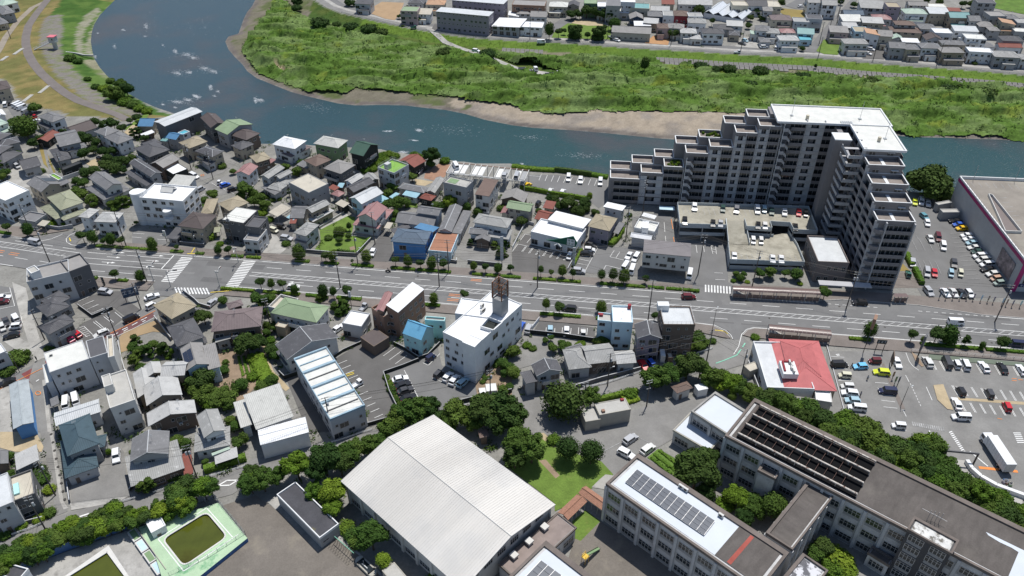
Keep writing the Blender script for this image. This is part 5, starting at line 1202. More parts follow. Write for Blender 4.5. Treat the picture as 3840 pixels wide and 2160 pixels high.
B('long three storey block with a cream and slate flat roof',(0,2,(475,647,502,852,897,712),9.3,'f','ow','lgrey',dict(par=.15)),(0,2,(866,537,906,709,1093,690),9.3,'f','dg','lgrey',dict(par=.15)),(0,2,(1085,505,1100,722,1158,708),8.6,'f','be','offw',dict(par=.9,wins=0)),(0,2,(430,777,462,962,530,935),6,'f','ow','lgrey',dict(par=.1,wins=0)),cat='apartments',extras=[('ac',0,9.3,[(-.7,.5)])])
B('narrow three storey house with a stained flat roof and stair box',(0,2,(1032,905,1112,1218,1363,1140),9.6,'f','st','offw',dict(par=.4)),(0,2,(1105,862,1022,892,1050,1000),12,'f','st','offw',dict(par=.2,wins=.3)),cat='apartments')
B('old house with speckled white tiles nearest the garden pond',(0,2,(1600,745,1612,890,1856,878),6.2,'gB','pg','tan'),(0,2,(1335,860,1385,1110,1580,1000),4.6,'gA','pg','tan'),(0,2,(1445,790,1475,905,1640,850),5,'gA','pg','tan'))
B('middle one of the three old speckled tile houses in a row',(0,2,(1475,1187,1836,1073,1766,892),5.6,'gB','pg','tan'))
B('southernmost of the three old speckled tile houses with brown walls',(0,2,(1490,1396,1979,1253,1931,1131),5.2,'gB','pg','brown'))
B('long workshop with a pale blue ribbed roof behind two white vans',(0,2,(535,1260,563,1391,1016,1244),4.8,'gB','si','white',dict(rise=.8)),cat='warehouse')
B('house with dark teal tiled hip roofs on two levels beside the gravel drive',(0,3,(588,-70,676,246,1011,142),6.4,'h','sl','grey'),(0,3,(603,90,652,470,992,347),3.5,'h','sl','lgrey',dict(rise=1.3)),(0,3,(760,80,790,200,1055,148),3.4,'h','sl','grey'))
B('long old warehouse with a rusty pale blue tin roof and blue walls',(0,2,(90,977,132,1422,346,1376),4.6,'gA','rb','blue',dict(rise=.5,wins=0)),cat='warehouse')
B('slatted grey canopy beside the two white vans',(0,2,(500,1117,516,1196,600,1162),2.6,'s0','mg','none'),cat='carport')
B('grey walled house with a roof terrace holding a turquoise tub',(0,3,(-150,472,76,411,132,706),8.4,'f','si','lgrey',dict(par=.2)),(0,3,(105,467,132,713,357,632),6.4,'f','be','dgrey',dict(par=.5)),extras=[('box',1,.1,-.55,6.42,3.4,1.1,.5,'aqua','tub')])
B('small white and grey house at the left edge beside round green bushes',(0,2,(10,562,66,640,-70,730),6.5,'f','wh','lgrey',dict(par=.3)))
B('pale slatted pergola roof over the yard at the left',(0,3,(145,226,165,387,403,291),2.9,'s0','pg','none'),cat='carport')
B('tiny grey tiled outbuilding at the left edge beside the pergola',(0,3,(-60,226,-60,360,86,356),3,'gA','mg','brown'),cat='shed')
B('traditional grey house with a bright front skirt roof and stepped gables',(0,3,(1305,302,1696,216,1641,6),6.2,'gB','mg','grey'),(0,3,(1265,292,1316,553,1859,362),3.4,'s2','lg','brown',dict(rise=1.4)),(0,3,(1680,277,1832,242,1816,173),3.3,'gA','lg','grey'),(0,3,(1435,300,1560,285,1600,185),4.6,'gB','mg','grey'))
B('translucent red roofed bicycle shelter beside the traditional grey house',(0,3,(1832,224,1852,452,1950,440),2.7,'s0','rs','none'),cat='carport')
B('grey gabled house with a pale tiled skirt roof and green awning',(0,2,(1975,1292,2052,1512,2276,1433),6.2,'gA','lg','white'),(0,3,(1905,20,1952,207,2316,132),3.4,'h','lg','white',dict(rise=.9)),(0,3,(2125,215,2135,240,2318,175),2.9,'s0','pgn','white',dict(wins=0)))
B('clear plastic carport beside the clipped long hedge',(0,3,(2160,222,2166,326,2400,262),2.5,'s0','pg','none'),cat='carport')
B('large warehouse with a stained grey roof and white ribbed front roof',(1,2,(-125,1092,0,1426,379,1291),5.6,'s2','wr','white',dict(rise=.5,wins=0)),(1,2,(0,1428,46,1582,531,1451),5.2,'gB','wh','white',dict(rise=.5,wins=0,ov=.1)),(0,2,(2347,1152,2426,1422,2545,1390),4,'s3','wr','white',dict(wins=0)),cat='warehouse')
B('wide house with a sage green tiled roof and cream parapets',(1,2,(145,250,609,349,753,187),6.4,'h','gn','offw'),(1,2,(130,207,255,85,458,102),5.4,'f','terra' if 0 else 'be','offw',dict(par=.9,wins=0)),(1,2,(195,385,290,405,310,352),4,'f','be','tan',dict(par=.2,wins=0)))
B('broad gabled house with a slate grey roof beside the blue trimmed flats',(1,2,(215,562,311,723,836,497),6.4,'gA','dg','offw',dict(rise=2.6)),(1,2,(200,640,300,780,380,740),3,'s0','dg','offw',dict(wins=0)))
B('small white flat roofed building with a wooden terrace',(1,2,(870,354,1061,393,1148,263),4.6,'f','wh','lgrey',dict(par=.3)),cat='shop')
B('terracotta walled building with a slanted white roof',(1,2,(1275,234,1429,248,1693,12),9.6,'s2','wh','terra',dict(rise=1.2,ov=.1)),(1,2,(1218,188,1282,238,1378,52),9.2,'gB','pk','terra'),(1,2,(1165,217,1285,312,1345,240),7,'f','gy','terra',dict(par=.8)),cat='apartments')
B('brown single storey garage block in the middle of the car park',(1,2,(1050,494,1186,588,1349,502),3.7,'f','db','brown',dict(par=.03,wins=0)),cat='garage')
def flats_blue():
 R=B('long block of flats with sky blue trim and four roof bays',(1,2,(706,602,386,722,752,1332),7.2,'f','ow','lgrey',dict(par=.25)),cat='apartments')
 T=Matrix();inv=R.matrix_basis.inverted();_,_,L,D=rect_from(P(1,2,706,602,386,722,752,1332,z=7.2))
 bm_=mat('blue_trim',(.3,.42,.5),.6)
 for k in range(5):
  x=-L/2+L*k/4;mb=MB();mb.box(max(-L/2-.1,x-.35),-D/2-.1,7.2,min(L/2+.1,x+.35),D/2+.1,7.75);lm('roof_beam',mb,[bm_],R)
 for k in range(4):
  x=-L/2+L*(k+.5)/4;mb=MB();mb.box(x-.12,-D/2+.4,7.2,x+.12,D/2-.4,7.5);lm('roof_upstand',mb,[WL['dgrey'] if k%2 else bm_],R)
 for s in (-1,1):
  mb=MB();mb.box(-L/2-.1,s*(D/2+.02)-.1,6.9,L/2+.1,s*(D/2+.02)+.1,7.62);lm('eaves_trim',mb,[bm_],R)
flats_blue()
B('aqua walled house with a sky blue metal roof and green railed terrace',(1,2,(1475,457,1663,527,1777,397),6.4,'gA','sk2','aqua',dict(rise=2.7,tiled=False,ov=.1)),(1,2,(1640,290,1700,330,1895,345),6.3,'f','gy','aqua',dict(par=.5)))
def white_office():
 R=B('large white three storey office with a light well and rusty sign tower',(1,2,(1815,507,2200,600,2676,170),12,'f','wh','white',dict(par=.35,wins=.75)),(1,2,(1925,252,2070,107,2420,152),12,'f','wh','white',dict(par=.35)),(1,2,(2150,470,2075,545,2200,597),13.2,'f','wh','white',dict(wins=0,par=.1)),cat='office')
 I=R.matrix_basis.inverted()
 c=[I @ Vector((q.x,q.y,0)) for q in P(1,2,2262,402,2340,312,2478,362,2390,440,z=12.3)]
 mb=MB()
 for i in range(4):
  q=strip_poly(c[i],c[(i+1)%4],.3);mb.prism([(p.x,p.y) for p in q],12.0,13.0)
 lm('light_well',mb,[WL['white']],R);mb=MB();mb.quad([(p.x,p.y,12.06) for p in c]);me=mb.mesh('well_shade',[WL['black']]);flip_up(me);link('well_shade',me,R)  # black sheet just above the roof stands in for the well's shaded depth
 p=at(1,2,2458,90,17.5);q=I @ Vector((p.x,p.y,0));mb=MB();mb.box(q.x-1.6,q.y-1.6,0,q.x+1.6,q.y+1.6,17.5);lm('stair_tower',mb,[WL['grey']],R)
 rust=mat('rust',(.2,.1,.06),.9,.3,1.2);mb=MB()
 for a in (-1.5,1.5):
  for b in (-1.5,1.5): mb.cyl((q.x+a,q.y+b,17.5),(q.x+a,q.y+b,23),.2,n=5)
 for z in (19.3,21,22.9):
  for a in (-1.5,1.5): mb.cyl((q.x-1.5,q.y+a,z),(q.x+1.5,q.y+a,z),.08,n=5);mb.cyl((q.x+a,q.y-1.5,z),(q.x+a,q.y+1.5,z),.08,n=5)
 for k in range(7): mb.cyl((q.x-1.5,q.y-1.5+.5*k,19.3+.6*k),(q.x+1.5,q.y-1.5+.4*k,20.8+.6*k),.07,n=4)
 lm('sign_frame',mb,[rust],R)
 mb=MB();mb.box(q.x+1.75,q.y-1.6,17.5,q.x+1.85,q.y+1.6,22.8);mb.box(q.x-1.6,q.y+1.75,17.5,q.x+1.75,q.y+1.85,22.8);lm('sign_board',mb,[WL['offw']],R)
 for x,y in ((.1,.3),(.13,.3),(.2,.55)): acunit(R,Matrix(),x*20,y*6,12.1,1.6)
white_office()
B('small two level house with grey tiles beside the gravel garden',(2,2,(200,772,246,889,509,836),6,'gB' if 0 else 'gA','dg','lgrey'),(2,2,(80,847,142,977,245,925),4.6,'s3','dg','lgrey'))
B('long single storey house with weathered mottled tiles',(2,2,(505,617,572,823,812,820),4,'h','lg','lgrey',dict(rise=1.6)),(2,2,(660,590,760,770,1050,735),4.3,'gB','lg','brown',dict(rise=1.5)),(2,2,(985,640,1056,767,1251,753),3.9,'gB','pg','lgrey'),(2,2,(500,612,560,640,720,590),4,'h','mg','lgrey'))
B('pale blue wedge shaped house with a white roof terrace on the road',(2,2,(1003,187,1015,352,1216,362),9.8,'f','wh','lblue',dict(par=.5)),(2,2,(858,255,862,335,1015,350),8,'f','st','lblue',dict(par=.5)),extras=[('box',0,.85,-.8,9.8,.9,.9,1.4,'red','chimney'),('box',1,-.7,.5,8,1.4,.9,.7,'red','planter')])
B('narrow three storey house with a slate gable roof between two taller blocks',(2,2,(1230,364,1258,509,1512,509),8.6,'gA','dg','mauve'))
B('dark brown four storey block with a railed white flat roof',(2,2,(1487,192,1522,374,1842,376),11.4,'f','si','brown',dict(par=.35)),cat='apartments',extras=[('rails',0,11.7),('box',0,-.8,.8,11.4,3.2,2,1.9,'white','stair_box')])
B('white storage hut behind the slate gabled house',(2,2,(1488,612,1500,682,1545,682),2.6,'f','wh','white',dict(wins=0,par=.05)),cat='shed')
B('cream topped garden shed beside the white storage hut',(2,2,(1558,655,1575,702,1622,700),2.4,'f','be','brown',dict(wins=0,par=.05)),cat='shed')
B('streaked concrete pump building with two flat roof levels',(2,2,(690,1217,742,1347,885,1312),3.6,'f','st','stain',dict(wins=0,par=.12)),(2,2,(832,1165,882,1280,1196,1222),4.6,'f','st','stain',dict(wins=0,par=.12)),cat='utility building',name='pump_building',extras=[('box',1,.75,.75,4.6,.9,.6,.5,'red','hatch'),('box',1,-.7,-.55,4.6,.8,.8,.6,'terra','hatch')])
B('small hip roofed hut with a mossy brown roof under the trees',(2,2,(1600,992,1661,1062,1823,1004),3.4,'h','br','offw'),cat='shed')
B('white steel container beside the mossy roofed hut',(2,2,(1838,977,1876,1032,1972,1012),2.7,'f','wh','white',dict(wins=0,par=.03)),cat='container',name='container')
def restaurant():
 R=B('restaurant with bright red ribbed hip roofs beside the supermarket car park',(3,2,(-150,548,-10,1010,480,1070),4.4,'f','si','white',dict(par=.5,wins=.3)),
      (3,2,(5,508,150,1010,705,1068),4.3,'h','rdm','tan',dict(rise=1.7,tiled=False,wins=.4)),(3,2,(122,534,205,866,536,887),5.2,'h','rdm','grey',dict(rise=1.5,tiled=True,wins=0)),
      (3,2,(470,1022,482,1130,640,1138),3.6,'f','wh','offw',dict(par=.2,wins=0)),(3,2,(115,1072,200,1175,490,1212),3.1,'f','gy','stain',dict(par=.05,wins=0)),cat='restaurant',name='restaurant')
 I=R.matrix_basis.inverted();p=at(3,2,200,815,6);q=I @ Vector((p.x,p.y,0))
 mb=MB();mb.box(q.x-3,q.y-2.0,5.3,q.x+2.2,q.y+2.0,6.9);lm('plant_well',mb,[WL['white']],R)
 for k in range(4): acunit(R,Matrix(),q.x-2.2+k*1.2,q.y-.8+.3*(k%2),6.9,1.3)
 mb=MB();mb.cyl((q.x-2,q.y+1.4,7.1),(q.x+1.8,q.y+1.2,7.1),.3,n=8);mb.cyl((q.x+1.8,q.y+1.2,7.1),(q.x+1.8,q.y-1.4,7.1),.3,n=8);lm('red_duct',mb,[WL['red']],R)
restaurant()
B('concrete bin store behind the restaurant',(2,2,(2385,762,2395,840,2500,800),2.8,'f','be','stain',dict(wins=0,par=.1)),cat='shed')
B('white concrete garden store beside the driveway gate of the white office',(1,2,(2243,1008,2250,1060,2315,1050),1.9,'f','wh','offw',dict(wins=0,par=.04)),cat='shed')
B('larger white garden store next to the small one',(1,2,(2315,967,2320,1040,2425,1030),2.3,'f','wh','offw',dict(wins=0,par=.04)),cat='shed')
def frame(O,ang):
 return MT((O[0],O[1],0)) @ MR(ang,4, 'Z')
def tower():
 ang=math.radians(-5.9);R=root('apartment_tower',(36,252.5,0),ang, 'tall L shaped grey apartment tower stepping down in planted roof terraces by the river', 'apartment tower')
 FH=2.87;G0=35.3-12*FH
 lv=lambda k: G0+k*FH          # floor tops; k = 12 is the main roof
 tile_=WL['tower']=mat('tower_tile',(.225,.215,.22),.8,.06,.5);M['tw2']=mat('tower_pale',(.43,.43,.44),.8,.05,.5);deck=mat('terrace_deck',(.24,.21,.19),.9,.2,.5,fine=.1)
 cap=WL['white']
 def bx(name,q,m,T=None): mb=MB();mb.box(*q);return link(name,mb.mesh(name,[m]),R)
 def terr(x0,x1,y0,y1,z,name='terrace',par=1.1):
  """flat terrace with a white topped parapet"""
  link('terrace_deck',MBq(x0+.2,y0+.2,z,x1-.2,y1-.2,z+.04,deck),R)
  mb=MB()
  for a in ((x0,y0,x1,y0+.2),(x0,y1-.2,x1,y1),(x0,y0+.2,x0+.2,y1-.2),(x1-.2,y0+.2,x1,y1-.2)):
   mb.box(a[0],a[1],z,a[2],a[3],z+par,0);mb.box(a[0]-.06,a[1]-.06,z+par,a[2]+.06,a[3]+.06,z+par+.12,1)
  lm('parapet',mb,[tile_,cap],R)
 def MBq(x0,y0,z0,x1,y1,z1,m): mb=MB();mb.box(x0,y0,z0,x1,y1,z1);return mb.mesh('slab',[m])
 steps=[(0,11,3, 'A'),(11,19,4, 'B'),(19,26,5, 'C'),(26,34,7, 'D'),(34,42,8, 'E'),(42,49.5,10, 'F'),(49.5,57,11, 'G'),(57,78.8,12, 'M')]
 for i,(x0,x1,k,n) in enumerate(steps):
  z=lv(k);s=0 if n in 'AM' else 3.2
  bx('wall',(x0,.9,0,x1,6.2,z),tile_)
  xb0,xb1=x0-(0 if n == 'A' else 3.2),(x1-3.2 if n not in 'M' else x1)
  bx('wall',(xb0,6.2,0,xb1,12.4,z+(.4 if n != 'M' else 0)),tile_)
  if n != 'M': terr(x0,x1,-.2,6.2,z+.02);terr(xb0,xb1,6.2,12.6,z+.45)
 for (x0,x1,k,n) in steps[1:]:
  bx('roof_room',(x0+.02,3.2,lv(k)-.01,x0+1.6,6.1,lv(k)+.02),tile_)
 mb=MB();mb.box(54.8,-1.4,lv(12),92.6,13.2,lv(12)+.35,0,top=1)
 for a in ((54.8,-1.4,92.6,-1.0),(54.8,12.8,92.6,13.2),(54.8,-1.0,55.2,12.8),(92.2,-1.0,92.6,12.8)): mb.box(a[0],a[1],lv(12)+.35,a[2],a[3],lv(12)+.75,0)
 lm('roof',mb,[cap,ROOFM_wh],R)
 bx('wall',(78.8,.9,0,91.6,12.4,lv(12)),tile_)
 bays=[(1.5,11,3,0),(11,19,4,1),(19,26,5,0),(29,34,7,0),(34,38,8,1),(38,42,8,0),(42,45.7,10,1),(45.7,49.5,10,0),(49.5,53,11,1),(53,57,11,0),(60,65,12,0),(65,71,12,1),(71,78.6,12,0)]
 gm=M['glass'];cache={}
 def balc(w,pale):
  if (w,pale) not in cache:
   mb=MB();mb.box(.1,0,-.18,w-.1,1.0,0,0);mb.box(.1,0,0,w-.1,.14,1.05,0)
   if pale: mb.box(.1,.15,0,w*.28,.95,2.6,1);mb.box(w*.72,.15,0,w-.1,.95,2.6,1)
   cache[(w,pale)]=mb.mesh('balcony',[M['tw2'] if pale else tile_,WL['lgrey']])
  return cache[(w,pale)]
 def wink(w):
  if ('w',w) not in cache: mb=MB();mb.box(-w/2,-.06,-1.05,w/2,.02,1.05,1);mb.box(-.05,-.09,-1.05,.05,.0,1.05,0);mb.box(-w/2-.06,-.09,1.05,w/2+.06,.01,1.12,0);cache[('w',w)]=mb.mesh('window',[M['alu'],gm])
  return cache[('w',w)]
 for x0,x1,k,pale in bays:
  w=round(x1-x0,2)
  for f in range(0,k):
   z=lv(f) if f else G0-.3
   link('balcony',balc(w,pale),R,loc=(x0,-.2,z))
   n=2 if w>3 else 1
   for j in range(n): link('window',wink(round(w/n*(.55 if pale else .95),2)),R,loc=(x0+w*(j+.5)/n,.88,z+1.2))  # wider glass in the dark bays also stands in for recess shade
  bx('fin',(x1-.12,-.35,0,x1+.12,.95,lv(k)+.9),M['tw2'])
 for xs,k in ((26.4,7),(57.4,12)):
  for f in range(k):
   z=lv(f)+.1;mb=MB();mb.box(xs,-1.9,z,xs+1.4,.8,z+.15);mb.box(xs,-1.9,z+.15,xs+1.4,-1.75,z+1.2);mb.box(xs,-1.75,z+.15,xs+.12,.8,z+1.2)
   v=[(xs+1.4,-1.6,z),(xs+2.7,-1.6,z-1.4),(xs+2.7,-.5,z-1.4),(xs+1.4,-.5,z)];mb.quad(v);mb.quad([(a,b,c-.15) for a,b,c in v[::-1]]);mb.quad([v[0],v[1],(v[1][0],v[1][1],v[1][2]+1.1),(v[0][0],v[0][1],v[0][2]+1.1)])
   lm('stair_flight',mb,[M['tw2']],R)
  bx('stair_post',(xs-.15,-2.0,0,xs,-1.8,lv(k)),cap)
 bx('wall',(79.8,-19,0,90.6,.9,lv(12)-.01),tile_)
 mb=MB();mb.box(78.6,-20,lv(12)+.05,91.8,-1.45,lv(12)+.4,0,top=1)
 for a in ((78.6,-20,79.1,-1.45),(91.3,-20,91.8,-1.45),(79.1,-20,91.3,-19.6)): mb.box(a[0],a[1],lv(12)+.4,a[2],a[3],lv(12)+.8,0)
 lm('roof',mb,[cap,ROOFM_wh],R)
 es=[(-19,-25.6,11),(-25.6,-32.4,10),(-32.4,-38.6,9),(-38.6,-44.8,8)]
 for ya,yb,k in es:
  bx('wall',(79.8,yb,0,89.8,ya,lv(k)),tile_);terr(79.2,90.2,yb-.2,ya,lv(k)+.02)
  link('terrace_path',MBq(84.2,yb+.3,lv(k)+.07,85.2,ya-.2,lv(k)+.25,cap),R)
  for x in (81.8,87.4): link('window',wink(1.8),R,loc=(x,ya-.0,lv(k)+1.25))
  mb=MB();mb.box(86.4,ya-.7,lv(k)+2.35,88.6,ya,lv(k)+2.45);lm('canopy',mb,[cap],R)
 for i,(ya,yb,k) in enumerate([(-1.5,-19,12)]+es):
  n=max(1,round((ya-yb)/6.2))
  for j in range(n):
   y1=ya-(ya-yb)*j/n;y0=ya-(ya-yb)*(j+1)/n;w=round(y1-y0,2)
   for f in range(0 if i else 0,k):
    z=lv(f) if f else G0-.3
    for side,X in ((-1,79.8),(1,89.8 if i else 90.6)):
     T=MT((X+side*1.1,y1 if side<0 else y0,z)) @ MR(-math.pi/2 if side<0 else math.pi/2,4, 'Z')
     link('balcony',balc(w,0),R,M4=T)
     if side<0: link('window',wink(round(w*.78,2)),R,M4=MT((X-.02,(y0+y1)/2,z+1.2)) @ MR(-math.pi/2,4, 'Z'))
   mb=MB();mb.box(78.55,y0-.1,0,79.8,y0+.1,lv(k)+.8);lm('fin',mb,[M['tw2']],R)
 for f in range(8):
  z=lv(f) if f else G0-.3
  link('balcony',balc(8.2,0),R,loc=(81.8,-46.0,z))
  for j in range(3): link('window',wink(2.1),R,loc=(83.2+2.6*j,-44.86,z+1.2))
  mb=MB();mb.cyl((80.6,-44.6,z-.15),(80.6,-44.6,z+1.05),1.7,n=14);lm('round_balcony',mb,[tile_],R)
  for s in (0,1): pass
 bx('corner_frame',(81.6,-46.1,0,82.0,-44.8,lv(8)+.8),M['tw2']);bx('corner_frame',(89.8,-46.1,0,90.2,-44.8,lv(8)+.8),M['tw2'])
 bx('lift_core',(71.2,-13.6,0,76.2,-8.6,lv(12)+.4),tile_);bx('core_roof',(71.0,-13.8,lv(12)+.4,76.4,-8.4,lv(12)+.75),cap);bx('lift_wall',(74.5,-8.6,0,76.2,.6,lv(12)-1),tile_)
 for f in range(12):
  z=lv(f)+.3
  mb=MB();mb.box(74.2,-20.6,z,78.7,-19.3,z+.15);mb.box(73.2,-16.6,z+1.4,78.7,-15.3,z+1.55);mb.box(74.2,-20.7,z+.15,78.7,-20.6,z+1.25)
  v=[(73.2,-16.2,z+1.4),(74.2,-19.6,z),(75.5,-19.6,z),(74.8,-16.2,z+1.4)];mb.quad(v);mb.quad([(a,b,c-.12) for a,b,c in v[::-1]])
  mb.quad([v[0],v[1],(v[1][0],v[1][1],v[1][2]+1.1),(v[0][0],v[0][1],v[0][2]+1.1)]);mb.box(73.1,-16.2,z+1.4,73.25,-15.2,z+2.6)
  lm('stair_flight',mb,[M['tw2']],R)
 for x,y in ((60.5,4.5),(83.2,4.0),(87.5,-11)):
  mb=MB();mb.cyl((x,y,35.6),(x,y,42),.06,n=5);mb.box(x-.5,y-.5,35.6,x+.5,y+.5,35.95);lm('lightning_mast',mb,[M['steel']],R)
 for x,y in ((65.2,2.0),(85,-13)): mb=MB();mb.cyl((x,y,35.6),(x,y,37.2),.55,n=12);lm('tank',mb,[WL['cream']],R)
 mb=MB()
 for i in range(6): mb.box(76+i*.65,-.9,35.7,76.5+i*.65,.9,36.1)
 lm('louvre',mb,[M['steel']],R)
 rg=random.Random(3)
 for k in range(26):
  x=rg.uniform(32.5,38.5);y=rg.uniform(7,12)
  if k>15: x=rg.uniform(20,25);y=rg.uniform(1,5)
  link('planting',crown_get('bush',k % 3, 'leaf_bright' if k % 2 else 'leaf'),R,loc=(x,y,(lv(8) if k<=15 else lv(5))+.9),scale=(.6,.6,.7))
 bx('bicycle_shelter_roof',(18.5,-7,2.3,24,-4.4,2.4),WL['lblue'])
 bx('link_canopy',(66,-50,3.2,82,-47.5,3.5),M['tw2'])
ROOFM_wh=roofm('ow',False)
tower()
B('square podium building with a ribbed pale roof at the tower foot',(3,1,(396,937,692,944,815,1206),7.6,'f','si','tile',dict(par=.5,kinds=[(1.2,1.6)],wins=.8,fh=4)),cat='office')
def deck():
 R=root('parking_deck',tw(1000,1000),0, 'two level steel parking deck with stained concrete floors below the tower', 'parking deck');O=R.matrix_basis.translation;rel=lambda L: [p-Vector((O.x,O.y,0)) for p in L]
 up=[tw(x,y,6) for x,y in [(604,778),(1590,808),(1660,990),(1480,982),(1452,930),(1300,920),(1315,968),(1125,958),(1108,900),(966,900),(972,948),(622,938)]]
 lo=[tw(x,y,3.1) for x,y in [(985,1078),(1145,1085),(1128,1008),(1328,1022),(1330,1010),(1440,990),(1505,1092),(1560,1228),(1000,1208)]]
 pm=mat('deck_panel',(.42,.46,.48),.5,.05)
 for pts,z,nm in ((up,6, 'upper_deck'),(lo,3.1, 'lower_deck')):
  o=link(nm,pmesh(nm,rel(pts),M['deck_concrete'],z),R)
  u=link('soffit',pmesh('soffit',rel(pts),WL['dgrey'],z-.3),R)
  n=len(pts)
  for i in range(n):
   a,b=rel([pts[i]])[0],rel([pts[(i+1) % n]])[0]
   if z>5 and i in (8,): continue
   if z<5 and i in (0,3,4): continue
   mb=ribbon([a-VZ(a.z),b-VZ(b.z)],.16,1.75,z-.75);lm('parapet_panel',mb,[pm],R)
   if z>5 and i in (1,2,6,10): mb=ribbon([a-VZ(a.z),b-VZ(b.z)],.14,1.3,2.3);lm('lower_panel',mb,[pm],R)
   if z<5 and i in (6,7,8): mb=ribbon([a-VZ(a.z),b-VZ(b.z)],.14,1.5,.1);lm('lower_panel',mb,[pm],R)
   L=(b-a).length;k=max(1,int(L/7))
   for j in range(k+1): p=a.lerp(b,j/k);link('column',_post(round(z-.3,1)) if 0 else _colm(z-.3),R,loc=(p.x,p.y,0))
 a=[tw(970,900,6),tw(1108,900,6),tw(1148,1082,3.12),tw(987,1076,3.12)]
 mb=MB();mb.quad([p-Vector((O.x,O.y,0)) for p in a]);me=mb.mesh('ramp',[M['deck_concrete']]);flip_up(me);link('ramp',me,R)
 for p,q in ((a[0],a[3]),(a[1],a[2])):
  mb=MB();d=Vector((O.x,O.y,0));n=(q-p).cross(VZ(1)).normalized()*.08;A,Bq=p-d,q-d
  for s in (-1,1): f=[A+n*s-VZ(.4),Bq+n*s-VZ(.4),Bq+n*s+VZ(1),A+n*s+VZ(1)];mb.quad(f if s<0 else f[::-1])
  mb.quad([A-n+VZ(1),Bq-n+VZ(1),Bq+n+VZ(1),A+n+VZ(1)]);lm('ramp_wall',mb,[pm],R)
 rr_=random.Random(4)
 for row,z,xs in (((790,850),6,range(640,1580,38)),):
  pass
 b0,b1=tw(640,800,6),tw(1575,835,6);n=24
 for i in range(n+1):
  p=b0.lerp(b1,i/n);q=p+Vector((-.05,-4.6,0));mb=MB();mb.quad([(v.x-O.x,v.y-O.y,6.02) for v in strip_poly(p,q,.12)]);me=mb.mesh('bay_line',[M['paint_worn']]);flip_up(me);link('bay_line',me,R)
 b0,b1=tw(1040,1150,3.1),tw(1530,1165,3.1)
 for i in range(13):
  p=b0.lerp(b1,i/12);q=p+Vector((-.05,-4.6,0));mb=MB();mb.quad([(v.x-O.x,v.y-O.y,3.13) for v in strip_poly(p,q,.12)]);me=mb.mesh('bay_line',[M['paint_worn']]);flip_up(me);link('bay_line',me,R)
def _colm(h):
 k=('col',round(h,1))
 if k not in _PM: mb=MB();mb.box(-.14,-.14,0,.14,.14,h);_PM[k]=mb.mesh('column',[M['steel']])
 return _PM[k]
deck()
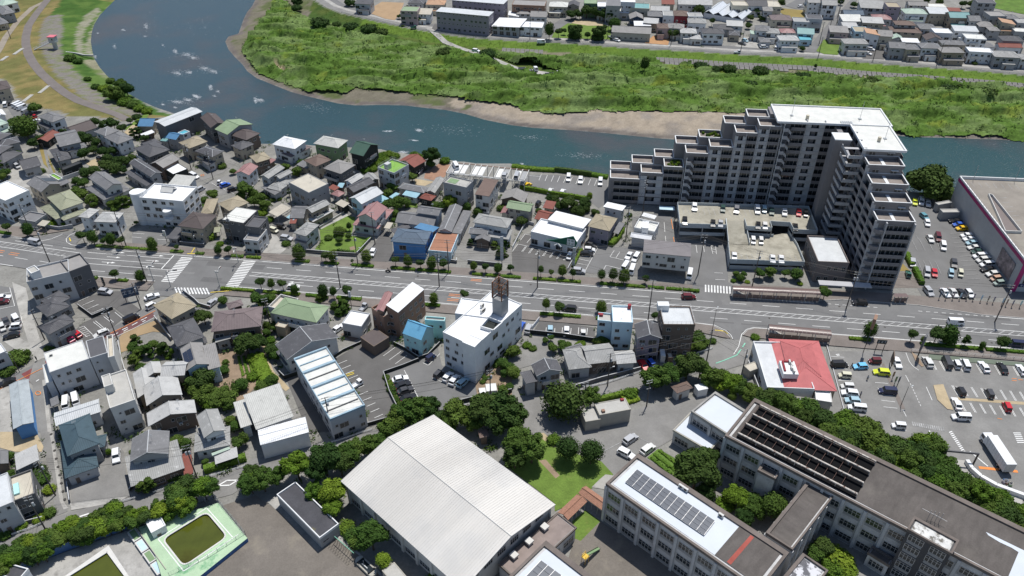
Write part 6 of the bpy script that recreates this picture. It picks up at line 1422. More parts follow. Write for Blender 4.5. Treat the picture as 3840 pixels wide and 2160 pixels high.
def mall():
 Z=11.0;pts=P(3,1,3500,410,1920,347,2444,1190,z=Z);ctr,ang,L,D=rect_from(pts)
 R=root('shopping_centre',(ctr.x,ctr.y,0),ang, 'huge pale shopping centre with magenta trim and cars parking on its roof', 'shopping centre');x,y=L/2,D/2
 mag=mat('magenta_trim',(.4,.03,.16),.5)
 link('wall',fix(wall_mesh(L,D,Z, 'f',0,0).mesh('wall',[WL['lgrey']])),R)
 mb=MB();mb.box(-x,-y,Z-.02,x,y,Z+.02);lm('roof_deck',mb,[mat('roof_deck',(.25,.225,.195),.9,.2,.1,fine=.1,blotch=((.34,.32,.27),.07,.5,.75))],R)
 for a in ((-x-.05,-y-.05,x,-y+.35),(-x-.05,y-.35,x,y+.05),(-x-.05,-y+.35,-x+.35,y-.35)):
  mb=MB();mb.box(a[0],a[1],Z+.02,a[2],a[3],Z+1.1);lm('parapet',mb,[WL['white']],R)
 for a in ((-x-.12,-y-.12,-x-.0,y),(-x-.12,-y-.14,x,-y-.02)): mb=MB();mb.box(a[0],a[1],Z-.75,a[2],a[3],Z+.45);lm('trim_band',mb,[mag],R)
 mb=MB();mb.box(-x-.16,-y-.18,0,-x+1.2,-y-.02,Z-.75);lm('trim_column',mb,[mag],R)
 I=R.matrix_basis.inverted()
 a=at(3,1,2335,1065,7);b=at(3,1,2440,1330,3.2);A=I @ Vector((a.x,a.y,0));Bq=I @ Vector((b.x,b.y,0))
 mb=MB();mb.box(-x-.2,Bq.y-.5,1.8,-x-.13,A.y,8.2,0);lm('wall_banner',mb,[mat('banner',(.22,.19,.2),.6,.5,.5,blotch=((.55,.45,.45),.6,.5,.7))],R)
 q=[I @ Vector((p.x,p.y,0)) for p in P(3,1,2212,520,2250,530,2545,900,2380,895,z=Z)]
 mb=ribbon([q[0],q[1],q[2],q[3],q[0]],.22,.9,Z+.03);lm('ramp_parapet',mb,[WL['offw']],R)
 mb=MB();mb.quad([(p.x,p.y,Z+.05) for p in q]);me=mb.mesh('ramp_shade',[WL['tile']]);flip_up(me);link('ramp_shade',me,R)  # dark sheet on the roof paints the shade inside the ramp opening
 def line(c,p1,p2):
  A=I @ at(3,1,*p1,Z);Bq=I @ at(3,1,*p2,Z);mb=MB();mb.quad([(v.x,v.y,Z+.04) for v in strip_poly(A,Bq,.14)]);me=mb.mesh('bay_line',[M['paint_worn']]);flip_up(me);link('bay_line',me,R)
 for k in range(7): line(0,(2040+75*k,385+4*k),(2080+75*k,432+4*k))
 for k in range(7): line(0,(2420+40*k if 0 else 2330+30*k,545+45*k),(2400+30*k,540+45*k))
 for t in (.02,.5): mb=MB();mb.cyl((-x+4+t*30,y-1,Z),(-x+4+t*30,y-1,Z+6),.08,n=6);lm('mast',mb,[M['steel']],R)
 mb=MB();mb.cyl((-x+15,-y+25,Z),(-x+15,-y+25,Z+5),.08,n=6);lm('mast',mb,[M['steel']],R)
 for k in range(6): mb=MB();mb.box(-x+2.2+k*2.2,-y-.1,3.2,-x+3.8+k*2.2,-y-.03,7.5);lm('shop_window',mb,[M['glass']],R)
 for k in range(26): link('rail_post',_gpost(.6),R,loc=(-x+.15,y-.3-k*(2*y/26),Z+1.1))
 mb=MB();mb.box(-x+1.4,-y-.2,2.0,-x+9,-y-.06,3.1,0);sg=lm('fascia_sign',mb,[mat('sign_navy',(.02,.03,.12),.5)],R)
 mb=MB();X=-x+2.2
 for g_ in range(5):
  for s in [(-.3,.15,.3,.22),(-.3,-.1,.3,-.03),(-.04,-.3,.04,.32),(-.3,-.34,.3,-.27)][: 3+g_ % 2]: mb.box(X+s[0],-y-.24,2.55+s[1],X+s[2],-y-.21,2.55+s[3])
  X+=.95
 lm('sign_lettering',mb,[WL['white']],sg)
mall()
for k,(q,h) in enumerate((((1698,590,1715,615,1850,590),3.0),((1735,655,1760,690,1930,688),3.2))):
 B('grey plant container %s in the fenced corner beside the shopping centre' % ('nearer the big tree' if k==0 else 'nearer the parked cars'),(3,1,q,h,'f','st','grey',dict(par=.15,wins=0)),cat='container',name='plant_container')
SCH=WL['school']=mat('school_wall',(.5,.5,.5),.9,.14,.4,fine=.08,blotch=((.25,.24,.23),.35,.55,.8));RIMB=mat('parapet_brown',(.16,.135,.12),.9,.2,.3,fine=.1)
_W5={}
def strip_win(w,h,n):
 if (w,h,n) not in _W5:
  mb=MB();mb.box(-w/2,-.05,-h/2,w/2,.02,h/2,1)
  for i in range(n+1): x=-w/2+w*i/n;mb.box(x-.05,-.1,-h/2,x+.05,.0,h/2,0)
  for z in (-h/2,h*.12,h/2): mb.box(-w/2,-.09,z-.04,w/2,.0,z+.04,0)
  _W5[(w,h,n)]=mb.mesh('window',[M['alu'],M['glass']])
 return _W5[(w,h,n)]
def school(label,pts,z,roofm_,floors,bay=4.6,sides=(-1,),rim=RIMB,rimh=.45,rimw=1.0,name='school_building',pil=True,walls=None,x0=0,cat='school'):
 ctr,ang,L,D=rect_from(pts);R=root(name,(ctr.x,ctr.y,0),ang,label,cat);x,y=L/2,D/2
 link('wall',fix(wall_mesh(L,D,z, 'f',0,0).mesh('wall',[walls or SCH])),R)
 mb=MB();mb.box(-x+rimw,-y+rimw,z-.05,x-rimw,y-rimw,z+.05);lm('roof',mb,[roofm_],R)
 mb=MB()
 for a in ((-x-.2,-y-.2,x+.2,-y+rimw*.35),(-x-.2,y-rimw,x+.2,y+.2),(-x-.2,-y+rimw*.35,-x+rimw*.4,y-rimw),(x-rimw*.4,-y+rimw*.35,x+.2,y-rimw)): mb.box(a[0],a[1],z-.3,a[2],a[3],z+rimh)
 lm('parapet',mb,[rim],R)
 if floors:
  fh=(z-.6)/floors;n=int(L/bay)
  for s in sides:
   for i in range(n):
    xc=-x+L*(i+.5)/n
    if pil: mb=None;link('pilaster',_pil(z-.3),R,loc=(-x+L*i/n,s*(y+.15),0))
    for f in range(floors):
     rot=MR(0 if s<0 else math.pi,4, 'Z')
     link('window',strip_win(round(L/n-1.3,2),1.75,4),R,M4=MT((xc,s*y,f*fh+1.95)) @ rot)
     link('spandrel',_span(round(L/n-1.3,2)),R,M4=MT((xc,s*y,f*fh+.65)) @ rot)
 return R,L,D
def _pil(h):
 k=('pil',round(h,1))
 if k not in _PM: mb=MB();mb.box(-.3,-.25,0,.3,.25,h);_PM[k]=mb.mesh('pilaster',[SCH])
 return _PM[k]
def _span(w):
 k=('sp',w)
 if k not in _PM: mb=MB();mb.box(-w/2,-.06,-.35,w/2,.0,.3);_PM[k]=mb.mesh('spandrel',[mat('spandrel',(.3,.3,.3),.9,.15)])
 return _PM[k]
tarroof=mat('roof_tar',(.11,.098,.09),.95,.14,.2,fine=.12,streak=(.9,.25,.1),blotch=((.15,.135,.12),.12,.5,.75));whroof=mat('roof_coating',(.56,.6,.65),.6,.05,.2)
def solar_array(R,I,quad,z,nx,ny,skip=()):
 q=[I @ Vector((p.x,p.y,0)) for p in quad];ux=(q[1]-q[0])/nx;uy=(q[3]-q[0])/ny;pm=MB()
 w,h=ux.length-.12,uy.length-.08;pm.box(-w/2,-h/2,0,w/2,h/2,.06,1,top=0);me=pm.mesh('solar_panel',[mat('solar_grey',(.09,.1,.12),.25,.15,.5,spec=.6),M['alu']]);a=math.atan2(ux.y,ux.x)
 mb=MB()
 for i in range(nx):
  for j in range(ny):
   if (i,j) in skip: continue
   c=q[0]+ux*(i+.5)+uy*(j+.5);link('solar_panel',me,R,loc=(c.x,c.y,z+.45),rz=a)
 for i in range(nx+1): A=q[0]+ux*i;Bq=A+uy*ny;mb.cyl((A.x,A.y,z+.42),(Bq.x,Bq.y,z+.42),.07,n=4)
 for j in range(ny+1): A=q[0]+uy*j;Bq=A+ux*nx;mb.cyl((A.x,A.y,z+.35),(Bq.x,Bq.y,z+.35),.05,n=4)
 lm('panel_rack',mb,[M['alu']],R)
s1=P(2,3,1275,240,955,528,2480,1600,z=12.4)
R1_,L1,D1=school('school wing with a white roof carrying a long solar panel array',s1,12.4,whroof,3,sides=(-1,));I=R1_.matrix_basis.inverted()
solar_array(R1_,I,P(2,3,1255,382,2040,900,1897,1068,1140,508,z=12.6),12.4,11,4)
mb=MB();e0=I @ at(2,3,2150,1110,12.4);mb.box(e0.x,-D1/2+1.0,12.46,L1/2-1,D1/2-1.0,12.52);lm('tar_roof',mb,[tarroof],R1_)
q=[I @ p for p in P(2,3,2400,1040,2435,1065,2200,1340,2160,1310,z=12.4)];mb=MB();mb.quad([(p.x,p.y,12.55) for p in q]);me=mb.mesh('red_patch',[mat('red_patch',(.35,.09,.07),.9,.2)]);flip_up(me);link('red_patch',me,R1_)
for c_ in ((2,3,1700,560),(2,3,1745,590),(2,3,2100,850)): p=I @ at(*c_,12.6);acunit(R1_,Matrix(),p.x,p.y,12.5,1.4)
s2=[at(2,2,2492,1150,12.8),at(2,3,2150,45,12.8),at(3,3,3300,1985,12.8)]
R2_,L2,D2=school('long school block with steel roof frames above a dark tarred roof',s2,12.8,tarroof,3);I=R2_.matrix_basis.inverted()
x0,x1=-L2/2+2,(I @ at(3,3,1040,385,12.8)).x
fr=mat('rusty_frame',(.46,.43,.39),.8,.3,1.5,blotch=((.14,.08,.06),1.2,.52,.62));fr2=mat('rust_dark',(.09,.055,.045),.9,.3,2)
for j in range(4):
 yy=-D2/2+1.8+j*(D2-3.8)/3;mb=MB();mb.box(x0,yy-.28,13.9,x1,yy+.28,14.0);mb.box(x0,yy-.28,14.0,x1,yy-.2,14.2)
 n=int((x1-x0)/4)
 for i in range(n+1): X=x0+(x1-x0)*i/n;mb.box(X-.08,yy-.08,12.8,X+.08,yy+.08,13.9)
 lm('roof_beam',mb,[fr],R2_)
for i in range(int((x1-x0)/2)): X=x0+2*i;mb=MB();mb.box(X-.05,-D2/2+1.5,13.5,X+.05,D2/2-1.7,13.6);lm('cross_beam',mb,[fr2],R2_)
mb=MB();mb.box(x0,-D2/2+1.3,12.87,x1,D2/2-1.5,12.9);lm('dark_membrane',mb,[mat('membrane',(.012,.012,.013),1,spec=0)],R2_)
pts=[at(3,3,1475,868,15.2),at(3,3,1405,985,15.2),at(3,3,1842,1228,15.2)]
school('taller glass fronted stairwell block with a peeling white roof',pts,15.2,mat('peeled',(.62,.62,.6),.8,.2,.5,blotch=((.16,.15,.13),.8,.48,.6)),5,bay=3.2,rimw=.5,pil=False,walls=mat('dark_facade',(.07,.07,.075),.6),name='school_stair_block')
q=[I @ p for p in P(3,3,2330,1215,2190,1010,2576,1210,2560,1449,z=12.8)]
mb=MB();qq=[I @ p for p in P(3,3,2190,1008,2215,1042,2330,1112,2450,1168,2520,1212,2420,1449,2390,1530,2750,1720,2950,1420,2576,1195,z=12.8)];me=pmesh('white_patch',qq,whroof,12.9);link('white_patch',me,R2_)
mb=MB()
for k in range(4): p=I @ at(3,3,1600+40*k,880+10*k,13);mb.cyl((p.x,p.y,12.8),(p.x,p.y,16),.05,n=5);mb.box(p.x-1.6,p.y-.03,15.2-.3*k,p.x+1.2,p.y+.03,15.28-.3*k)
lm('aerial',mb,[M['alu']],R2_)
school('low tarred corridor block linking the two long school wings',P(3,3,415,492,660,635,240,1185,z=11.4),11.4,tarroof,3,sides=(-1,1),bay=3.5,rimw=.5,name='corridor_block')
school('school wing at the bottom edge with white roof and solar panels',P(2,3,1100,1700,342,1115,-330,1690,z=12.4),12.4,whroof,3,sides=(-1,),name='school_building')
o=bpy.data.objects['school_building.002'] if 'school_building.002' in bpy.data.objects else None
if o: solar_array(o,o.matrix_basis.inverted(),P(2,3,292,1297,500,1449,330,1640,100,1500,z=12.6),12.4,3,4)
school('flat roof annexe with streaked white panels at the bottom edge',P(3,3,600,1390,350,1240,150,1480,z=11.6),11.6,mat('streak',(.12,.12,.13),.8,.2,.3,blotch=((.6,.6,.62),.5,.5,.56)),0,rimw=.5,name='annexe',cat='annexe')
school('white roofed school office block beside the staff car park',P(2,2,2050,1062,1812,1250,2205,1505,z=8.4),8.4,whroof,2,rimw=.6,bay=4,rim=mat('grey_rim',(.3,.29,.27),.9,.2))
school('low white roofed ground floor wing in front of the school office',P(2,2,1795,1262,1628,1432,1985,1640,z=4.4),4.4,whroof,1,rimw=.3,rimh=.2,rim=WL['stain'],bay=5,name='ground_floor_wing',pil=False)
school('small porch building with a brown roof in the school courtyard',P(3,3,1060,1170,1010,1220,1215,1345,z=4),4,tarroof,1,rimw=.3,bay=3,name='porch_building',pil=False,cat='porch')
school('square annexe with open balconies on the courtyard side',P(2,3,2560,270,2480,390,2640,480,z=10.2),10.2,tarroof,3,rimw=.4,bay=3,name='annexe',pil=False,cat='annexe')
school('low brown roofed link beside the gymnasium with roof fans',P(2,3,440,835,640,968,60,1500,z=4.6),4.6,mat('link_roof',(.27,.22,.2),.8,.2,.3),1,rimw=.3,rimh=.25,bay=4,name='link_building',pil=False,sides=(-1,1),cat='link building')
def gym():
 Z=7.6;pts=[at(1,3,850,492,Z),at(1,3,1790,-174,Z),at(2,3,437,730,Z)];ctr,ang,L,D=rect_from(pts)
 R=root('gymnasium',(ctr.x,ctr.y,0),ang, 'large school gymnasium with a cream white ribbed gable roof', 'gymnasium')
 gm=mat('gym_roof',(.57,.55,.515),.6,.05,.06,blotch=((.52,.508,.485),.06,.48,.62),fine=.04,streak=(.16,.012,.09));lpar=(pts[0]-pts[1]).length;al = 'x'   # ridge along the long side
 rise=3.1;link('roof',fix(gable_mesh(L,D,rise,Z,th=.3,along=al).mesh('roof',[gm,WL['lgrey'],WL['offw']])),R)
 n=int(L/.62);mb=MB();sl=rise/(D/2)
 for i in range(1,n):
  x=-L/2+L*i/n
  for s in (-1,1):
   a=(x,s*D/2,Z+.02);b=(x,0,Z+rise+.02);h=.035;w=.03
   mb.quad([(a[0]-w,a[1],a[2]),(a[0]-w,a[1],a[2]+h),(b[0]-w,b[1],b[2]+h),(b[0]-w,b[1],b[2])]);mb.quad([(a[0]-w,a[1],a[2]+h),(a[0]+w,a[1],a[2]+h),(b[0]+w,b[1],b[2]+h),(b[0]-w,b[1],b[2]+h)]);mb.quad([(a[0]+w,a[1],a[2]+h),(a[0]+w,a[1],a[2]),(b[0]+w,b[1],b[2]),(b[0]+w,b[1],b[2]+h)])
 o=link('roof_seam',fix(mb.mesh('roof_seam',[gm])),R);o['kind'] = 'stuff'
 link('wall',fix(wall_mesh(L,D,Z, 'gx',rise,1.0).mesh('wall',[WL['offw']])),R)
 x,y=L/2-1,D/2-1
 for s in (-1,1):
  for i in range(9):
   X=-x+2*x*i/8;mb=MB();mb.box(X-.35,s*y-.4 if s<0 else y,0,X+.35,-y if s<0 else y+.4,Z-.1);lm('pilaster',mb,[WL['offw']],R)
   if i<8 and s<0: link('window',strip_win(3.2,1.4,4),R,M4=MT((X+x/8,s*y,1.6)))
 for sx in (-1,1):
  for i in range(6): link('window',strip_win(2.4,1.6,4),R,M4=MT((sx*x,-y*.75+i*y*.3,6.6)) @ MR(sx*math.pi/2,4, 'Z'))
 I=R.matrix_basis.inverted()
gym()
vm=MB();vm.box(-.6,-.6,0,.6,.6,.5);vm.box(-.75,-.75,.5,.75,.75,.95);ventm=vm.mesh('roof_fan',[WL['offw']])
o=bpy.data.objects['link_building'];I=o.matrix_basis.inverted()
for x,y in ((328,965),(172,1110),(20,1250)): p=I @ at(2,3,x,y,5);link('roof_fan',ventm,o,loc=(p.x,p.y,4.75))
B('long narrow changing block with a dark weedy flat roof and white rim',(1,3,(402,512,212,636,642,1072),3.6,'f','mo','grey',dict(par=.35,parc='white',kinds=[(1.6,.6)],wins=.5)),cat='changing block')
def covered_walk():
 for nm,q,lb in (('covered_walk',(757,700,565,885,468,800),'terracotta tiled walkway roof leading from the gymnasium to the lawn corner'),('covered_walk',(745,542,668,615,925,800),'terracotta tiled walkway roof meeting the white roofed school wing')):
  pts=P(2,3,*q,z=3);ctr,ang,L,D=rect_from(pts);R=root(nm,(ctr.x,ctr.y,0),ang,lb, 'covered walk');tm=mat('terracotta',(.36,.19,.13),.85,.18,2.5,stripes=(.32,.5,'a'))
  link('roof',fix(gable_mesh(L,D,.6,3.0,along='x').mesh('roof',[tm,WL['brown'],tm])),R)
  for i in range(5):
   for s in (-1,1): link('post',_post(3.0),R,loc=(-L/2+.3+(L-.6)*i/4,s*(D/2-.3),0))
covered_walk()
RN_=dict(pg='pale grey',lg='light grey',mg='grey',dg='dark grey',br='brown',gy='greyish',db='dark brown',wh='white',ow='off white',pk='dusky red',rd='red',or_='orange',be='cream',tq='teal',bl='blue',sb='slate blue',cy='bright blue',si='silver',pgn='pale green',gn='green',tn='tan',mb='plum',rs='rust red')
WN_=dict(white='white',offw='off white',lgrey='light grey',grey='grey',beige='beige',cream='cream',tan='tan',brown='brown',pink='pinkish',mauve='mauve',lblue='pale blue',navy='navy blue',red='dark red',stain='stained',terra='brick red',green='green',dgrey='dark grey')
TN_=dict(h='hip',g='gable',f='flat',s='lean-to')
FAR=[]
def F(row,c,r,items):
 for it in items: FAR.append((row,c,r)+it)
F(0,3,0,[(205,372,200,8,6,'h','pg','white'),(875,405,245,8,6.2,'h','lg','offw'),(1290,445,160,9,6,'gy','mg','grey'),(1440,462,150,8,6,'h','mg','beige'),(1630,450,205,8,6.2,'h','mg','white'),(1842,492,230,8,6.2,'h','gy','tan'),(2130,492,225,7,6,'f','wh','white'),(2390,535,250,9,5.8,'h','lg','grey'),(2570,560,110,8,5,'h','lg','lgrey')])
F(1,3,0,[(45,300,140,8,5.5,'h','lg','white'),(195,300,150,7,5,'h','pk','offw'),(375,305,165,9,5.5,'g','tq','lblue'),(368,372,115,6,3.5,'s','cy','lblue'),(712,292,185,8,6,'s','gy','pink'),(825,250,150,7,5,'s','pg','offw'),(930,285,135,9,6,'f','tn','lblue'),(1045,315,140,9,7.5,'s','or_','white'),(1170,325,140,10,7,'gy','gy','cream'),(1300,365,105,6,4,'g','pgn','lgrey'),(1430,400,170,5,4,'s','wh','grey'),(1380,290,300,9,5,'h','br','beige'),(1600,258,165,9,6,'h','mg','lgrey'),(1660,370,170,8,5.5,'gy','db','lgrey'),(1750,300,170,8,7,'f','wh','white'),(1860,418,235,7,6,'h','mg','beige'),(1985,285,235,7,6,'s','si','white'),(2080,358,190,8,8,'f','ow','white'),(2180,440,170,7,4,'h','mg','white'),(2425,448,225,6,4,'g','rs','white'),(2450,378,210,8,6,'h','dg','grey'),(2270,280,110,7,5,'h','gy','grey')])
F(2,3,0,[(330,190,150,8,6,'f','lg','lgrey'),(465,160,150,8,7,'f','dg','lgrey'),(130,168,210,9,6,'h','mb','cream'),(840,180,210,9,5.5,'s','ow','lgrey'),(850,120,200,8,5.5,'g','sb','grey'),(1050,200,210,8,6,'s','pg','beige'),(1145,162,185,8,6,'h','pk','lgrey'),(1375,222,200,7,8,'h','br','grey'),(1475,105,225,9,6.5,'h','pgn','white'),(1710,105,205,9,6.5,'s','si','beige'),(1910,145,200,9,6.5,'g','tq','tan'),(2062,178,120,9,6,'gy','mg','offw'),(2185,235,150,9,5,'h','gy','grey'),(2405,212,140,8,6,'s','or_','beige'),(2440,160,150,7,6,'h','mg','grey'),(2290,130,160,9,7,'f','gy','grey'),(2555,200,120,9,6,'f','lg','grey'),(2540,292,130,7,4,'f','ow','grey')])
F(3,3,0,[(50,30,130,12,6,'f','be','cream'),(455,-5,130,9,8,'gy','lg','white'),(612,20,150,9,8,'gy','lg','white'),(1045,45,240,11,8,'s','lg','lgrey'),(1255,40,125,9,11,'f','tn','mauve'),(1500,30,190,7,5,'g','gy','lgrey'),(1695,45,180,7,5,'f','ow','cream'),(1870,90,130,5,4,'s','rs','white'),(2185,0,170,9,8,'f','dg','grey')])
F(0,2,0,[(1205,290,390,11,4.5,'g','gy','stain'),(150,235,330,10,5,'f','wh','white'),(1520,252,120,8,6,'h','br','pink'),(1650,252,170,8,6,'h','gy','offw'),(1775,300,165,8,5.5,'h','pg','offw'),(1855,362,125,7,3.5,'h','pg','offw'),(2020,302,225,8,6.2,'h','dg','white'),(2240,325,110,7,3.5,'h','dg','beige'),(2445,325,95,6,3.5,'s','pgn','offw'),(2525,275,150,9,6,'h','mg','white'),(2545,395,110,6,3,'h','mg','lgrey')])
F(1,2,0,[(20,135,110,8,4,'s','wh','white'),(125,110,150,8,5,'h','gy','offw'),(272,135,165,9,6,'g','gy','lgrey'),(470,35,190,9,6,'h','ow','cream'),(1100,97,150,9,4,'gy','wh','offw'),(1250,158,140,9,5,'g','gy','navy'),(1312,232,170,6,4,'s','wh','grey'),(1400,205,150,7,5,'s','pg','tan'),(1450,132,170,9,6,'h','mg','navy'),(1578,125,115,9,7,'f','lg','white'),(1702,125,150,9,7.5,'h','br','red'),(1862,200,185,8,7,'h','lg','white'),(1842,138,140,7,8,'f','lg','white'),(2130,262,210,8,4,'h','dg','grey'),(2242,232,165,7,5.5,'s','pg','offw')])
F(2,2,0,[(175,20,330,10,9,'f','gy','terra'),(620,35,120,8,5,'g','dg','beige'),(792,5,130,9,8,'f','gn','green'),(912,35,105,9,8,'f','wh','lgrey'),(1022,15,140,14,10,'f','mg','grey'),(1165,-10,150,9,10,'f','wh','white'),(1290,50,190,10,7,'f','tq','cream'),(1490,78,190,8,5,'g','pg','offw'),(1570,15,130,7,5,'s','rs','beige'),(1840,15,340,9,6,'g','pg','offw'),(2290,25,150,9,7,'f','be','cream'),(2455,25,210,10,6,'g','dg','white'),(2575,80,100,8,6,'h','gy','lgrey')])
F(1,1,0,[(1090,10,170,8,6,'s','dg','lgrey'),(1620,5,170,8,6,'h','dg','offw'),(1812,15,190,9,6,'h','or_','cream'),(1552,80,170,9,8,'f','gn','pink'),(1680,112,185,8,5.5,'s','be','white'),(2480,100,70,8,4,'s','wh','grey')])
FAR.sort(key=lambda t: (t[0],960*t[1]+t[3]/KT))
cnt={}
ROWN={0: 'front row facing the levee road',1: 'second row beyond the levee road',2: 'third row beyond the levee road',3: 'top row at the photo edge'}
for row,c,r,x,y,w,d,z,roof,rc,wc in FAR:
 i=cnt.get(row,0);cnt[row]=i+1
 p=at(c,r,x,y,z+.6);q=at(c,r,x+w/2,y,z+.6);Wm=(q-p).length*2
 ang=math.radians(-7+random.Random(int(x*7)).uniform(-5,5));u=Vector((math.cos(ang),math.sin(ang),0));v=Vector((-u.y,u.x,0))
 c0=p-u*Wm/2-v*d/2;a=c0+v*d;cc=c0+u*Wm
 R=root('house' if z<8.5 else 'apartment_block',(p.x,p.y,0),ang,f"{WN_[wc]} house with {RN_[rc]} {TN_[roof[0]]} roof, {nth(i)} from left, {ROWN[row].replace(' facing the levee road','').replace(' beyond the levee road',' across the river').replace(' at the photo edge','')}", 'house', 'houses across the river')
 inv=R.matrix_basis.inverted();pts=[Vector((k.x,k.y,z)) for k in (a,c0,cc)]
 rf={'h': 'h', 'g': 'gx', 'gy': 'gy', 'f': 'f', 's': 's+y'}[roof]
 b_=block(R,inv,pts,z,rf,rc,wc,ov=.4 if roof != 'f' else 0,par=.25)
 if z>5: clutter(R,b_,z,roof[0],wc)
 rg=random.Random(int(x));
 if z>5 and rg.random()<.6 and roof != 'f':     # lower skirt roof or porch toward the road
  fr=rg.uniform(.45,.9);s0=c0-v*2.0+u*Wm*(1-fr)*rg.random();block(R,inv,[Vector((k.x,k.y,3)) for k in (s0+v*2.6,s0,s0+u*Wm*fr)],2.9, 's+y',rc,wc,ov=.2,wins=.6)
B('long four storey brown apartment block with a silver roof facing the levee',(1,0,(1862,70,1806,114,2344,170),10.8,'s0','si','mauve',dict(kinds=[(1.5,1.3),(.8,.8)],rise=.4,tiled=False,ov=.3)),cat='apartments')
B('second long brown apartment block behind the first beyond the levee',(1,0,(2012,-45,1966,0,2492,48),10.8,'s0','si','mauve',dict(kinds=[(1.5,1.3),(.8,.8)],rise=.4,tiled=False,ov=.3)),cat='apartments')
B('glass fronted white hall beside the levee bus stop',(1,0,(2430,174,2368,264,2655,290),5,'s0','wh','grey',dict(kinds=[(2.4,2.2)],rise=.8)),cat='hall')
gh=P(2,0,2075,22,1930,122,2315,190,z=3.4);ctr,ang,L,D=rect_from(gh);R=root('greenhouse',(ctr.x,ctr.y,0),ang, 'row of four white film greenhouses joined side by side across the river', 'greenhouse');gm=mat('film',(.6,.63,.66),.35,.08,.6)
for k in range(4): link('greenhouse_bay',fix(gable_mesh(D,L/4-.1,1.7,3.0,along='x').mesh('greenhouse_bay',[gm,M['steel'],M['steel']])),R,M4=MT((-L/2+L*(k+.5)/4,0,0)) @ MR(math.pi/2,4,'Z'));
mb=MB();mb.box(-L/2+.1,-D/2+.1,0,L/2-.1,D/2-.1,2.9);lm('wall',mb,[gm],R)
area('far_field',P(1,0,1100,118,1265,20,1490,30,1440,150,1395,205,1300,190),mat('tan_field',(.36,.25,.15),.95,.1,.2,fine=.08))
area('far_field',P(2,0,1335,435,1420,362,1590,380,1570,455),mat('orange_soil',(.42,.24,.12),.95,.15,.3))
area('far_lawn',P(2,0,420,330,520,235,900,250,1000,270,990,400,680,390,400,380), 'grass_bright');area('far_yard',P(2,0,600,235,640,195,920,215,920,260,760,260), 'soil_pale')
area('far_lawn',P(3,0,485,515,560,400,760,430,700,555,560,545), 'grass_bright');area('far_field',P(3,0,110,120,140,85,400,110,380,200,230,190), 'grass_dry')
area('far_lawn',P(3,0,2265,80,2290,-20,2700,-20,2700,170,2400,110), 'grass');area('far_road',P(3,0,370,520,620,220,830,0,900,0,720,230,560,400,470,530), 'asphalt');area('far_lot',P(3,0,950,590,960,490,1200,500,1165,600), 'asphalt_dark');area('far_lot',P(2,0,2240,470,2330,370,2490,400,2480,490), 'concrete')
area('far_lot',P(1,0,1760,300,1800,240,2380,300,2340,350), 'asphalt_dark');area('far_road',P(2,0,200,380,330,300,560,150,700,90,720,130,600,210,420,330,350,390), 'asphalt')
area('far_lot',P(3,0,170,60,300,-10,400,0,380,100,280,90), 'asphalt')
TN2=dict(sedan='saloon',hatch='hatchback',suv='estate car',van='minivan',kei='boxy compact',keitruck='small pickup',hiace='delivery van')
CN2=dict(lblue='pale blue',sky='bright sky blue',dgreen='dark green',darkgrey='dark grey',lime='lime yellow',pearl='pearl white',cream='cream yellow')
def row(where,group,c,r,items,z=0.0,key=0,frm='left'):
 items=sorted(items,key=lambda i: (i[key]+i[key+2]))
 n=len(items)
 for k,it in enumerate(items):
  col,t=it[5],it[4];o=f"{nth(k)} from the {frm} " if n>1 else ''
  same=[i for i in items if i[4]==t and i[5]==col]
  lab=f"{CN2.get(col, col)} {TN2[t]}" + (f", {o}" if n>1 else ' ') + where
  V(c,r,*it[:4],t,col,lab,group if n>1 else None,z)
row('beside the levee at the far left', 'vans parked below the levee',0,0,[(50,1080,60,1030,'van','white'),(95,1065,105,1020,'kei','darkgrey'),(135,1072,205,1042,'hiace','white'),(160,1085,235,1055,'hiace','white'),(180,1102,265,1068,'hiace','white'),(230,1142,305,1105,'hiace','silver'),(265,1158,330,1130,'sedan','black'),(300,1205,375,1172,'keitruck','red'),(335,1235,400,1210,'hatch','white')])
V(0,1,305,985,405,1005,'hiace','silver','silver van driving on the main road past the side street mouth','cars on the main road')
row('in the small crossroads car park', 'cars in the crossroads car park',0,1,[(2290,400,2170,395,'keitruck','white'),(2218,432,2315,398,'hatch','blue'),(2295,472,2388,445,'hatch','black'),(1988,475,2055,440,'kei','silver')])
row('by the long ribbed canopy',None,0,1,[(1905,300,2005,350,'van','white')])
row('beside the small dark gabled house', 'cars by the small dark gabled house',0,1,[(155,215,190,240,'kei','silver'),(262,325,372,288,'hatch','white')])
row('parked in the tree filled garden',None,0,1,[(980,148,1040,172,'kei','black')])
row('behind the topiary lawn house', 'cars behind the small grey hip roofed house',1,1,[(142,858,222,885,'kei','cream'),(216,822,300,845,'kei','black'),(266,945,348,958,'suv','silver')])
row('under the dark grey modern building',None,1,1,[(0,1040,95,1015,'sedan','silver')])
row('on the drive left of the blue shop',None,1,1,[(1190,1060,1160,1130,'hatch','white')])
row('driving left on the south lanes near the verge trees',None,1,1,[(335,1440,420,1438,'hatch','pearl')])
row('in the riverside car park behind the hedge', 'cars in the riverside car park',2,1,[(572,312,565,380,'van','white'),(692,338,685,402,'suv','white'),(892,350,885,425,'van','white'),(130,425,175,405,'hatch','yellow'),(378,492,395,458,'hatch','pearl'),(500,500,520,468,'hatch','white')])
row('in the lane behind the pharmacy',None,2,1,[(250,625,280,585,'kei','black')])
row('in the lot right of the pharmacy', 'cars right of the pharmacy',2,1,[(748,1000,850,1030,'sedan','darkgrey'),(718,1062,838,1068,'hatch','white'),(692,1100,815,1112,'sedan','black'),(620,1275,725,1285,'suv','silver'),(592,1105,565,1165,'kei','white')])
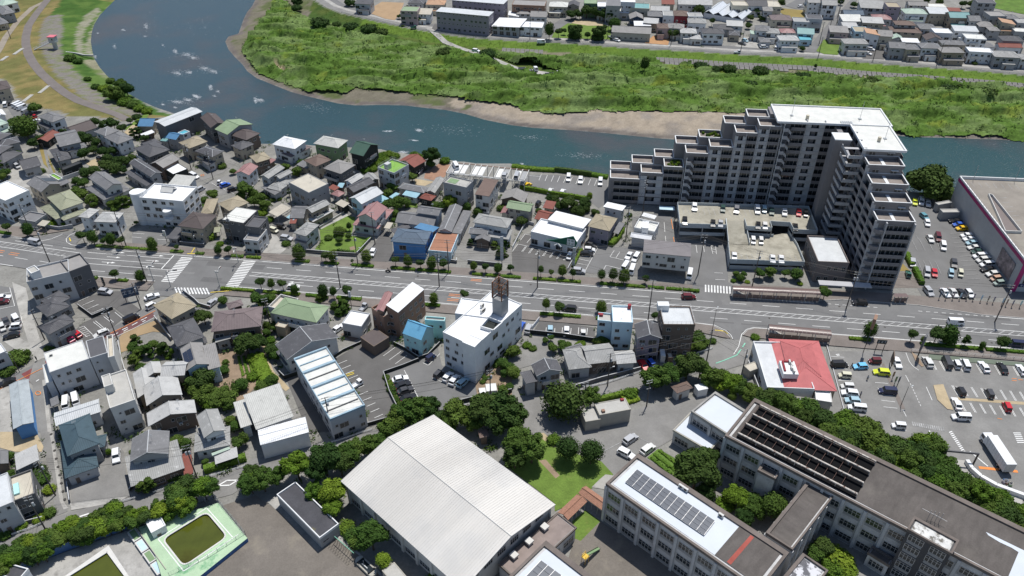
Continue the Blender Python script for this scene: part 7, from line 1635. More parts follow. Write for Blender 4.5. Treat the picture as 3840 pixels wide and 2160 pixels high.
row('beside the three storey pale house', 'cars beside the three storey pale house',2,1,[(1205,1090,1150,1165,'sedan','white'),(1275,1105,1215,1195,'van','white'),(1158,1210,1115,1275,'hiace','white'),(1225,1222,1190,1325,'hiace','white'),(1795,1275,1778,1362,'hiace','white')])
row('on the upper parking deck', 'cars on the upper parking deck',2,1,[(1836,605,1836,672,'suv','white'),(2122,618,2122,686,'hatch','dgreen'),(2262,628,2256,702,'suv','grey'),(2460,618,2476,715,'van','white'),(2535,622,2540,708,'kei','lblue'),(1737,752,1738,808,'suv','black'),(2022,778,2022,828,'hatch','black'),(2100,778,2098,825,'sedan','silver'),(2476,800,2476,848,'hatch','black'),(2542,802,2548,850,'hatch','pearl'),(2608,650,2615,712,'hatch','dgreen'),(2738,645,2746,730,'sedan','white'),(2884,650,2886,735,'hatch','red'),(2952,672,2958,738,'kei','black'),(2848,812,2852,866,'sedan','black')],6)
row('on the lower parking deck', 'cars on the lower parking deck',2,1,[(2420,932,2432,1020,'kei','white'),(2500,938,2510,1022,'kei','pearl'),(2235,1098,2238,1162,'sedan','white'),(2618,1122,2626,1190,'sedan','white'),(2704,1128,2712,1192,'sedan','white')],3.1)
row('in the middle of the shopping centre lot', 'cars in the open part of the shopping centre car park',3,1,[(1470,552,1482,628,'hatch','lime'),(1535,545,1545,625,'van','white'),(1598,562,1618,638,'sedan','white'),(1545,710,1598,755,'hatch','teal'),(1590,762,1612,835,'hatch','white'),(1612,922,1650,990,'sedan','pearl'),(1697,898,1722,992,'van','maroon'),(1752,988,1770,1080,'van','white'),(1862,1168,1876,1248,'suv','darkgrey'),(1448,1168,1458,1235,'suv','silver'),(1592,1252,1604,1342,'van','silver'),(1662,1260,1682,1345,'hatch','red'),(1832,1268,1845,1350,'kei','lblue'),(1928,1262,1942,1355,'kei','cream'),(1400,1275,1418,1355,'keitruck','green')])
row('in the row along the shopping centre wall', 'cars parked along the shopping centre wall',3,1,[(1945,785,1830,778,'sedan','black'),(1975,815,1860,815,'hatch','blue'),(2010,850,1888,855,'hatch','yellow'),(2065,925,1930,925,'hatch','white'),(2092,958,1960,962,'sedan','white'),(2115,998,1985,1002,'hatch','lblue'),(2142,1042,2002,1048,'sedan','pearl'),(2170,1085,2038,1092,'hatch','dgreen'),(2200,1130,2060,1135,'van','white'),(2245,1165,2082,1180,'van','pearl'),(2268,1212,2135,1222,'van','white'),(2275,1258,2138,1270,'sedan','black'),(2325,1308,2195,1318,'suv','pearl'),(2352,1352,2225,1368,'kei','peach'),(2388,1398,2255,1412,'kei','sage')],key=1,frm='top')
row('behind the flags by the road', 'cars behind the row of promotional flags',3,2,[(1590,10,1640,70,'suv','silver'),(1752,15,1815,88,'sedan','white'),(1838,15,1892,88,'sedan','pearl'),(1912,22,1975,92,'sedan','black'),(1998,25,2052,92,'hatch','white')])
for it in [((980,155,865,150,'suv','black'),(3,2),'black car pulled up in the bus bay under the tower'),((1800,345,1975,355,'hiace','white'),(3,2),'white delivery van driving right on the main road'),((2570,575,2405,560,'van','navy'),(3,2),'navy minivan at the right edge on the near lanes'),((630,215,525,205,'suv','black'),(2,2),'black car on the near lanes beside two verge trees'),((1710,92,1845,92,'suv','maroon'),(2,2),'dark red car driving right near the crossing')]:
 V(*it[1],*it[0][:4],it[0][4],it[0][5],it[2], 'cars on the main road')
row('parked against the restaurant', 'cars parked beside the restaurant',3,2,[(655,775,780,772,'van','black'),(835,892,708,880,'kei','cream'),(862,1000,728,992,'kei','pearl'),(910,1072,732,1052,'suv','white'),(922,1140,778,1128,'hatch','lblue'),(992,1222,798,1200,'van','white')],key=1,frm='top')
row('in the second row by the restaurant', 'cars in the second row by the restaurant',3,2,[(995,790,862,795,'hatch','sky'),(1143,742,1003,738,'kei','maroon'),(1222,862,1060,845,'suv','lime'),(1298,1050,1108,1035,'van','navy')])
row('on the supermarket entry lane',None,3,2,[(1272,705,1320,800,'sedan','white')])
row('in the top row of the supermarket park', 'cars in the top row of the supermarket park',3,2,[(1640,808,1572,692,'suv','pearl'),(1832,832,1768,688,'hiace','darkgrey'),(1925,832,1865,715,'kei','white'),(2008,832,1955,718,'van','white'),(2212,855,2132,738,'sedan','white'),(2392,870,2322,750,'sedan','black'),(2590,890,2512,768,'sedan','white')])
row('in the middle rows of the supermarket park', 'cars in the middle rows of the supermarket park',3,2,[(1972,1098,1905,995,'kei','black'),(2250,1115,2200,1020,'kei','darkgrey'),(1925,1230,1868,1105,'sedan','white'),(2430,1262,2372,1140,'kei','red')])
row('driving across the supermarket park', 'minivans crossing the supermarket park',3,2,[(2025,1310,1858,1300,'van','white'),(1388,1400,1238,1385,'kei','white')])
row('by the white and slate office lot',None,0,2,[(1005,35,1118,48,'suv','silver')])
row('beside the blue sign board', 'white cars beside the blue sign board',0,2,[(1460,112,1598,65,'sedan','white'),(1490,205,1562,165,'kei','white')])
row('by the corner hedge near the junction',None,0,2,[(2095,185,2185,110,'sedan','silver')])
row('along the two lane road', 'cars along the two lane road',0,2,[(1245,345,1400,275,'van','black'),(1092,438,950,495,'suv','pearl'),(745,550,645,480,'suv','pink'),(818,500,725,438,'hatch','red')])
row('in the lot at the left edge', 'cars in the lot at the left edge',0,2,[(-20,105,80,92,'sedan','white'),(-30,150,75,135,'hatch','maroon'),(185,345,135,270,'van','white'),(45,305,82,380,'sedan','darkgrey'),(10,355,45,450,'kei','pearl'),(220,385,92,400,'kei','white'),(205,460,25,500,'sedan','black')])
row('on the road at the left edge',None,0,2,[(150,925,-10,980,'sedan','black')])
row('beside the pale blue ribbed workshop', 'white vans beside the pale blue ribbed workshop',0,2,[(670,1125,665,1215,'hiace','white'),(755,1088,775,1180,'hiace','white')])
row('behind the slate gabled house',None,1,2,[(785,440,868,380,'sedan','white')])
row('behind the aqua house garden wall',None,1,2,[(1715,738,1805,672,'kei','navy')])
row('in front of the white office', 'cars in front of the white office',1,2,[(1800,908,1872,835,'kei','darkgrey'),(1885,950,1975,845,'hatch','white'),(1955,985,2042,878,'suv','white'),(2025,1005,2140,905,'suv','lblue')])
row('by the round bush hedge', 'cars by the round bush hedge',1,2,[(1372,935,1532,900,'sedan','white'),(1415,1000,1545,955,'sedan','black'),(1440,1052,1572,1008,'sedan','darkgrey'),(1465,1125,1605,1082,'sedan','black')],key=1,frm='top')
row('between the blue trimmed flats and their bays',None,1,2,[(975,1000,1062,945,'keitruck','white')])
row('loaded with ladders beside the white shop',None,1,2,[(1050,235,1112,172,'keitruck','silver')])
row('tucked beside the white office', 'cars tucked beside the white office',2,2,[(75,425,112,345,'hatch','blue'),(150,455,185,372,'suv','silver')])
row('in the roadside three space lot', 'cars in the roadside three space lot',2,2,[(385,400,385,465,'hatch','lblue'),(550,405,548,480,'hatch','white'),(718,418,716,492,'keitruck','pearl')])
row('under the trees by the slate house', 'cars under the trees by the slate house',2,2,[(1295,738,1355,828,'sedan','red'),(1385,748,1432,802,'kei','blue')])
row('in the school staff car park', 'cars in the school staff car park',2,3,[(1140,112,1240,42,'suv','silver'),(1068,182,1228,262,'suv','white'),(1305,222,1425,132,'suv','pearl')])
row('on the drive of the teal tiled house',None,0,3,[(1172,185,1172,305,'suv','white')])
row('on the levee road', 'vehicles on the levee road',1,0,[(1552,282,1620,280,'keitruck','green')]);row('climbing the flood plain track',None,1,0,[(2178,508,2250,518,'suv','white')])
row('under the brown apartment block',None,1,0,[(2228,330,2252,300,'hatch','white')])
row('on or beside the levee road', 'cars on or beside the levee road',2,0,[(268,425,322,425,'hiace','white'),(2252,528,2280,528,'keitruck','white'),(1032,398,1080,412,'hatch','white'),(975,370,1020,380,'keitruck','pearl'),(2312,398,2378,422,'hatch','lblue'),(2280,432,2350,448,'sedan','darkgrey'),(2502,475,2568,472,'suv','white')])
row('outside the houses across the river', 'cars outside the houses across the river',3,0,[(72,510,92,465,'van','white'),(988,490,1075,505,'suv','white'),(965,530,1040,548,'sedan','white'),(300,70,358,62,'hatch','white'),(478,98,508,85,'kei','black'),(2190,640,2205,610,'kei','white')])
def lorry(label,a,b,z,L,box_col,kind='box',cab_col='white'):
 m=(a+b)/2;d=b-a;R=root('lorry',(m.x,m.y,z),math.atan2(d.y,d.x),label, 'truck');h=L/2;cc=CC[cab_col]
 mb=MB();pr=[(h-2.0,.5),(h,.5),(h,1.5),(h-.25,2.6),(h-2.0,2.7)]
 for y in (-1.1,1.1): mb.v+=[(x,y,zz) for x,zz in pr]
 mb.f+=[tuple(range(5)),tuple(range(9,4,-1))]+[(i,(i+1)%5,5+(i+1)%5,5+i) for i in range(5)];mb.m+=[0]*7;link('cab',fix(mb.mesh('cab',[M['carpaint']])),R,color=cc)
 mb=MB();mb.quad([(h+.02,-1,1.5),(h+.02,1,1.5),(h-.22,.95,2.5),(h-.22,-.95,2.5)])
 for y in (-1.12,1.12): mb.quad([(h-1.5,y,1.5),(h-.2,y,1.5),(h-.4,y,2.4),(h-1.5,y,2.4)])
 link('windscreen',fix(mb.mesh('windscreen',[M['glass']])),R)
 mb=MB();mb.box(-h,-.45,.6,h-2,.45,.95);lm('chassis',mb,[M['darkmetal']],R)
 mb=MB()
 if kind == 'box':
  mb.box(-h,-1.22,1.0,h-2.15,1.22,3.7);lm('cargo_box',mb,[WL[box_col]],R)
  for i in range(9): mb=MB();x=-h+.6+i*(L-2.8)/9;mb.box(x,-1.25,1.0,x+.06,1.25,3.72);lm('rib',mb,[WL['offw']],R)
  for s in (-1,1): mb=MB();mb.box(-h-.04,.02 if s>0 else -1.2,1.05,-h+.01,1.2 if s>0 else -.02,3.6);lm('rear_door',mb,[M['alu']],R)
 elif kind == 'tip':
  for q in ((-h,-1.1,1.0,h-2.2,1.1,1.1),(-h,-1.1,1.1,h-2.2,-1.0,1.7),(-h,1.0,1.1,h-2.2,1.1,1.7),(h-2.3,-1.0,1.1,h-2.2,1.0,2.0)): mb.box(*q)
  lm('tipping_bed',mb,[WL[box_col]],R)
 else: mb.box(-h+.3,-.6,1.0,h-2.3,.6,1.25);mb.cyl((-h+.4,0,1.3),(h-3,0,1.9),.12,n=6);lm('hook_arm',mb,[M['steel']],R)
 w=MB();w.cyl((0,-.15,0),(0,.15,0),.48,n=14);w.cyl((0,-.16,0),(0,.16,0),.25,n=10,mi=1);wm2=w.mesh('wheel',[M['rubber'],M['rim']])
 for x in ([h-1.2,-h+1.4,-h+2.6] if L>8 else [h-1.2,-h+1.3]):
  for s in (-1,1): link('wheel',wm2,R,loc=(x,s*1.0,.48))
 return R
lorry('long white box lorry parked on the goods yard beside the ramp',at(3,3,2400,390,1),at(3,3,2185,60,1),.15,11.5, 'white')
lorry('small hook lift truck with a white cab on the flood plain track',at(2,0,150,712,-1),at(2,0,245,702,-1),-2.0,6.5, 'grey', 'hook')
lorry('tipper truck with a white cab and blue crane on the gravel pad',at(2,0,345,752,-1),at(2,0,478,748,-1),-2.0,8.0, 'grey', 'tip')
def skip(p,label):
 R=root('skip_container',p,.05,label, 'skip');mb=MB()
 for q in ((-1.9,-1,0,1.9,1,.12),(-1.9,-1,.12,1.9,-.9,1.5),(-1.9,.9,.12,1.9,1,1.5),(-1.9,-.9,.12,-1.8,.9,1.5),(1.8,-.9,.12,1.9,.9,1.5)): mb.box(*q)
 lm('bin',mb,[WL['grey']],R)
 for k in range(6): mb=MB();x=-1.7+k*.66;mb.box(x,-1.06,.1,x+.1,-1.0,1.5);lm('rib',mb,[WL['lgrey']],R)
skip(at(2,0,98,710,-2), 'open grey metal skip standing behind the hook lift truck')
def bike(p,rz,label):
 R=root('motorcycle',(p.x,p.y,.17),rz,label, 'motorcycle');w=MB();w.cyl((0,-.06,0),(0,.06,0),.3,n=12);wm2=w.mesh('wheel',[M['rubber']])
 for x in (-.65,.65): link('wheel',wm2,R,loc=(x,0,.3))
 mb=MB();mb.cyl((-.6,0,.35),(.3,0,.5),.12,n=6);mb.cyl((.3,0,.5),(.6,0,1.0),.05,n=5);mb.box(-.6,-.13,.7,.1,.13,.82);mb.box(.0,-.16,.6,.35,.16,.95);mb.cyl((.55,-.35,1.0),(.55,.35,1.0),.03,n=5);lm('frame',mb,[M['darkmetal']],R)
bk_=at(1,1,1330,1292);bike(bk_,-.13, 'motorcycle ridden along the edge line of the main road')
def person(p,rz,label,top,legs_,stride=.22,z=.15,sit=False):
 J=[(0,0,.93),(0,0,1.18),(0,0,1.42),(0,0,1.52),(0,0,1.68),(.0,.17,1.4),(.05+stride*.3,.22,1.12),(.16+stride*.4,.2,.9),(.0,-.17,1.4),(-.02-stride*.3,-.22,1.12),(-.02-stride*.8,-.2,.9),(0,.1,.9),(stride*.6,.1,.5),(stride,.1,.07),(stride+.16,.1,.04),(0,-.1,.9),(-stride*.3,-.1,.5),(-stride*1.1,-.1,.1),(-stride*1.1+.15,-.1,.04)]
 if sit: J[11:]=[(0,.14,.9),(.42,.2,.82),(.3,.2,.42),(.45,.2,.4),(0,-.14,.9),(.42,-.2,.82),(.3,-.2,.42),(.45,-.2,.4)];J[6:8]=[(.25,.25,1.15),(.5,.3,1.05)];J[9:11]=[(.25,-.25,1.15),(.5,-.3,1.05)]
 E_=[(0,1),(1,2),(2,3),(3,4),(2,5),(5,6),(6,7),(2,8),(8,9),(9,10),(0,11),(11,12),(12,13),(13,14),(0,15),(15,16),(16,17),(17,18)]
 rad=[.15,.14,.16,.06,.11,.07,.05,.04,.07,.05,.04,.1,.075,.05,.04,.1,.075,.05,.04]
 me=bpy.data.meshes.new('body');me.from_pydata(J,E_,[]);R=root('person',(p.x,p.y,z),rz,label, 'person');o=link('body',me,R)
 sk=o.modifiers.new('skin', 'SKIN');me.skin_vertices[0].data[0].use_root=True
 for i,v in enumerate(me.skin_vertices[0].data): v.radius=(rad[i],rad[i])
 sb2=o.modifiers.new('sub', 'SUBSURF');sb2.levels=1;sb2.render_levels=1;me.materials.append(WL[top])
 mb=MB()
 for s in (-1,1):
  a=J[11 if s>0 else 15];k=J[12 if s>0 else 16];f=J[13 if s>0 else 17];mb.cyl((a[0],a[1],a[2]+.02),k,.115,.09,n=8);mb.cyl(k,(f[0],f[1],f[2]+.03),.09,.07,n=8)
 lm('trousers',mb,[WL[legs_]],R)
 mb=MB();mb.cyl((0,0,1.66),(0,0,1.79),.12,.07,n=9);mb.cyl((-.03,0,1.58),(-.03,0,1.68),.115,.125,n=9);lm('hair',mb,[WL['black']],R)
person(at(3,2,835,805),2.4, 'person in dark clothes walking between the black minivan and blue car', 'black', 'dgrey')
person(at(3,2,995,930),1.2, 'person in a pale top crossing the restaurant car park', 'lgrey', 'black')
person(at(3,2,925,1092),.4, 'person standing behind the white car by the restaurant', 'mauve', 'dgrey',.05)
person(at(1,2,1790,725),.8, 'person in blue leaning at the navy compact by the office', 'blue', 'dgrey',.08)
person(bk_,-.13, 'rider in dark clothing sitting on the motorcycle', 'dgrey', 'black',z=0.02,sit=True)
person(at(0,2,375,735),1.8, 'cyclist in black standing on the pale concrete lane', 'black', 'black',.2)
def bays(name,lines,m='paint',w=.14): marks(name,lines,w,m,z=.19)
def seg(c,r,*xy): return [P(c,r,*xy[i:i+4]) for i in range(0,len(xy),4)]
def fan(c,r,x1,y1,x2,y2,dx,dy,n,loop=0):
 out=[]
 for i in range(n):
  out.append(P(c,r,x1+dx*i,y1+dy*i,x2+dx*i,y2+dy*i))
  if loop: out.append(P(c,r,x1+dx*i+loop,y1+dy*i,x2+dx*i+loop,y2+dy*i))
 return out
bays('bay_line',fan(2,1,295,310,270,370,62,6,10)+fan(2,1,190,430,178,452,62,13,9)+seg(2,1,160,322,280,330))
bays('bay_line',fan(2,1,135,1035,95,1090,70,14,7,12)+seg(2,1,60,1012,440,1088,60,1012,5,1085,130,912,78,982,130,912,190,922,195,945,150,998))
bays('bay_line',seg(2,1,868,1036,722,1308,690,1125,800,1145,670,1160,785,1185,640,1200,765,1225,1028,1075,985,1140,985,1140,1260,1205,1085,1090,1045,1150,945,1225,1100,1262,945,1225,905,1300))
bays('bay_line',seg(2,1,1850,1020,1862,1100,1925,1030,1935,1090,1790,1010,1795,1060,2000,1028,2020,1108,2000,1028,2048,1034,2048,1034,2056,1112,2010,1060,2050,1068,2015,1085,2054,1094,2035,1300,2120,1304,2045,1368,2145,1372,1530,790,1538,890,1542,930,1548,985))
bays('orange_line',seg(2,1,1600,760,1618,860,1622,940,1632,990), 'paint_orange',.2)
bays('bay_line',fan(3,1,1490,925,1530,985,75,8,3)+fan(3,1,1450,975,1500,1075,80,2,4)+fan(3,1,1500,1170,1560,1300,60,4,4)+fan(3,1,1950,900,1830,905,18,46,11), 'paint_worn')
bays('bay_line',fan(0,1,2130,395,2200,440,75,32,3)+seg(0,1,2000,490,2080,460,2025,525,2120,485,1340,902,1455,910,1328,940,1425,948,1612,923,1700,928,1582,962,1672,968))
bays('bay_line',fan(0,2,790,138,900,90,47,40,4)+fan(0,2,830,180,942,130,47,40,3)+fan(0,2,800,405,850,388,12,18,6)+seg(0,2,845,388,935,475,792,430,880,498,940,345,1025,412,962,335,1045,405,1045,292,1130,358,1065,282,1145,350,1158,248,1230,308,632,525,690,578,710,495,775,540))
bays('bay_line',seg(0,2,0,-10,-60,10,100,0,150,185,0,215,145,185,0,65,110,45,0,120,130,100,210,280,228,355))
bays('road_word',seg(0,2,1420,330,1450,315,1435,345,1465,330,1455,312,1480,300,1330,380,1385,350,1230,425,1285,400,1245,440,1290,415,1140,480,1190,455,365,945,395,925), 'paint',.3)
bays('orange_line',[P(0,2,-40,1040,200,925,430,812),P(0,2,1000,512,1250,395,1565,232)], 'paint_orange',.2)
bays('edge_line',[P(0,2,1120,515,1330,420,1560,300)], 'paint',.14)
marks('manhole_ring',[[at(0,2,385+26*math.cos(t),1062+19*math.sin(t)) for t in np.linspace(0,6.3,13)],[at(0,1,2038+16*math.cos(t),318+9*math.sin(t)) for t in np.linspace(0,6.3,11)]],.2, 'paint_orange',z=.2)
bays('bay_line',fan(1,2,918,732,830,768,36,50,5)+fan(1,2,1088,985,1002,1022,38,58,6)+fan(1,2,1400,602,1282,688,60,40,3))
bays('bay_line',[P(1,2,1492,832,1672,1182),P(1,2,1775,910,2020,1008),P(1,2,1680,758,1735,783,1850,665)]+fan(1,2,1860,945,1930,870,78,35,2)+seg(1,2,1395,990,1440,975,1420,1048,1445,1040,1472,1165,1628,1118))
bays('yellow_word',seg(1,2,905,875,985,850,912,892,988,865), 'paint_yellow',.25)
bays('bay_line',[l for x in (345,508,672) for l in (P(2,2,x,402,x-6,470),P(2,2,x+87,408,x+80,475))])
bays('green_line',[P(2,2,2345,558,2318,600),P(2,2,2305,620,2260,680,2140,730,2050,762)], 'paint_green',.3)
bays('bay_line',fan(3,2,690,815,800,820,22,110,2)+seg(3,2,705,935,842,940,720,1020,860,1030,630,692,765,702,1010,775,1138,785,1055,888,1190,905,1075,955,1205,965,1100,1012,1120,1020,1120,1080,1255,1090,1140,1135,1275,1150,1160,1200,1300,1215,1245,1430,1390,1440,1355,1230,1390,1298,1382,882,1418,950))
bays('bay_line',fan(3,2,1640,738,1688,828,108,4,1,10)+fan(3,2,1720,740,1775,835,185,14,5,12)+fan(3,2,1845,985,1905,1085,97,9,8,12)+fan(3,2,1925,1150,1982,1248,100,10,7,12))
bays('lane_edge',[P(3,2,1385,655,1420,745,1460,795,1515,832)]+[P(3,2,1430+14*k,965+30*k,1437+14*k,982+30*k) for k in range(8)]+[P(3,2,1590,1000,1650,1135)], 'paint',.14)
bays('hatched_exit',fan(3,2,1450,1350,1462,1392,22,4,15), 'paint_worn',.3)
bays('stripe_walk',fan(3,3,2465,15,2540,15,8,19,6)+[P(3,3,1620,-10,1690,130,1745,210),P(3,3,2030,200,2210,350)]+[P(3,3,1820+12*k,10+18*k,1850+12*k,-2+18*k) for k in range(12)], 'paint',.3)
bays('orange_strip',[P(3,3,2120,362,2510,402)], 'paint_orange',.8);bays('orange_mark',seg(3,2,2450,915,2500,918,2450,935,2500,938,2515,925,2560,930,2305,1315,2355,1325), 'paint_orange',.2)
bays('lane_diamond',[P(0,3,2195,545,2285,492,2392,490,2312,540,2195,545)], 'paint',.35);bays('stop_bar',[P(0,3,725,882,915,820),P(0,3,800,885,915,845)], 'paint',.4)
bays('wheelchair_mark',seg(3,2,680,675,715,670,690,685,720,680), 'paint',.25);bays('court_line',seg(2,3,910,205,1130,90,1250,50,1370,105), 'paint_worn')
G1_ = 'on the north verge'
def tr(where,c,r,items,kind,leaf,desc,start=0,cat='tree',name=None): trees(where,items,c,r,kind,leaf,desc,None,cat,name,start)
vg=[(0,1,65,830,1.9,5),(0,1,272,850,2.1,5.5),(0,1,825,920,2,5.2),(0,1,925,935,1.9,5),(0,1,1035,970,1.5,4.2),(0,1,1110,950,2,5.2),(0,1,1212,970,1.5,4.4),(0,1,1525,1000,1.8,4.8),(0,1,1775,1035,1,3),(0,1,2190,1060,1.5,4),(0,1,2290,1060,1.5,4.2),
 (1,1,428,1085,2.2,5.4),(1,1,695,1120,1.8,4.6),(1,1,768,1125,1.8,4.6),(1,1,968,1175,.6,2),(1,1,1108,1130,1.8,4.6),(1,1,1400,1165,1.7,4.4),(1,1,1527,1170,1.8,4.6),(1,1,1650,1195,1.5,4),(1,1,1765,1190,1.7,4.4),(1,1,1888,1195,1.8,4.6),(1,1,2190,1220,1.4,4),(1,1,2308,1235,1.3,4),(1,1,2435,1245,1.4,4),(1,1,2560,1240,1.4,4),
 (2,1,292,1255,1.1,4.6,'egg'),(2,1,395,1292,1,3),(2,1,508,1270,1.5,4.6,'egg'),(2,1,615,1285,1.2,4.4,'egg'),(2,1,902,1305,1.5,5,'egg'),(2,1,1020,1305,1.6,5.2,'egg'),(2,1,1130,1325,1.9,5.2),(2,1,1345,1350,1.5,4)]
vs_=[(0,1,1145,1300,1.7,4.4),(0,1,1405,1320,1.8,4.6),(1,1,40,1390,1.7,4.6),(1,1,150,1400,1.2,4),(1,1,262,1400,1.9,4.8),(1,2,385,5,1.5,4),(1,2,670,18,1.7,4.8,'egg'),(1,2,775,30,1.2,4.4,'egg'),(1,2,915,20,2,5),(1,2,1788,100,1.7,4.4),(1,2,2100,60,1.6,4.2),(2,2,345,155,1.3,5,'egg'),(2,2,478,190,2,5),(2,2,900,185,1.9,4.6),(2,2,1437,275,1.3,3.6),
 (3,2,1035,415,2,5.2),(3,2,1460,460,1.8,5.2),(3,2,1565,515,.9,2.4),(3,2,1705,465,2.3,6),(3,2,1830,470,2.5,6),(3,2,2005,515,1.6,4.6,'pine'),(3,2,2165,570,1,3),(3,2,2365,545,2,5)]
for lst,side in ((vg, 'north'),(vs_, 'south')):
 lst.sort(key=lambda t: 960*t[0]+t[2]/KT)
 for k,t in enumerate(lst):
  c,r,x,y,R_,h=t[:6];kd=t[6] if len(t)>6 else 'egg' if k % 2 else 'loose'
  tree(at(c,r,x,y,max(.6,h-R_*.9)),R_*(.9+.07*(k % 4)),h*(.94+.04*(k % 4)),kd, 'leaf' if k % 2 else 'leaf_dark',f"{'small' if R_ < 1.2 else 'bushy'} street tree, {nth(k)} from the left on the {side} verge", 'tree',f'street trees on the {side} verge', 'street_tree')
hn=[(-118,-108),(-104,-97),(-63,-54),(-53.5,-47.5),(-47,-41),(-36,-31.5),(-27,-24),(-14.5,-10),(-9,-4),(8,13),(18,23),(27.5,35),(41,49),(49.8,61),(68,71.5),(72.4,76.5),(77.3,84),(88,95.5),(96,103.5),(109.5,117),(117.8,124),(124.8,130),(130.6,135.5),(135.9,141)]
hs=[(-57,-52),(-45,-41.5),(-10,1),(4,16),(18,22),(28,36),(56,61),(92,104.5),(109,113),(128,131),(183,189),(203,220),(221,232),(238,262)]
for k,(a,b) in enumerate(hn): hedge(rl(a,b,4.9),1.15,.6,f"clipped low hedge block, {nth(k)} from the left on the north verge", 'low hedge blocks on the north verge',z=.26,name='low_hedge')
for k,(a,b) in enumerate(hs): hedge(rl(a,b,-13.0),1.15,.6,f"clipped low hedge block, {nth(k)} from the left on the south verge", 'low hedge blocks on the south verge',z=.26,name='low_hedge')
tr('beside the levee car park',0,0,[(350,1090,3.4,5),(245,1285,5.2,9,'ball'),(120,1205,2.4,3.5,'bush'),(60,1320,2,3,'bush')], 'loose', 'leaf', 'broad garden tree')
tr('along the foot of the levee bend',0,0,[(950,1230,2.6,5),(1060,1260,3,6),(1140,1240,3.2,7),(1225,1290,2.4,5),(1305,1215,1.6,3),(1375,1170,2.4,3.2,'bush'),(1330,1330,2,4.5,'pine'),(1400,1260,2.4,5,'pine'),(1390,1330,2.6,5,'pine'),(1460,1390,2,4)], 'loose', 'leaf_dark', 'dark garden tree')
tr('on the near river bank',0,0,[(700,580,3.4,4.4,'bush'),(780,610,2.8,3.6,'bush'),(1110,810,2.4,3,'bush'),(1215,850,3.6,6),(1140,940,5.2,8,'broad'),(1270,900,4,7,'loose','leaf_dark'),(1040,880,3,4,'bush','leaf_bright'),(1250,1010,3.6,5,'bush','leaf_hedge'),(1340,1040,3.4,4.6,'bush'),(1400,1080,3,4,'bush','leaf_hedge'),(880,790,2,2.6,'bush'),(1480,1120,2.6,3,'bush','leaf_bright'),(960,870,2.4,3,'bush'),(1180,960,4,6)], 'broad', 'leaf', 'wild bank tree')
tr('between the tiled houses at the upper left',0,0,[(820,1370,2.6,5.5),(880,1400,2.8,5.5),(960,1440,2.6,5),(640,1320,1.8,3),(330,1440,2.6,5),(420,1400,2.4,4.5)], 'loose', 'leaf_dark', 'dark garden tree')
tr('in the old garden left of the clinic',0,1,[(835,95,3.2,6),(930,60,2.2,4),(1040,80,2.6,5),(1130,70,2.2,4),(1080,150,2.6,4),(1180,190,3,5),(1060,220,3,5),(1160,250,3,5),(1260,170,2.4,4),(1340,140,2.2,3.5),(860,290,2.6,4.5),(950,275,2.8,4.5),(1240,260,2,3.6)], 'loose', 'leaf_dark', 'dense garden tree')
tr('around the temple roofed house',0,1,[(770,375,2.2,3.4),(840,395,2.4,4),(760,480,2.4,4),(830,510,2.6,4.4),(920,560,2.6,4.6,'broad','leaf'),(940,610,1.8,2.6),(1120,610,2,3),(1190,590,2.6,4.4,'pine'),(1260,570,2.6,4.2,'pine'),(1205,520,2.2,4,'pine'),(1150,640,1.6,2.4,'bush'),(1330,565,1,2.6,'egg','leaf_bright'),(520,800,2,2.4,'bush','leaf_bright'),(480,810,1.5,2,'bush'),(30,200,3,5),(60,290,2.4,4),(20,330,2,3.5),(400,260,2,3,'bush'),(180,95,1.6,2.6)], 'loose', 'leaf', 'garden tree')
tr('between the clinic and the dark modern building',0,1,[(2140,510,2.4,4),(2060,570,2,3.4),(2010,620,2,3,'bush','leaf_hedge'),(2470,450,3.4,7),(2540,500,2.4,4),(2420,530,2.6,4),(2550,580,2.6,4.5),(2345,280,1.6,2.6),(2230,210,2,3,'bush'),(2120,920,2.2,3,'bush','leaf_hedge'),(2210,985,1.4,2.4,'bush','leaf_bright'),(1920,950,1.4,2),(1370,790,1,2)], 'loose', 'leaf', 'garden tree')
tr('in the weedy lot by the lane',1,1,[(30,560,3,6),(90,620,2.6,4.5),(60,680,2,3,'bush','leaf_bright'),(130,760,2,2.4,'bush','leaf_hedge'),(330,480,1,3,'egg'),(60,490,1.2,2,'bush'),(100,520,1.2,2,'bush'),(170,550,1.2,2,'bush'),(230,540,1.2,2,'bush'),(300,230,2.2,3),(400,280,2.6,4),(450,180,2,2.6,'bush'),(300,1000,1.6,2,'bush')], 'loose', 'leaf', 'garden tree')
tr('on the topiary lawn',1,1,[(835,885,2,3),(835,965,1.2,2.6,'ball'),(935,820,1.1,3.2,'egg','leaf_dark'),(930,925,1.1,2.4,'ball'),(785,1065,.9,1.6,'bush'),(885,855,1,1.8,'bush'),(730,940,1.6,2,'bush','leaf')], 'ball', 'leaf', 'clipped garden tree')
tr('behind the red roofed riverside house',1,1,[(1765,110,4.2,9,'broad','leaf_dark'),(1760,200,2.4,4),(1340,300,2,3,'bush','leaf_hedge'),(1570,330,2.6,4.6),(1380,440,2.8,4),(1320,500,2.4,3.6),(1420,600,3.2,5.5),(1330,610,2.8,5),(1500,590,2.4,4),(1400,700,1.8,3),(1395,740,1.4,2.6,'bush'),(1900,165,2.4,3,'bush','leaf_hedge'),(1810,620,2,3),(1330,380,1.8,2.6,'bush','leaf_hedge'),(1480,175,0.9,1.6,'bush')], 'loose', 'leaf', 'leafy bank tree')
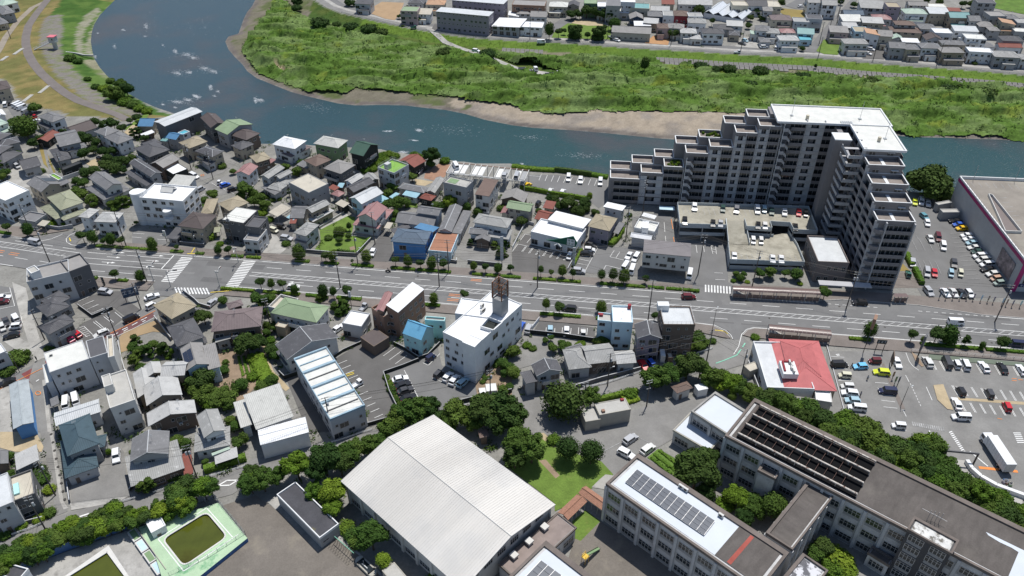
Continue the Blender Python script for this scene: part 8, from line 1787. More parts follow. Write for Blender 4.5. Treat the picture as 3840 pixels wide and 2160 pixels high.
tr('around the grey houses behind the shops',1,1,[(1955,580,3.4,6,'broad','leaf_bright'),(1880,620,2,3.4),(2120,640,2,3.6,'egg'),(2230,680,2,3.4),(2470,630,2,3,'bush'),(2155,990,1.4,2.8,'pine','leaf_dark'),(2400,1020,1.8,2.6,'pine'),(2465,1090,2.8,4,'pine','leaf_dark'),(2510,1000,1.8,3,'pine'),(2220,1180,.7,1.4,'bush')], 'loose', 'leaf', 'garden tree')
bp_=[]
rg=random.Random(8)
for k in range(16): bp_.append((1090+rg.uniform(-30,160)+k*4,280-k*9+rg.uniform(-14,40),1.8,2.0))
tr('in the overgrown slope by the black barn house',1,1,[(1100,270,2,2.2),(1150,230,2.2,2.4),(1190,190,2.2,2.4),(1240,150,2.4,3),(1280,110,2.4,3),(1330,100,2.4,3),(1400,120,2.2,2.6),(1300,160,2.2,2.6),(1240,210,2,2.2),(1180,260,2,2),(1640,120,2,2.6),(1590,105,2,2.4)], 'bush', 'leaf_hedge', 'overgrown bush')
tr('in the garden strip behind the pharmacy',2,1,[(375,550,1.8,3),(440,560,2,3.2),(560,590,3,5.6),(620,600,2.4,4),(740,600,2.8,5),(620,665,2,2.8),(685,655,1.6,2.6,'ball'),(690,690,1.6,2.4,'ball'),(530,620,2,3),(480,630,2,3),(740,650,2,3),(840,690,2,2.6),(780,520,1.3,3.4,'egg','leaf_bright'),(100,780,2.4,4),(270,650,1.4,2.4,'bush'),(1185,690,1.2,2.4,'bush')], 'loose', 'leaf_dark', 'garden tree')
tr('beside the parking deck and tower',2,1,[(2300,1350,1.3,2.2,'ball'),(2255,1310,1.3,2.2),(2330,1310,1.2,2.2),(2230,1370,1,1.4,'bush','leaf_hedge'),(2370,1385,1,1.4,'bush','leaf_bright'),(2500,1300,2.2,4.2),(2600,1290,2.2,4.2),(2755,1300,1.6,3.4),(2870,1310,2.4,4.4),(2900,1400,1,1.4,'bush','leaf_bright')], 'loose', 'leaf', 'planted bed tree')
tree(at(3,1,1640,380,5),9.2,11.5, 'broad', 'leaf_dark', 'huge dark spreading tree beside the river and the shopping centre', 'tree')
tr('at the tower forecourt by the bus shelters',3,2,[(575,50,2.3,5),(570,-30,1.5,3,'bush')], 'loose', 'leaf', 'forecourt tree')
hedge(P(3,1,1385,1120,1445,1240),1.6,1.6, 'tall clipped hedge between the tower path and the car park, upper half');hedge(P(3,1,1470,1270,1545,1420),1.6,1.6, 'tall clipped hedge between the tower path and the car park, lower half')
hedge(P(2,1,80,455,250,480,440,520,620,545,760,570),1.3,1.6, 'long hedge south of the riverside car park');hedge(P(2,1,430,275,560,290,800,325),1.6,1.9, 'dark clipped hedge along the river side of the car park',leaf='leaf_dark')
hedge(P(2,1,0,235,200,262,430,275),2.4,1.2, 'wild bank hedge between the river and the parking racks');hedge(P(2,1,800,318,965,345),2.2,1.2, 'wild bank hedge right beside the tower end')
hedge(P(0,1,625,830,760,795),1.2,1.2, 'bright hedge beside the olive roofed house',leaf='leaf_bright');hedge(P(2,1,1110,870,1060,960,990,1030),1.8,1.6, 'ivy hedge beside the mauve walled house')
hedge(P(2,1,700,1070,610,1240),.9,.9, 'narrow hedge right of the pharmacy car park');hedge(P(1,1,820,1080,985,1105),1,.9, 'low dark hedge along the front of the lawn',leaf='leaf_dark');hedge(P(1,1,1155,950,1040,1090),1,.9, 'low hedge along the right side of the lawn')
tr('around the two lane road gardens',0,2,[(175,690,3.4,4.6,'bush'),(140,650,2.4,3.4,'bush'),(60,820,2.6,3.4,'bush'),(20,790,2.2,3,'bush'),(275,650,1.2,3,'egg'),(465,590,1.2,2),(520,600,1,1.6,'bush')], 'bush', 'leaf', 'leafy bush')
tr('in the pond garden',0,2,[(1360,520,2.2,5,'pine','leaf_dark'),(1345,605,2.2,4),(1420,620,1.6,3),(1480,620,2.4,4.4,'pine'),(1540,570,1.8,3.6),(1340,720,2,4,'pine'),(1640,600,2.4,4.6,'pine','leaf_dark'),(1725,635,.9,3,'egg','leaf_bright'),(1690,680,1.2,1.8,'bush','leaf_bright'),(1560,735,1.4,2,'bush'),(1610,640,1.8,3),(1380,660,1.8,3,'pine'),(1410,790,1.8,2.2,'bush')], 'loose', 'leaf', 'clipped pine')
tr('around the vegetable plots',0,2,[(2045,285,3,5.5,'broad','leaf_dark'),(2240,125,1.8,3),(2480,570,4,7,'broad','leaf_dark'),(2010,950,4.4,7,'broad','leaf_dark'),(2080,1080,4,6,'broad'),(1990,1040,3,5),(2180,1140,3,5),(2270,1060,2.4,4),(2120,1190,2.4,4,'loose','leaf_bright'),(2300,1110,3,5),(2250,830,2,3),(2270,750,1.2,2),(2310,1180,2.2,3.4),(1840,960,1.6,3.6),(1900,1010,1.6,3),(2080,940,2,2.6),(2430,970,2.4,3.6),(2380,1010,2,3),(2540,880,2,2.6,'bush','leaf_bright'),(2550,700,2.4,3,'bush','leaf_bright'),(2370,1400,2.2,3.2),(2320,1340,2,3)], 'loose', 'leaf', 'garden tree')
tr('around the sage green roofed house',1,2,[(20,110,3,5),(90,110,2.6,5),(140,110,2.4,4.4),(60,170,1.6,3),(640,100,2,2.6,'pine'),(690,90,1.8,2.4,'pine'),(790,185,2,3.4,'pine'),(860,150,2,3,'pine'),(900,170,2,3,'pine'),(830,250,1.8,3,'pine'),(880,220,2,3,'pine'),(880,140,1.2,3),(180,400,1.6,3),(100,380,1.6,3,'egg'),(325,405,1.4,2.6),(100,450,1.6,2.6),(145,515,1.7,2.2,'bush','leaf_hedge'),(100,240,1.6,3,'pine'),(165,615,2.8,4,'broad','leaf_dark'),(20,550,3,5,'broad','leaf_dark'),(190,680,2,3),(150,950,2.6,4),(60,1000,2.4,3.4)], 'loose', 'leaf', 'garden tree')
tr('in the planter beside the parked cars',1,2,[(1308,885,1.2,1.8),(1340,945,1.4,2,'bush','leaf_hedge'),(1360,1000,1.6,2.4),(1385,1050,1,1.4),(1400,1085,.8,1.2),(1415,1115,1,1.4),(1442,1150,.9,1.3),(1465,1200,.9,1.3),(1480,1235,.9,1.3)], 'bush', 'leaf', 'round clipped bush')
tr('beside the white office garden',1,2,[(2280,930,1,1.6,'bush'),(2305,900,.9,1.4,'bush'),(2340,890,.8,1.3,'bush'),(2410,770,1,1.6,'bush'),(2430,720,1.2,2,'bush'),(2510,650,1,1.6,'bush'),(2550,600,1.4,2,'bush'),(2480,760,2.2,4),(2540,790,2.4,4),(2500,860,1.6,3),(2490,1030,1.8,3),(2550,980,1.4,2,'bush'),(2290,880,.8,1.2,'bush')], 'loose', 'leaf', 'shrubbery')
tr('around the gravel garden',2,2,[(335,530,1.2,2),(390,500,1.2,2.2),(415,600,2,3.4),(500,560,1.6,2.8),(520,600,1.8,3),(560,580,1.6,2.6),(680,560,1.6,2.2,'bush','leaf_bright'),(710,540,1.2,2,'bush','leaf_bright'),(150,570,1.6,2,'bush','leaf_hedge'),(210,600,1.4,1.8,'bush'),(870,540,2.2,3),(920,520,2,3),(970,570,1.8,2.6),(1190,630,.9,1.6,'bush','leaf_bright'),(20,640,2.4,4),(10,850,2.4,4),(1870,510,2.8,4,'loose'),(1880,590,2.4,3.4),(1950,560,1.8,2.6),(2020,520,1.4,2,'bush'),(2450,490,1.6,2,'bush','leaf_hedge'),(1810,600,1.6,2.4)], 'loose', 'leaf', 'garden tree')
tr('along the school lane',2,2,[(525,1150,5.6,9,'ball','leaf_dark'),(795,1090,3.4,7.5),(1440,900,4.6,8,'broad'),(1590,860,3.6,7,'broad'),(1775,780,4.8,9,'broad','leaf_dark'),(1900,800,3.4,7),(2000,900,3.8,6.5,'broad'),(2110,910,3,5.5),(2220,950,3.4,6,'broad','leaf_bright'),(2310,1000,3.2,5.5),(2400,1060,3.2,5.5),(2500,1110,3.4,5.5,'broad','leaf_dark'),(2100,990,2.4,4,'loose','leaf_bright'),(1190,1060,2.4,3,'bush','leaf_hedge'),(2215,1090,1.3,2.2,'ball')], 'broad', 'leaf', 'large roadside tree')
tr('north of the gymnasium',1,2,[(1330,1420,3.6,6),(1420,1340,4,7),(1520,1250,4.4,8),(1620,1210,4.2,8),(1730,1200,4,7,'broad','leaf_dark'),(1850,1290,2.6,5,'loose','leaf_dark'),(2020,1270,4.4,8,'broad'),(1960,1350,3,6),(2290,1240,5.4,9.5,'broad','leaf_dark'),(2450,1200,5.6,10,'broad','leaf_dark'),(2560,1290,5,9,'broad','leaf_dark'),(2390,1330,4.6,8,'broad','leaf_dark'),(2200,1330,3.6,6)], 'broad', 'leaf', 'dense dark tree')
tr('behind the low tarred changing block',1,3,[(60,480,4,7),(200,430,3.2,6),(400,320,4.6,9,'broad','leaf_bright'),(680,260,5.2,10,'broad','leaf_dark'),(600,380,4,8,'broad','leaf_dark'),(840,300,4,8,'broad','leaf_dark'),(920,220,3.8,7.5),(1000,170,3.6,7),(1120,130,3.6,7),(1200,100,3.2,6),(770,600,4.6,8,'broad','leaf_bright'),(590,600,3.4,6,'broad','leaf_hedge'),(760,760,3.4,6,'broad','leaf_bright'),(900,920,2.6,4,'bush','leaf_hedge'),(960,990,2.6,4,'bush','leaf'),(1160,1050,4.4,8,'broad'),(1010,1060,2.6,4,'bush'),(1280,1290,2.4,4.6,'loose','leaf_bright'),(1780,1440,2,3.4,'bush','leaf_bright'),(-60,520,3.4,6),(740,210,2.6,6)], 'broad', 'leaf', 'belt tree')
tr('on the school lawn',2,3,[(60,100,5,9,'broad'),(200,160,5,9,'broad'),(30,250,4,7,'broad','leaf_dark'),(560,170,3.5,6.5,'ball','leaf_dark'),(800,200,3.4,6.8,'ball','leaf_dark'),(1860,400,7,11,'broad','leaf_dark'),(1980,260,3.6,8,'broad','leaf_dark'),(1760,340,4,8,'broad'),(1950,620,3.4,6,'broad','leaf_dark'),(2250,650,4,6,'broad','leaf_bright'),(2420,750,4,6,'broad'),(2150,700,3,4,'bush','leaf_bright'),(2350,860,3,5,'broad','leaf_dark'),(420,60,2.4,3,'bush','leaf_hedge')], 'broad', 'leaf', 'school yard tree')
tr('in the inner courtyard',3,3,[(70,740,3.4,7,'ball','leaf'),(560,1160,3,4.4,'loose','leaf_dark'),(470,1230,2.6,4),(640,1200,3.4,4,'bush','leaf_bright'),(740,1260,3.8,4.6,'bush','leaf_bright'),(660,1330,3.2,4,'bush','leaf_hedge'),(800,1370,3,3.6,'bush','leaf_bright'),(700,1430,2.4,3,'bush','leaf_hedge'),(-60,560,3,4,'bush')], 'loose', 'leaf', 'courtyard tree')
belt=[(3,2,50,1110),(3,2,200,1160),(3,2,320,1240),(3,2,420,1210),(3,2,450,1310),(3,2,570,1340),(3,2,640,1420),(3,2,760,1350),(3,2,880,1380),(3,2,980,1430),(3,3,640,60),(3,3,800,70),(3,3,960,60),(3,3,880,120),(3,3,1080,130),(3,3,1060,210),(3,3,1190,240),(3,3,1250,130),(3,3,1330,190),(3,3,1300,320),(3,3,1420,290),(3,3,1450,400),(3,3,1530,150),(3,3,1620,120),(3,3,1560,340),(3,3,1640,260),(3,3,1640,450),(3,3,1740,330),(3,3,1750,550),(3,3,1820,440),(3,3,1900,640),(3,3,1900,520),(3,3,2020,560),(3,3,2040,700),(3,3,2170,620),(3,3,2170,760),(3,3,2310,700),(3,3,2330,840),(3,3,2460,800),(3,3,2480,930),(3,3,2600,880),(3,3,2600,1000),(2,2,2560,1180)]
belt+=[(c,r,x+TRNG.uniform(-75,75),y+TRNG.uniform(-10,95)) for c,r,x,y in belt[3:-1]]
belt.sort(key=lambda t: 960*t[0]+t[2]/KT)
for k,(c,r,x,y) in enumerate(belt):
 R_=TRNG.uniform(2.5,3.7);h=TRNG.uniform(5.5,9.5);tree(at(c,r,x,y,h-3),R_,h, 'broad' if k % 3 else 'loose',('leaf', 'leaf_dark', 'leaf', 'leaf_hedge')[k % 4],f"belt tree, {nth(k)} from the left between the school and the supermarket park", 'tree', 'belt of trees between the school and the supermarket park', 'belt_tree')
sb2=[(-20,1420),(40,1330),(60,1240),(130,1290),(180,1190),(230,1120),(280,1180),(330,1240),(360,1130),(430,1190),(450,1080),(520,1140),(560,1040),(630,1080),(620,970),(700,1010),(740,940),(800,1010),(850,950),(880,1020),(960,880),(990,960),(1060,850),(1080,930),(1150,860),(1180,930),(1140,770),(1250,830),(1330,870),(1420,830),(1600,760),(1690,790),(1820,640),(1800,720),(1870,770),(1900,560),(1960,620),(2050,590),(2120,570),(2520,510),(2560,440)]
sb2+=[(x+TRNG.uniform(-40,40),y+TRNG.uniform(-20,50)) for x,y in sb2[:34]]
sb2.sort()
for k,(x,y) in enumerate(sb2):
 R_=TRNG.uniform(1.7,2.6);h=TRNG.uniform(4,5.6);tree(at(0,3,x,y,h-2),R_*(1.25 if 1780<x<2130 or x>2500 else 1),h*(1.3 if x>1780 else 1), 'loose' if k % 2 else 'broad',('leaf', 'leaf_bright', 'leaf', 'leaf_hedge', 'leaf_dark')[k % 5],f"belt tree, {nth(k)} from the left along the pool side of the school lane", 'tree', 'belt of trees along the pool side of the school lane', 'belt_tree')
tr('in the lower left gardens',0,3,[(30,280,2,3),(100,240,1.6,3),(110,430,1.6,2),(370,370,2.6,3.4,'bush','leaf_dark'),(420,450,2.4,3,'bush'),(490,560,2,2.6,'bush','leaf_bright'),(210,940,1.8,2,'bush','leaf_bright'),(380,860,1.8,2.4,'bush','leaf_bright'),(490,800,2,2.4,'bush'),(40,1030,1.8,2.2,'bush'),(1090,195,1,2,'egg','leaf_bright'),(1660,30,1.4,2.6,'pine'),(1780,100,2.6,4),(1860,130,2.2,3.4),(2390,110,2.2,4),(2450,60,1.8,4,'egg'),(2060,300,1.4,2),(1420,550,2,4,'pine'),(1500,520,2.2,4,'pine'),(1320,180,1,1.6,'bush'),(2080,340,1.2,1.8,'bush')], 'loose', 'leaf', 'garden tree')
hedge(P(0,3,2060,400,2260,340,2480,270),1.9,1.6, 'long clipped hedge in front of the clear carport');hedge(P(0,3,1480,560,1660,500,1840,455),1.2,1.1, 'dark hedge under the bright skirt roofed house',leaf='leaf_dark')
hedge(P(2,2,860,1140,1080,1085,1260,1050),1.4,1.3, 'row hedge behind the streaked concrete pump building');hedge(P(2,2,1120,1145,1260,1100),3,.8, 'wide bright clipped hedge right of the pump building',leaf='leaf_bright')
for k in range(4): hedge(P(0,2,2400+52*k,690,2450+48*k,890),.7,.35,f'{nth(k)} planted row from the left in the brown vegetable plot',leaf='leaf_hedge',cat='vegetables',name='vegetable_row')
hedge(P(1,2,10,700,90,900,170,960),4,1.2, 'tall rows of vegetables beside the dusty path',leaf='leaf_bright',cat='vegetables',name='vegetable_row')
for k,(a,b) in enumerate([((1480,190),(1660,330)),((1430,225),(1640,390)),((1400,260),(1600,430))]): hedge(P(2,3,*a,*b),.8,.4,f'{nth(k)} vegetable row from the top in the school kitchen garden',leaf='leaf_hedge',cat='vegetables',name='vegetable_row')
tr('in the park across the river',2,0,[(375,290,3.4,9,'egg'),(470,320,2.6,6),(525,310,1.8,4),(640,310,4.6,9,'broad'),(875,320,4.6,9,'broad'),(760,350,1.6,4,'ball'),(935,275,1.8,4),(1032,240,3.4,7,'ball','leaf'),(595,150,3.4,6),(640,130,3,6),(680,150,2.6,5),(750,110,4,8),(845,120,4.4,8,'broad'),(920,140,4.2,8,'broad'),(985,150,3,7),(1620,340,3.4,6),(2015,210,2,5),(1880,100,4,7,'broad'),(1950,90,2.6,5),(630,380,4,2,'bush'),(860,395,4,2,'bush'),(2470,130,4,5),(2520,180,3,4),(2380,260,2.4,4),(2400,180,2.4,4)], 'loose', 'leaf_dark', 'park tree')
tr('among the far houses',3,0,[(130,30,3,6),(20,180,2.4,4),(870,50,2.6,4),(730,20,2.4,4),(840,530,3,3.4),(880,535,2.6,3),(345,490,1.8,3),(1330,130,2.6,4),(1490,215,1.6,3),(2270,300,2.8,4,'loose','leaf_hedge'),(2250,340,2.6,4),(1960,40,2.6,5),(2050,40,3,5),(2150,50,3,5),(1730,20,2.6,5),(1600,10,2.4,4),(2380,640,2,3),(720,230,1.4,3),(1250,370,2,3),(190,500,1.6,2,'bush'),(2080,635,1.6,2,'bush'),(1850,150,1,3)], 'loose', 'leaf_dark', 'garden tree')
tr('beside the first houses across the river',1,0,[(410,15,4,6,'broad','leaf_dark'),(930,30,3,4.5),(975,35,2.6,4),(1440,165,1.6,3),(1535,60,2,3,'bush'),(1640,205,2.4,4),(1690,225,1.6,2,'bush')], 'loose', 'leaf_dark', 'garden tree')
tr('in the upstream river scrub',1,0,[(410,85,3.6,4),(650,245,6,6.5),(810,240,3,4),(960,275,5,6),(1140,300,5.4,6),(1265,325,4,5),(1410,465,2,3),(1480,250,1.2,2),(1880,525,4,5),(1920,500,3,4),(2330,545,4.6,5.5),(2480,60,3,4),(2050,310,1.6,2)], 'bush', 'leaf_dark', 'dark wild shrub')
tr('in the scrub beside the tipper truck track',2,0,[(1340,630,2.8,9,'egg'),(460,610,3.4,4.4),(260,600,3,4),(1440,880,2,3.5),(2190,670,4,6),(2050,720,2.4,4),(2410,830,3.4,5),(1900,680,4,4),(2500,720,4.4,5),(1090,580,2,3),(2060,690,3,4)], 'bush', 'leaf_dark', 'dark wild shrub')
tr('in the scrub beyond the tower',3,0,[(100,790,2.4,3),(330,780,4,4.6),(1060,830,4.6,5.6),(1825,895,4.6,6),(1970,915,3.4,5),(2200,930,5,6.4),(1940,860,2.4,3),(480,660,.9,2.4,'egg'),(380,760,3,4),(870,900,2,3)], 'bush', 'leaf_dark', 'dark wild shrub')
wall(P(0,1,375,830,480,850,605,870,740,845),1.5, 'grey block wall in front of the olive roofed house', 'grey');wall(P(1,1,500,1090,800,1118,1010,1130,1160,970),1.3, 'dark block wall around the topiary lawn', 'dgrey')
wall(P(1,1,2130,1200,2480,1235),1.4, 'dark wall along the stately house courtyard', 'dgrey');wall(P(1,1,925,650,1010,720),2, 'mossy retaining wall beside the pink roofed house', 'stain');wall(P(1,1,640,850,900,690),.8, 'low edge wall along the footpath above the lawn', 'stain')
wall(P(1,1,1960,1190,2020,1200,2020,1170),1.2, 'low dark wall beside the rust orange garage', 'dgrey');wall(P(2,1,5,1060,140,800,220,820),1.2, 'white boundary wall left of the pharmacy', 'lgrey');wall(P(2,1,740,945,560,1270),.9, 'pale boundary wall right of the pharmacy', 'lgrey')
wall(P(1,1,1640,330,1750,200),1.4, 'grey wall beside the red soil plot', 'dgrey');wall(P(0,1,1800,1010,2060,1035),1.3, 'grey wall in front of the brown hip roofed house', 'dgrey');wall(P(0,1,630,370,830,300),1.6, 'white wall below the black pavilion', 'lgrey')
wall(P(1,2,790,700,880,640,1060,560),1.0, 'black wall above the angled car park', 'black');wall(P(1,2,1390,570,1490,620,1640,720,1730,690,1850,570),1.2, 'black wall behind the aqua house', 'black');wall(P(1,2,1640,735,1480,800,1285,868,1345,1060,1450,1275),1.2, 'long black wall dividing the two car parks', 'black')
wall(P(1,2,940,1449,1100,1395,1325,1330),1.2, 'black wall at the mouth of the flats car park', 'black');wall(P(1,2,240,870,290,920,440,870),1.5, 'black wall south of the slate gabled house', 'black');wall(P(2,2,180,462,500,495,830,545),1.6, 'dark panel fence below the three space lot', 'black');wall(P(2,2,165,465,275,325),1.3, 'white wall beside the three space lot', 'white')
wall(P(2,2,640,1010,900,930,1290,830),1.4, 'dark retaining wall below the mottled tile house', 'dgrey');wall(P(1,2,2025,1170,2250,1110,2576,1050),1.4, 'dark wall along the lane below the white office garden', 'black');wall(P(0,2,790,190,940,300,1140,215),1.2, 'dark wall between the marked car park and the street bays', 'black')
wall(P(0,2,1560,310,1690,480,1730,530),1.4, 'ochre wall of the soil plot', 'tan');wall(P(0,2,1200,560,1230,720,1275,880),1.4, 'cream wall beside the long cream and slate block', 'cream');wall(P(0,3,685,530,712,715),1.2, 'thin dark wall beside the teal tiled house', 'dgrey');wall(P(0,2,1840,40,1960,130,2010,180,2110,210),1.2, 'dark wall behind the olive tan hip roofed house', 'dgrey')
wall(P(0,3,1310,600,1340,550,1860,455),1.0, 'grey garden wall under the bright skirt roofed house', 'dgrey');wall(P(0,3,0,1000,120,960,440,880),1.1, 'dark wall under the house with the turquoise tub', 'dgrey');wall(P(3,2,590,590,760,1230),.4, 'low brick edging beside the restaurant', 'terra');wall(P(2,2,2370,760,2480,1040),1.3, 'wall between the restaurant and the hedge trees', 'stain')
grail(P(2,2,720,1010,950,965,1290,850), 'white guard rail on the school lane below the mottled tile house');grail(P(2,2,1700,725,1820,680,2015,615), 'white guard rail on the bend near the main road');grail(P(1,2,2040,1195,2220,1170), 'white guard rail below the white office garden');grail(P(2,2,340,1085,480,1055), 'short white guard rail below the small two level house')
grail(P(1,3,750,120,900,75,1080,10,1170,-15), 'white guard rail north of the gymnasium trees');grail(P(0,3,2090,460,2290,405,2480,350), 'white guard rail under the long clipped hedge');grail(P(0,3,1545,620,1680,575,1815,535), 'white guard rail under the bright skirt roofed house');grail(P(0,3,1230,710,1375,670), 'short white guard rail beside the gravel drive');grail(P(0,3,125,1045,280,990,440,925), 'white guard rail at the lower left bend')
grail([p+VZ(.05) for p in levline(.7)[5:]], 'long white guard rail along the levee crest road',.8,m='concrete_clean',step=6)
fence(P(3,1,1640,555,1750,750,1930,745),1.6, 'pale mesh fence around the plant containers');fence(P(3,2,1440,640,2000,680,2700,740),1.1, 'thin fence along the top of the supermarket park',bars=4)
U=upole
U('a',0,1,503,1193,14,-8,'utility pole beside the small office with the roof terrace',1);U('b',0,1,1275,1040,14.3,-8,'utility pole in front of the pale tiled house by the verge trees',1)
U('c',0,1,1480,1390,12.6,-8,'leaning utility pole in the south verge left of the crossing',1);U('d',0,1,320,905,12,-8,'utility pole above the bus stop pavement at the left',1);U('e',0,1,2350,1000,12,-8,'utility pole in front of the dark grey modern building',2)
U('f',1,1,1028,1228,13,-8,'utility pole at the corner of the topiary lawn',1,lamp=1);U('g',1,1,850,1449,14,-8,'utility pole in the south verge facing the lawn',1);U('h',1,1,1940,1300,13,-8,'utility pole in front of the rust orange garage',0);U('i',1,1,1845,1440,13,-8,'utility pole on the near side facing the blue shop',1)
U('j',2,1,255,1449,14.5,-8,'utility pole standing in front of the pharmacy car park',1);U('k',2,2,1368,325,15,-8,'utility pole between the slate house and the brown block',0);U('l',2,1,1315,700,14,30,'utility pole at the left foot of the tower',1);U('m',2,1,1145,960,13,30,'braced utility pole beside the ivy hedge',1)
U('n',2,1,1870,1320,15.7,-8,'tall utility pole at the parking deck access lane',1);U('o',2,1,2415,1440,14,-8,'utility pole in front of the lower parking deck',1);U('p',3,2,785,210,14,-8,'utility pole at the bus bay below the tower',2);U('q',3,2,2280,345,14,-8,'utility pole beside the row of promotional flags',1)
U('r',0,1,2145,355,12,20,'utility pole at the small crossroads car park',1);U('s',0,1,660,345,11,20,'utility pole beside the black garden pavilion',1);U('t',1,1,365,665,11,30,'utility pole by the yellow cream carport',0);U('u',1,1,1198,1010,13,0,'utility pole at the corner of the large pink roofed house',0);U('v',0,1,1925,255,11,20,'utility pole beside the narrow back lane',1)
U('w',2,2,960,990,12,20,'utility pole on the guard rail below the mottled tile house',1,lamp=1);U('x',2,2,1352,1195,9.6,20,'utility pole at the school yard beside the big tree',0);U('y',2,2,1955,745,12,20,'utility pole on the lane bend near the main road',0);U('z',2,2,2290,950,12,20,'utility pole behind the restaurant bin store',1)
U('A',0,2,1185,520,12,60,'utility pole at the soil plot on the two lane road',1);U('B',0,2,450,520,11,60,'utility pole on the pale concrete lane by the pyramid roof',0);U('C',0,3,560,640,12,60,'utility pole at the corner of the teal tiled house lane',1);U('D',0,3,1990,480,12,20,'utility pole with transformers beside the bicycle shelter',2);U('E',1,2,760,1440,12,20,'utility pole at the end of the blue trimmed flats',1)
U('F',0,3,470,1000,12,20,'utility pole at the lower left bend of the lane',1);U('G',1,2,2360,1130,11,20,'utility pole beside the garden stores of the white office',1);U('H',0,2,1420,215,10,60,'utility pole behind the blue sign board',1);U('I',1,2,150,400,11,20,'utility pole left of the sage green roofed house',0)
U('J',2,2,725,1200,9,20,'short pole beside the streaked concrete pump building',0);U('K',0,0,110,390,8,0,'lone pole on the forked levee path',0);U('L',2,0,960,390,13,0,'utility pole in the park across the river',0);U('M',2,0,180,400,12,0,'utility pole at the levee street corner across the river',0)
for k,(x,y,h) in enumerate([(1598,455,11),(2300,520,11)]): U(f'far{k}',2,0,x,y,h,0,('utility pole by the orange field across the river','utility pole by the pale yard across the river')[k],0)
for k,(x,y,h) in enumerate([(505,575,11),(610,330,12),(700,170,12),(1055,610,11),(1695,660,12),(515,440,12),(690,240,11)]): U(f'farr{k}',3,0,x,y,h,0,f'utility pole across the river, {nth(k)} listed from the grass plot outward' if 0 else ['utility pole beside the bright grass plot across the river','utility pole half way up the far side street','utility pole at the top of the far side street','utility pole beside the dark far car lot','utility pole right of the white far house','utility pole low on the far side street','utility pole above the grass plot on the far side street'][k],0)
U('l1',2,2,2015,425,8,-8,'thin street lamp at the rounded junction corner',0,lamp=60,thin=True);U('l2',0,1,1995,1115,7,-8,'thin street lamp beside the first zebra crossing',0,lamp=100,thin=True);U('l3',3,2,1335,1185,7,-8,'car park lamp on the divider beside the navy minivan',0,lamp=20,thin=True);U('l4',0,2,200,850,7,60,'street lamp beside the red road surface at the left',0,lamp=160,thin=True);U('l5',1,1,665,1180,7,-8,'thin street lamp in the verge before the lawn',0,lamp=0,thin=True);U('l6',0,2,1150,430,7,60,'thin lamp post between the street parking bays',0,lamp=200,thin=True)
for a,b,l in [('a','c','left of the crossing'),('c','g','over the junction'),('g','i','along the near verge'),('i','j','crossing to the pharmacy side'),('j','k','over the near lanes'),('d','b','along the left pavement'),('b','e','over the first verge trees'),('e','f','past the topiary lawn'),('f','h','in front of the blue shop'),('h','j','toward the pharmacy'),('j','n','in front of the three storey pale house'),('n','o','beside the parking deck'),('o','p','under the tower'),('p','q','over the bus bay'),('r','v','at the small crossroads'),('t','r','over the back lane'),('w','y','along the lane guard rail'),('J','w','above the school lane'),('y','z','behind the restaurant'),('A','B','over the two lane road'),('C','F','at the lower left lane'),('D','C','over the gravel drive'),('E','D','above the school lane trees'),('G','E','below the white office'),('l','m','beside the tower forecourt'),('m','n','behind the utility building'),('H','A','over the olive tan roof')]:
 span(a,b,f'overhead wires strung between poles {l}')
def shelter(label,c,r,x1,y1,x2,y2,w,h,barrel=True):
 a=at(c,r,x1,y1,h);b=at(c,r,x2,y2,h);m=(a+b)/2;d=b-a;L=d.length;R=root('bus_shelter',(m.x,m.y,.26),math.atan2(d.y,d.x),label, 'shelter');pl=mat('smoked_panel',(.15,.1,.09),.35,.1,.5,spec=.6)
 h -= .26
 n=int(L/1.15)
 for i in range(n):
  x0=-L/2+L*i/n;x1_=x0+L/n-.05;mb=MB();K=8
  for k in range(K):
   t0=math.pi*(.08+.84*k/K) if barrel else 0;t1=math.pi*(.08+.84*(k+1)/K)
   if barrel: y0,z0,y1_,z1=-w/2*math.cos(t0),h+.75*math.sin(t0)-.3,-w/2*math.cos(t1),h+.75*math.sin(t1)-.3
   else: y0=-w/2+w*k/K;y1_=y0+w/K;z0=z1=h
   mb.quad([(x0,y0,z0),(x1_,y0,z0),(x1_,y1_,z1),(x0,y1_,z1)])
  lm('roof_panel',mb,[pl],R)
 for i in range(max(2,int(L/4))+1):
  x=-L/2+.1+(L-.2)*i/max(2,int(L/4))
  for s in (-1,1): link('post',_colm(h) if 0 else _post(h),R,loc=(x,s*(w/2-.15),0),scale=(1.5,1.5,1))
 for i in range(max(2,int(L/2))): x0=-L/2+L*i/max(2,int(L/2));mb=MB();mb.box(x0+.05,-w/2+.1,.5,x0+L/max(2,int(L/2))-.05,-w/2+.14,1.9);lm('side_panel',mb,[pl],R)
 if barrel:
  mb=MB()
  for k in range(9): mb.box(-L/2+.6+k*.45,-.9,.05,-L/2+1.05+k*.45,.9,1.9-.2*k)
  lm('stairs',mb,[M['concrete_clean']],R)
 else: mb=MB();mb.box(-L/2+.4,.1,.4,L/2-.4,.5,.48);lm('bench',mb,[WL['brown']],R)
shelter('long barrel roofed underpass shelter in front of the tower',3,2,-355,0,525,40,2.8,3.4);shelter('long barrel roofed underpass shelter above the restaurant',3,2,10,392,635,450,2.8,3.4);shelter('small flat roofed bus shelter at the tower bus bay',3,2,1265,70,1405,72,1.8,2.7,False)
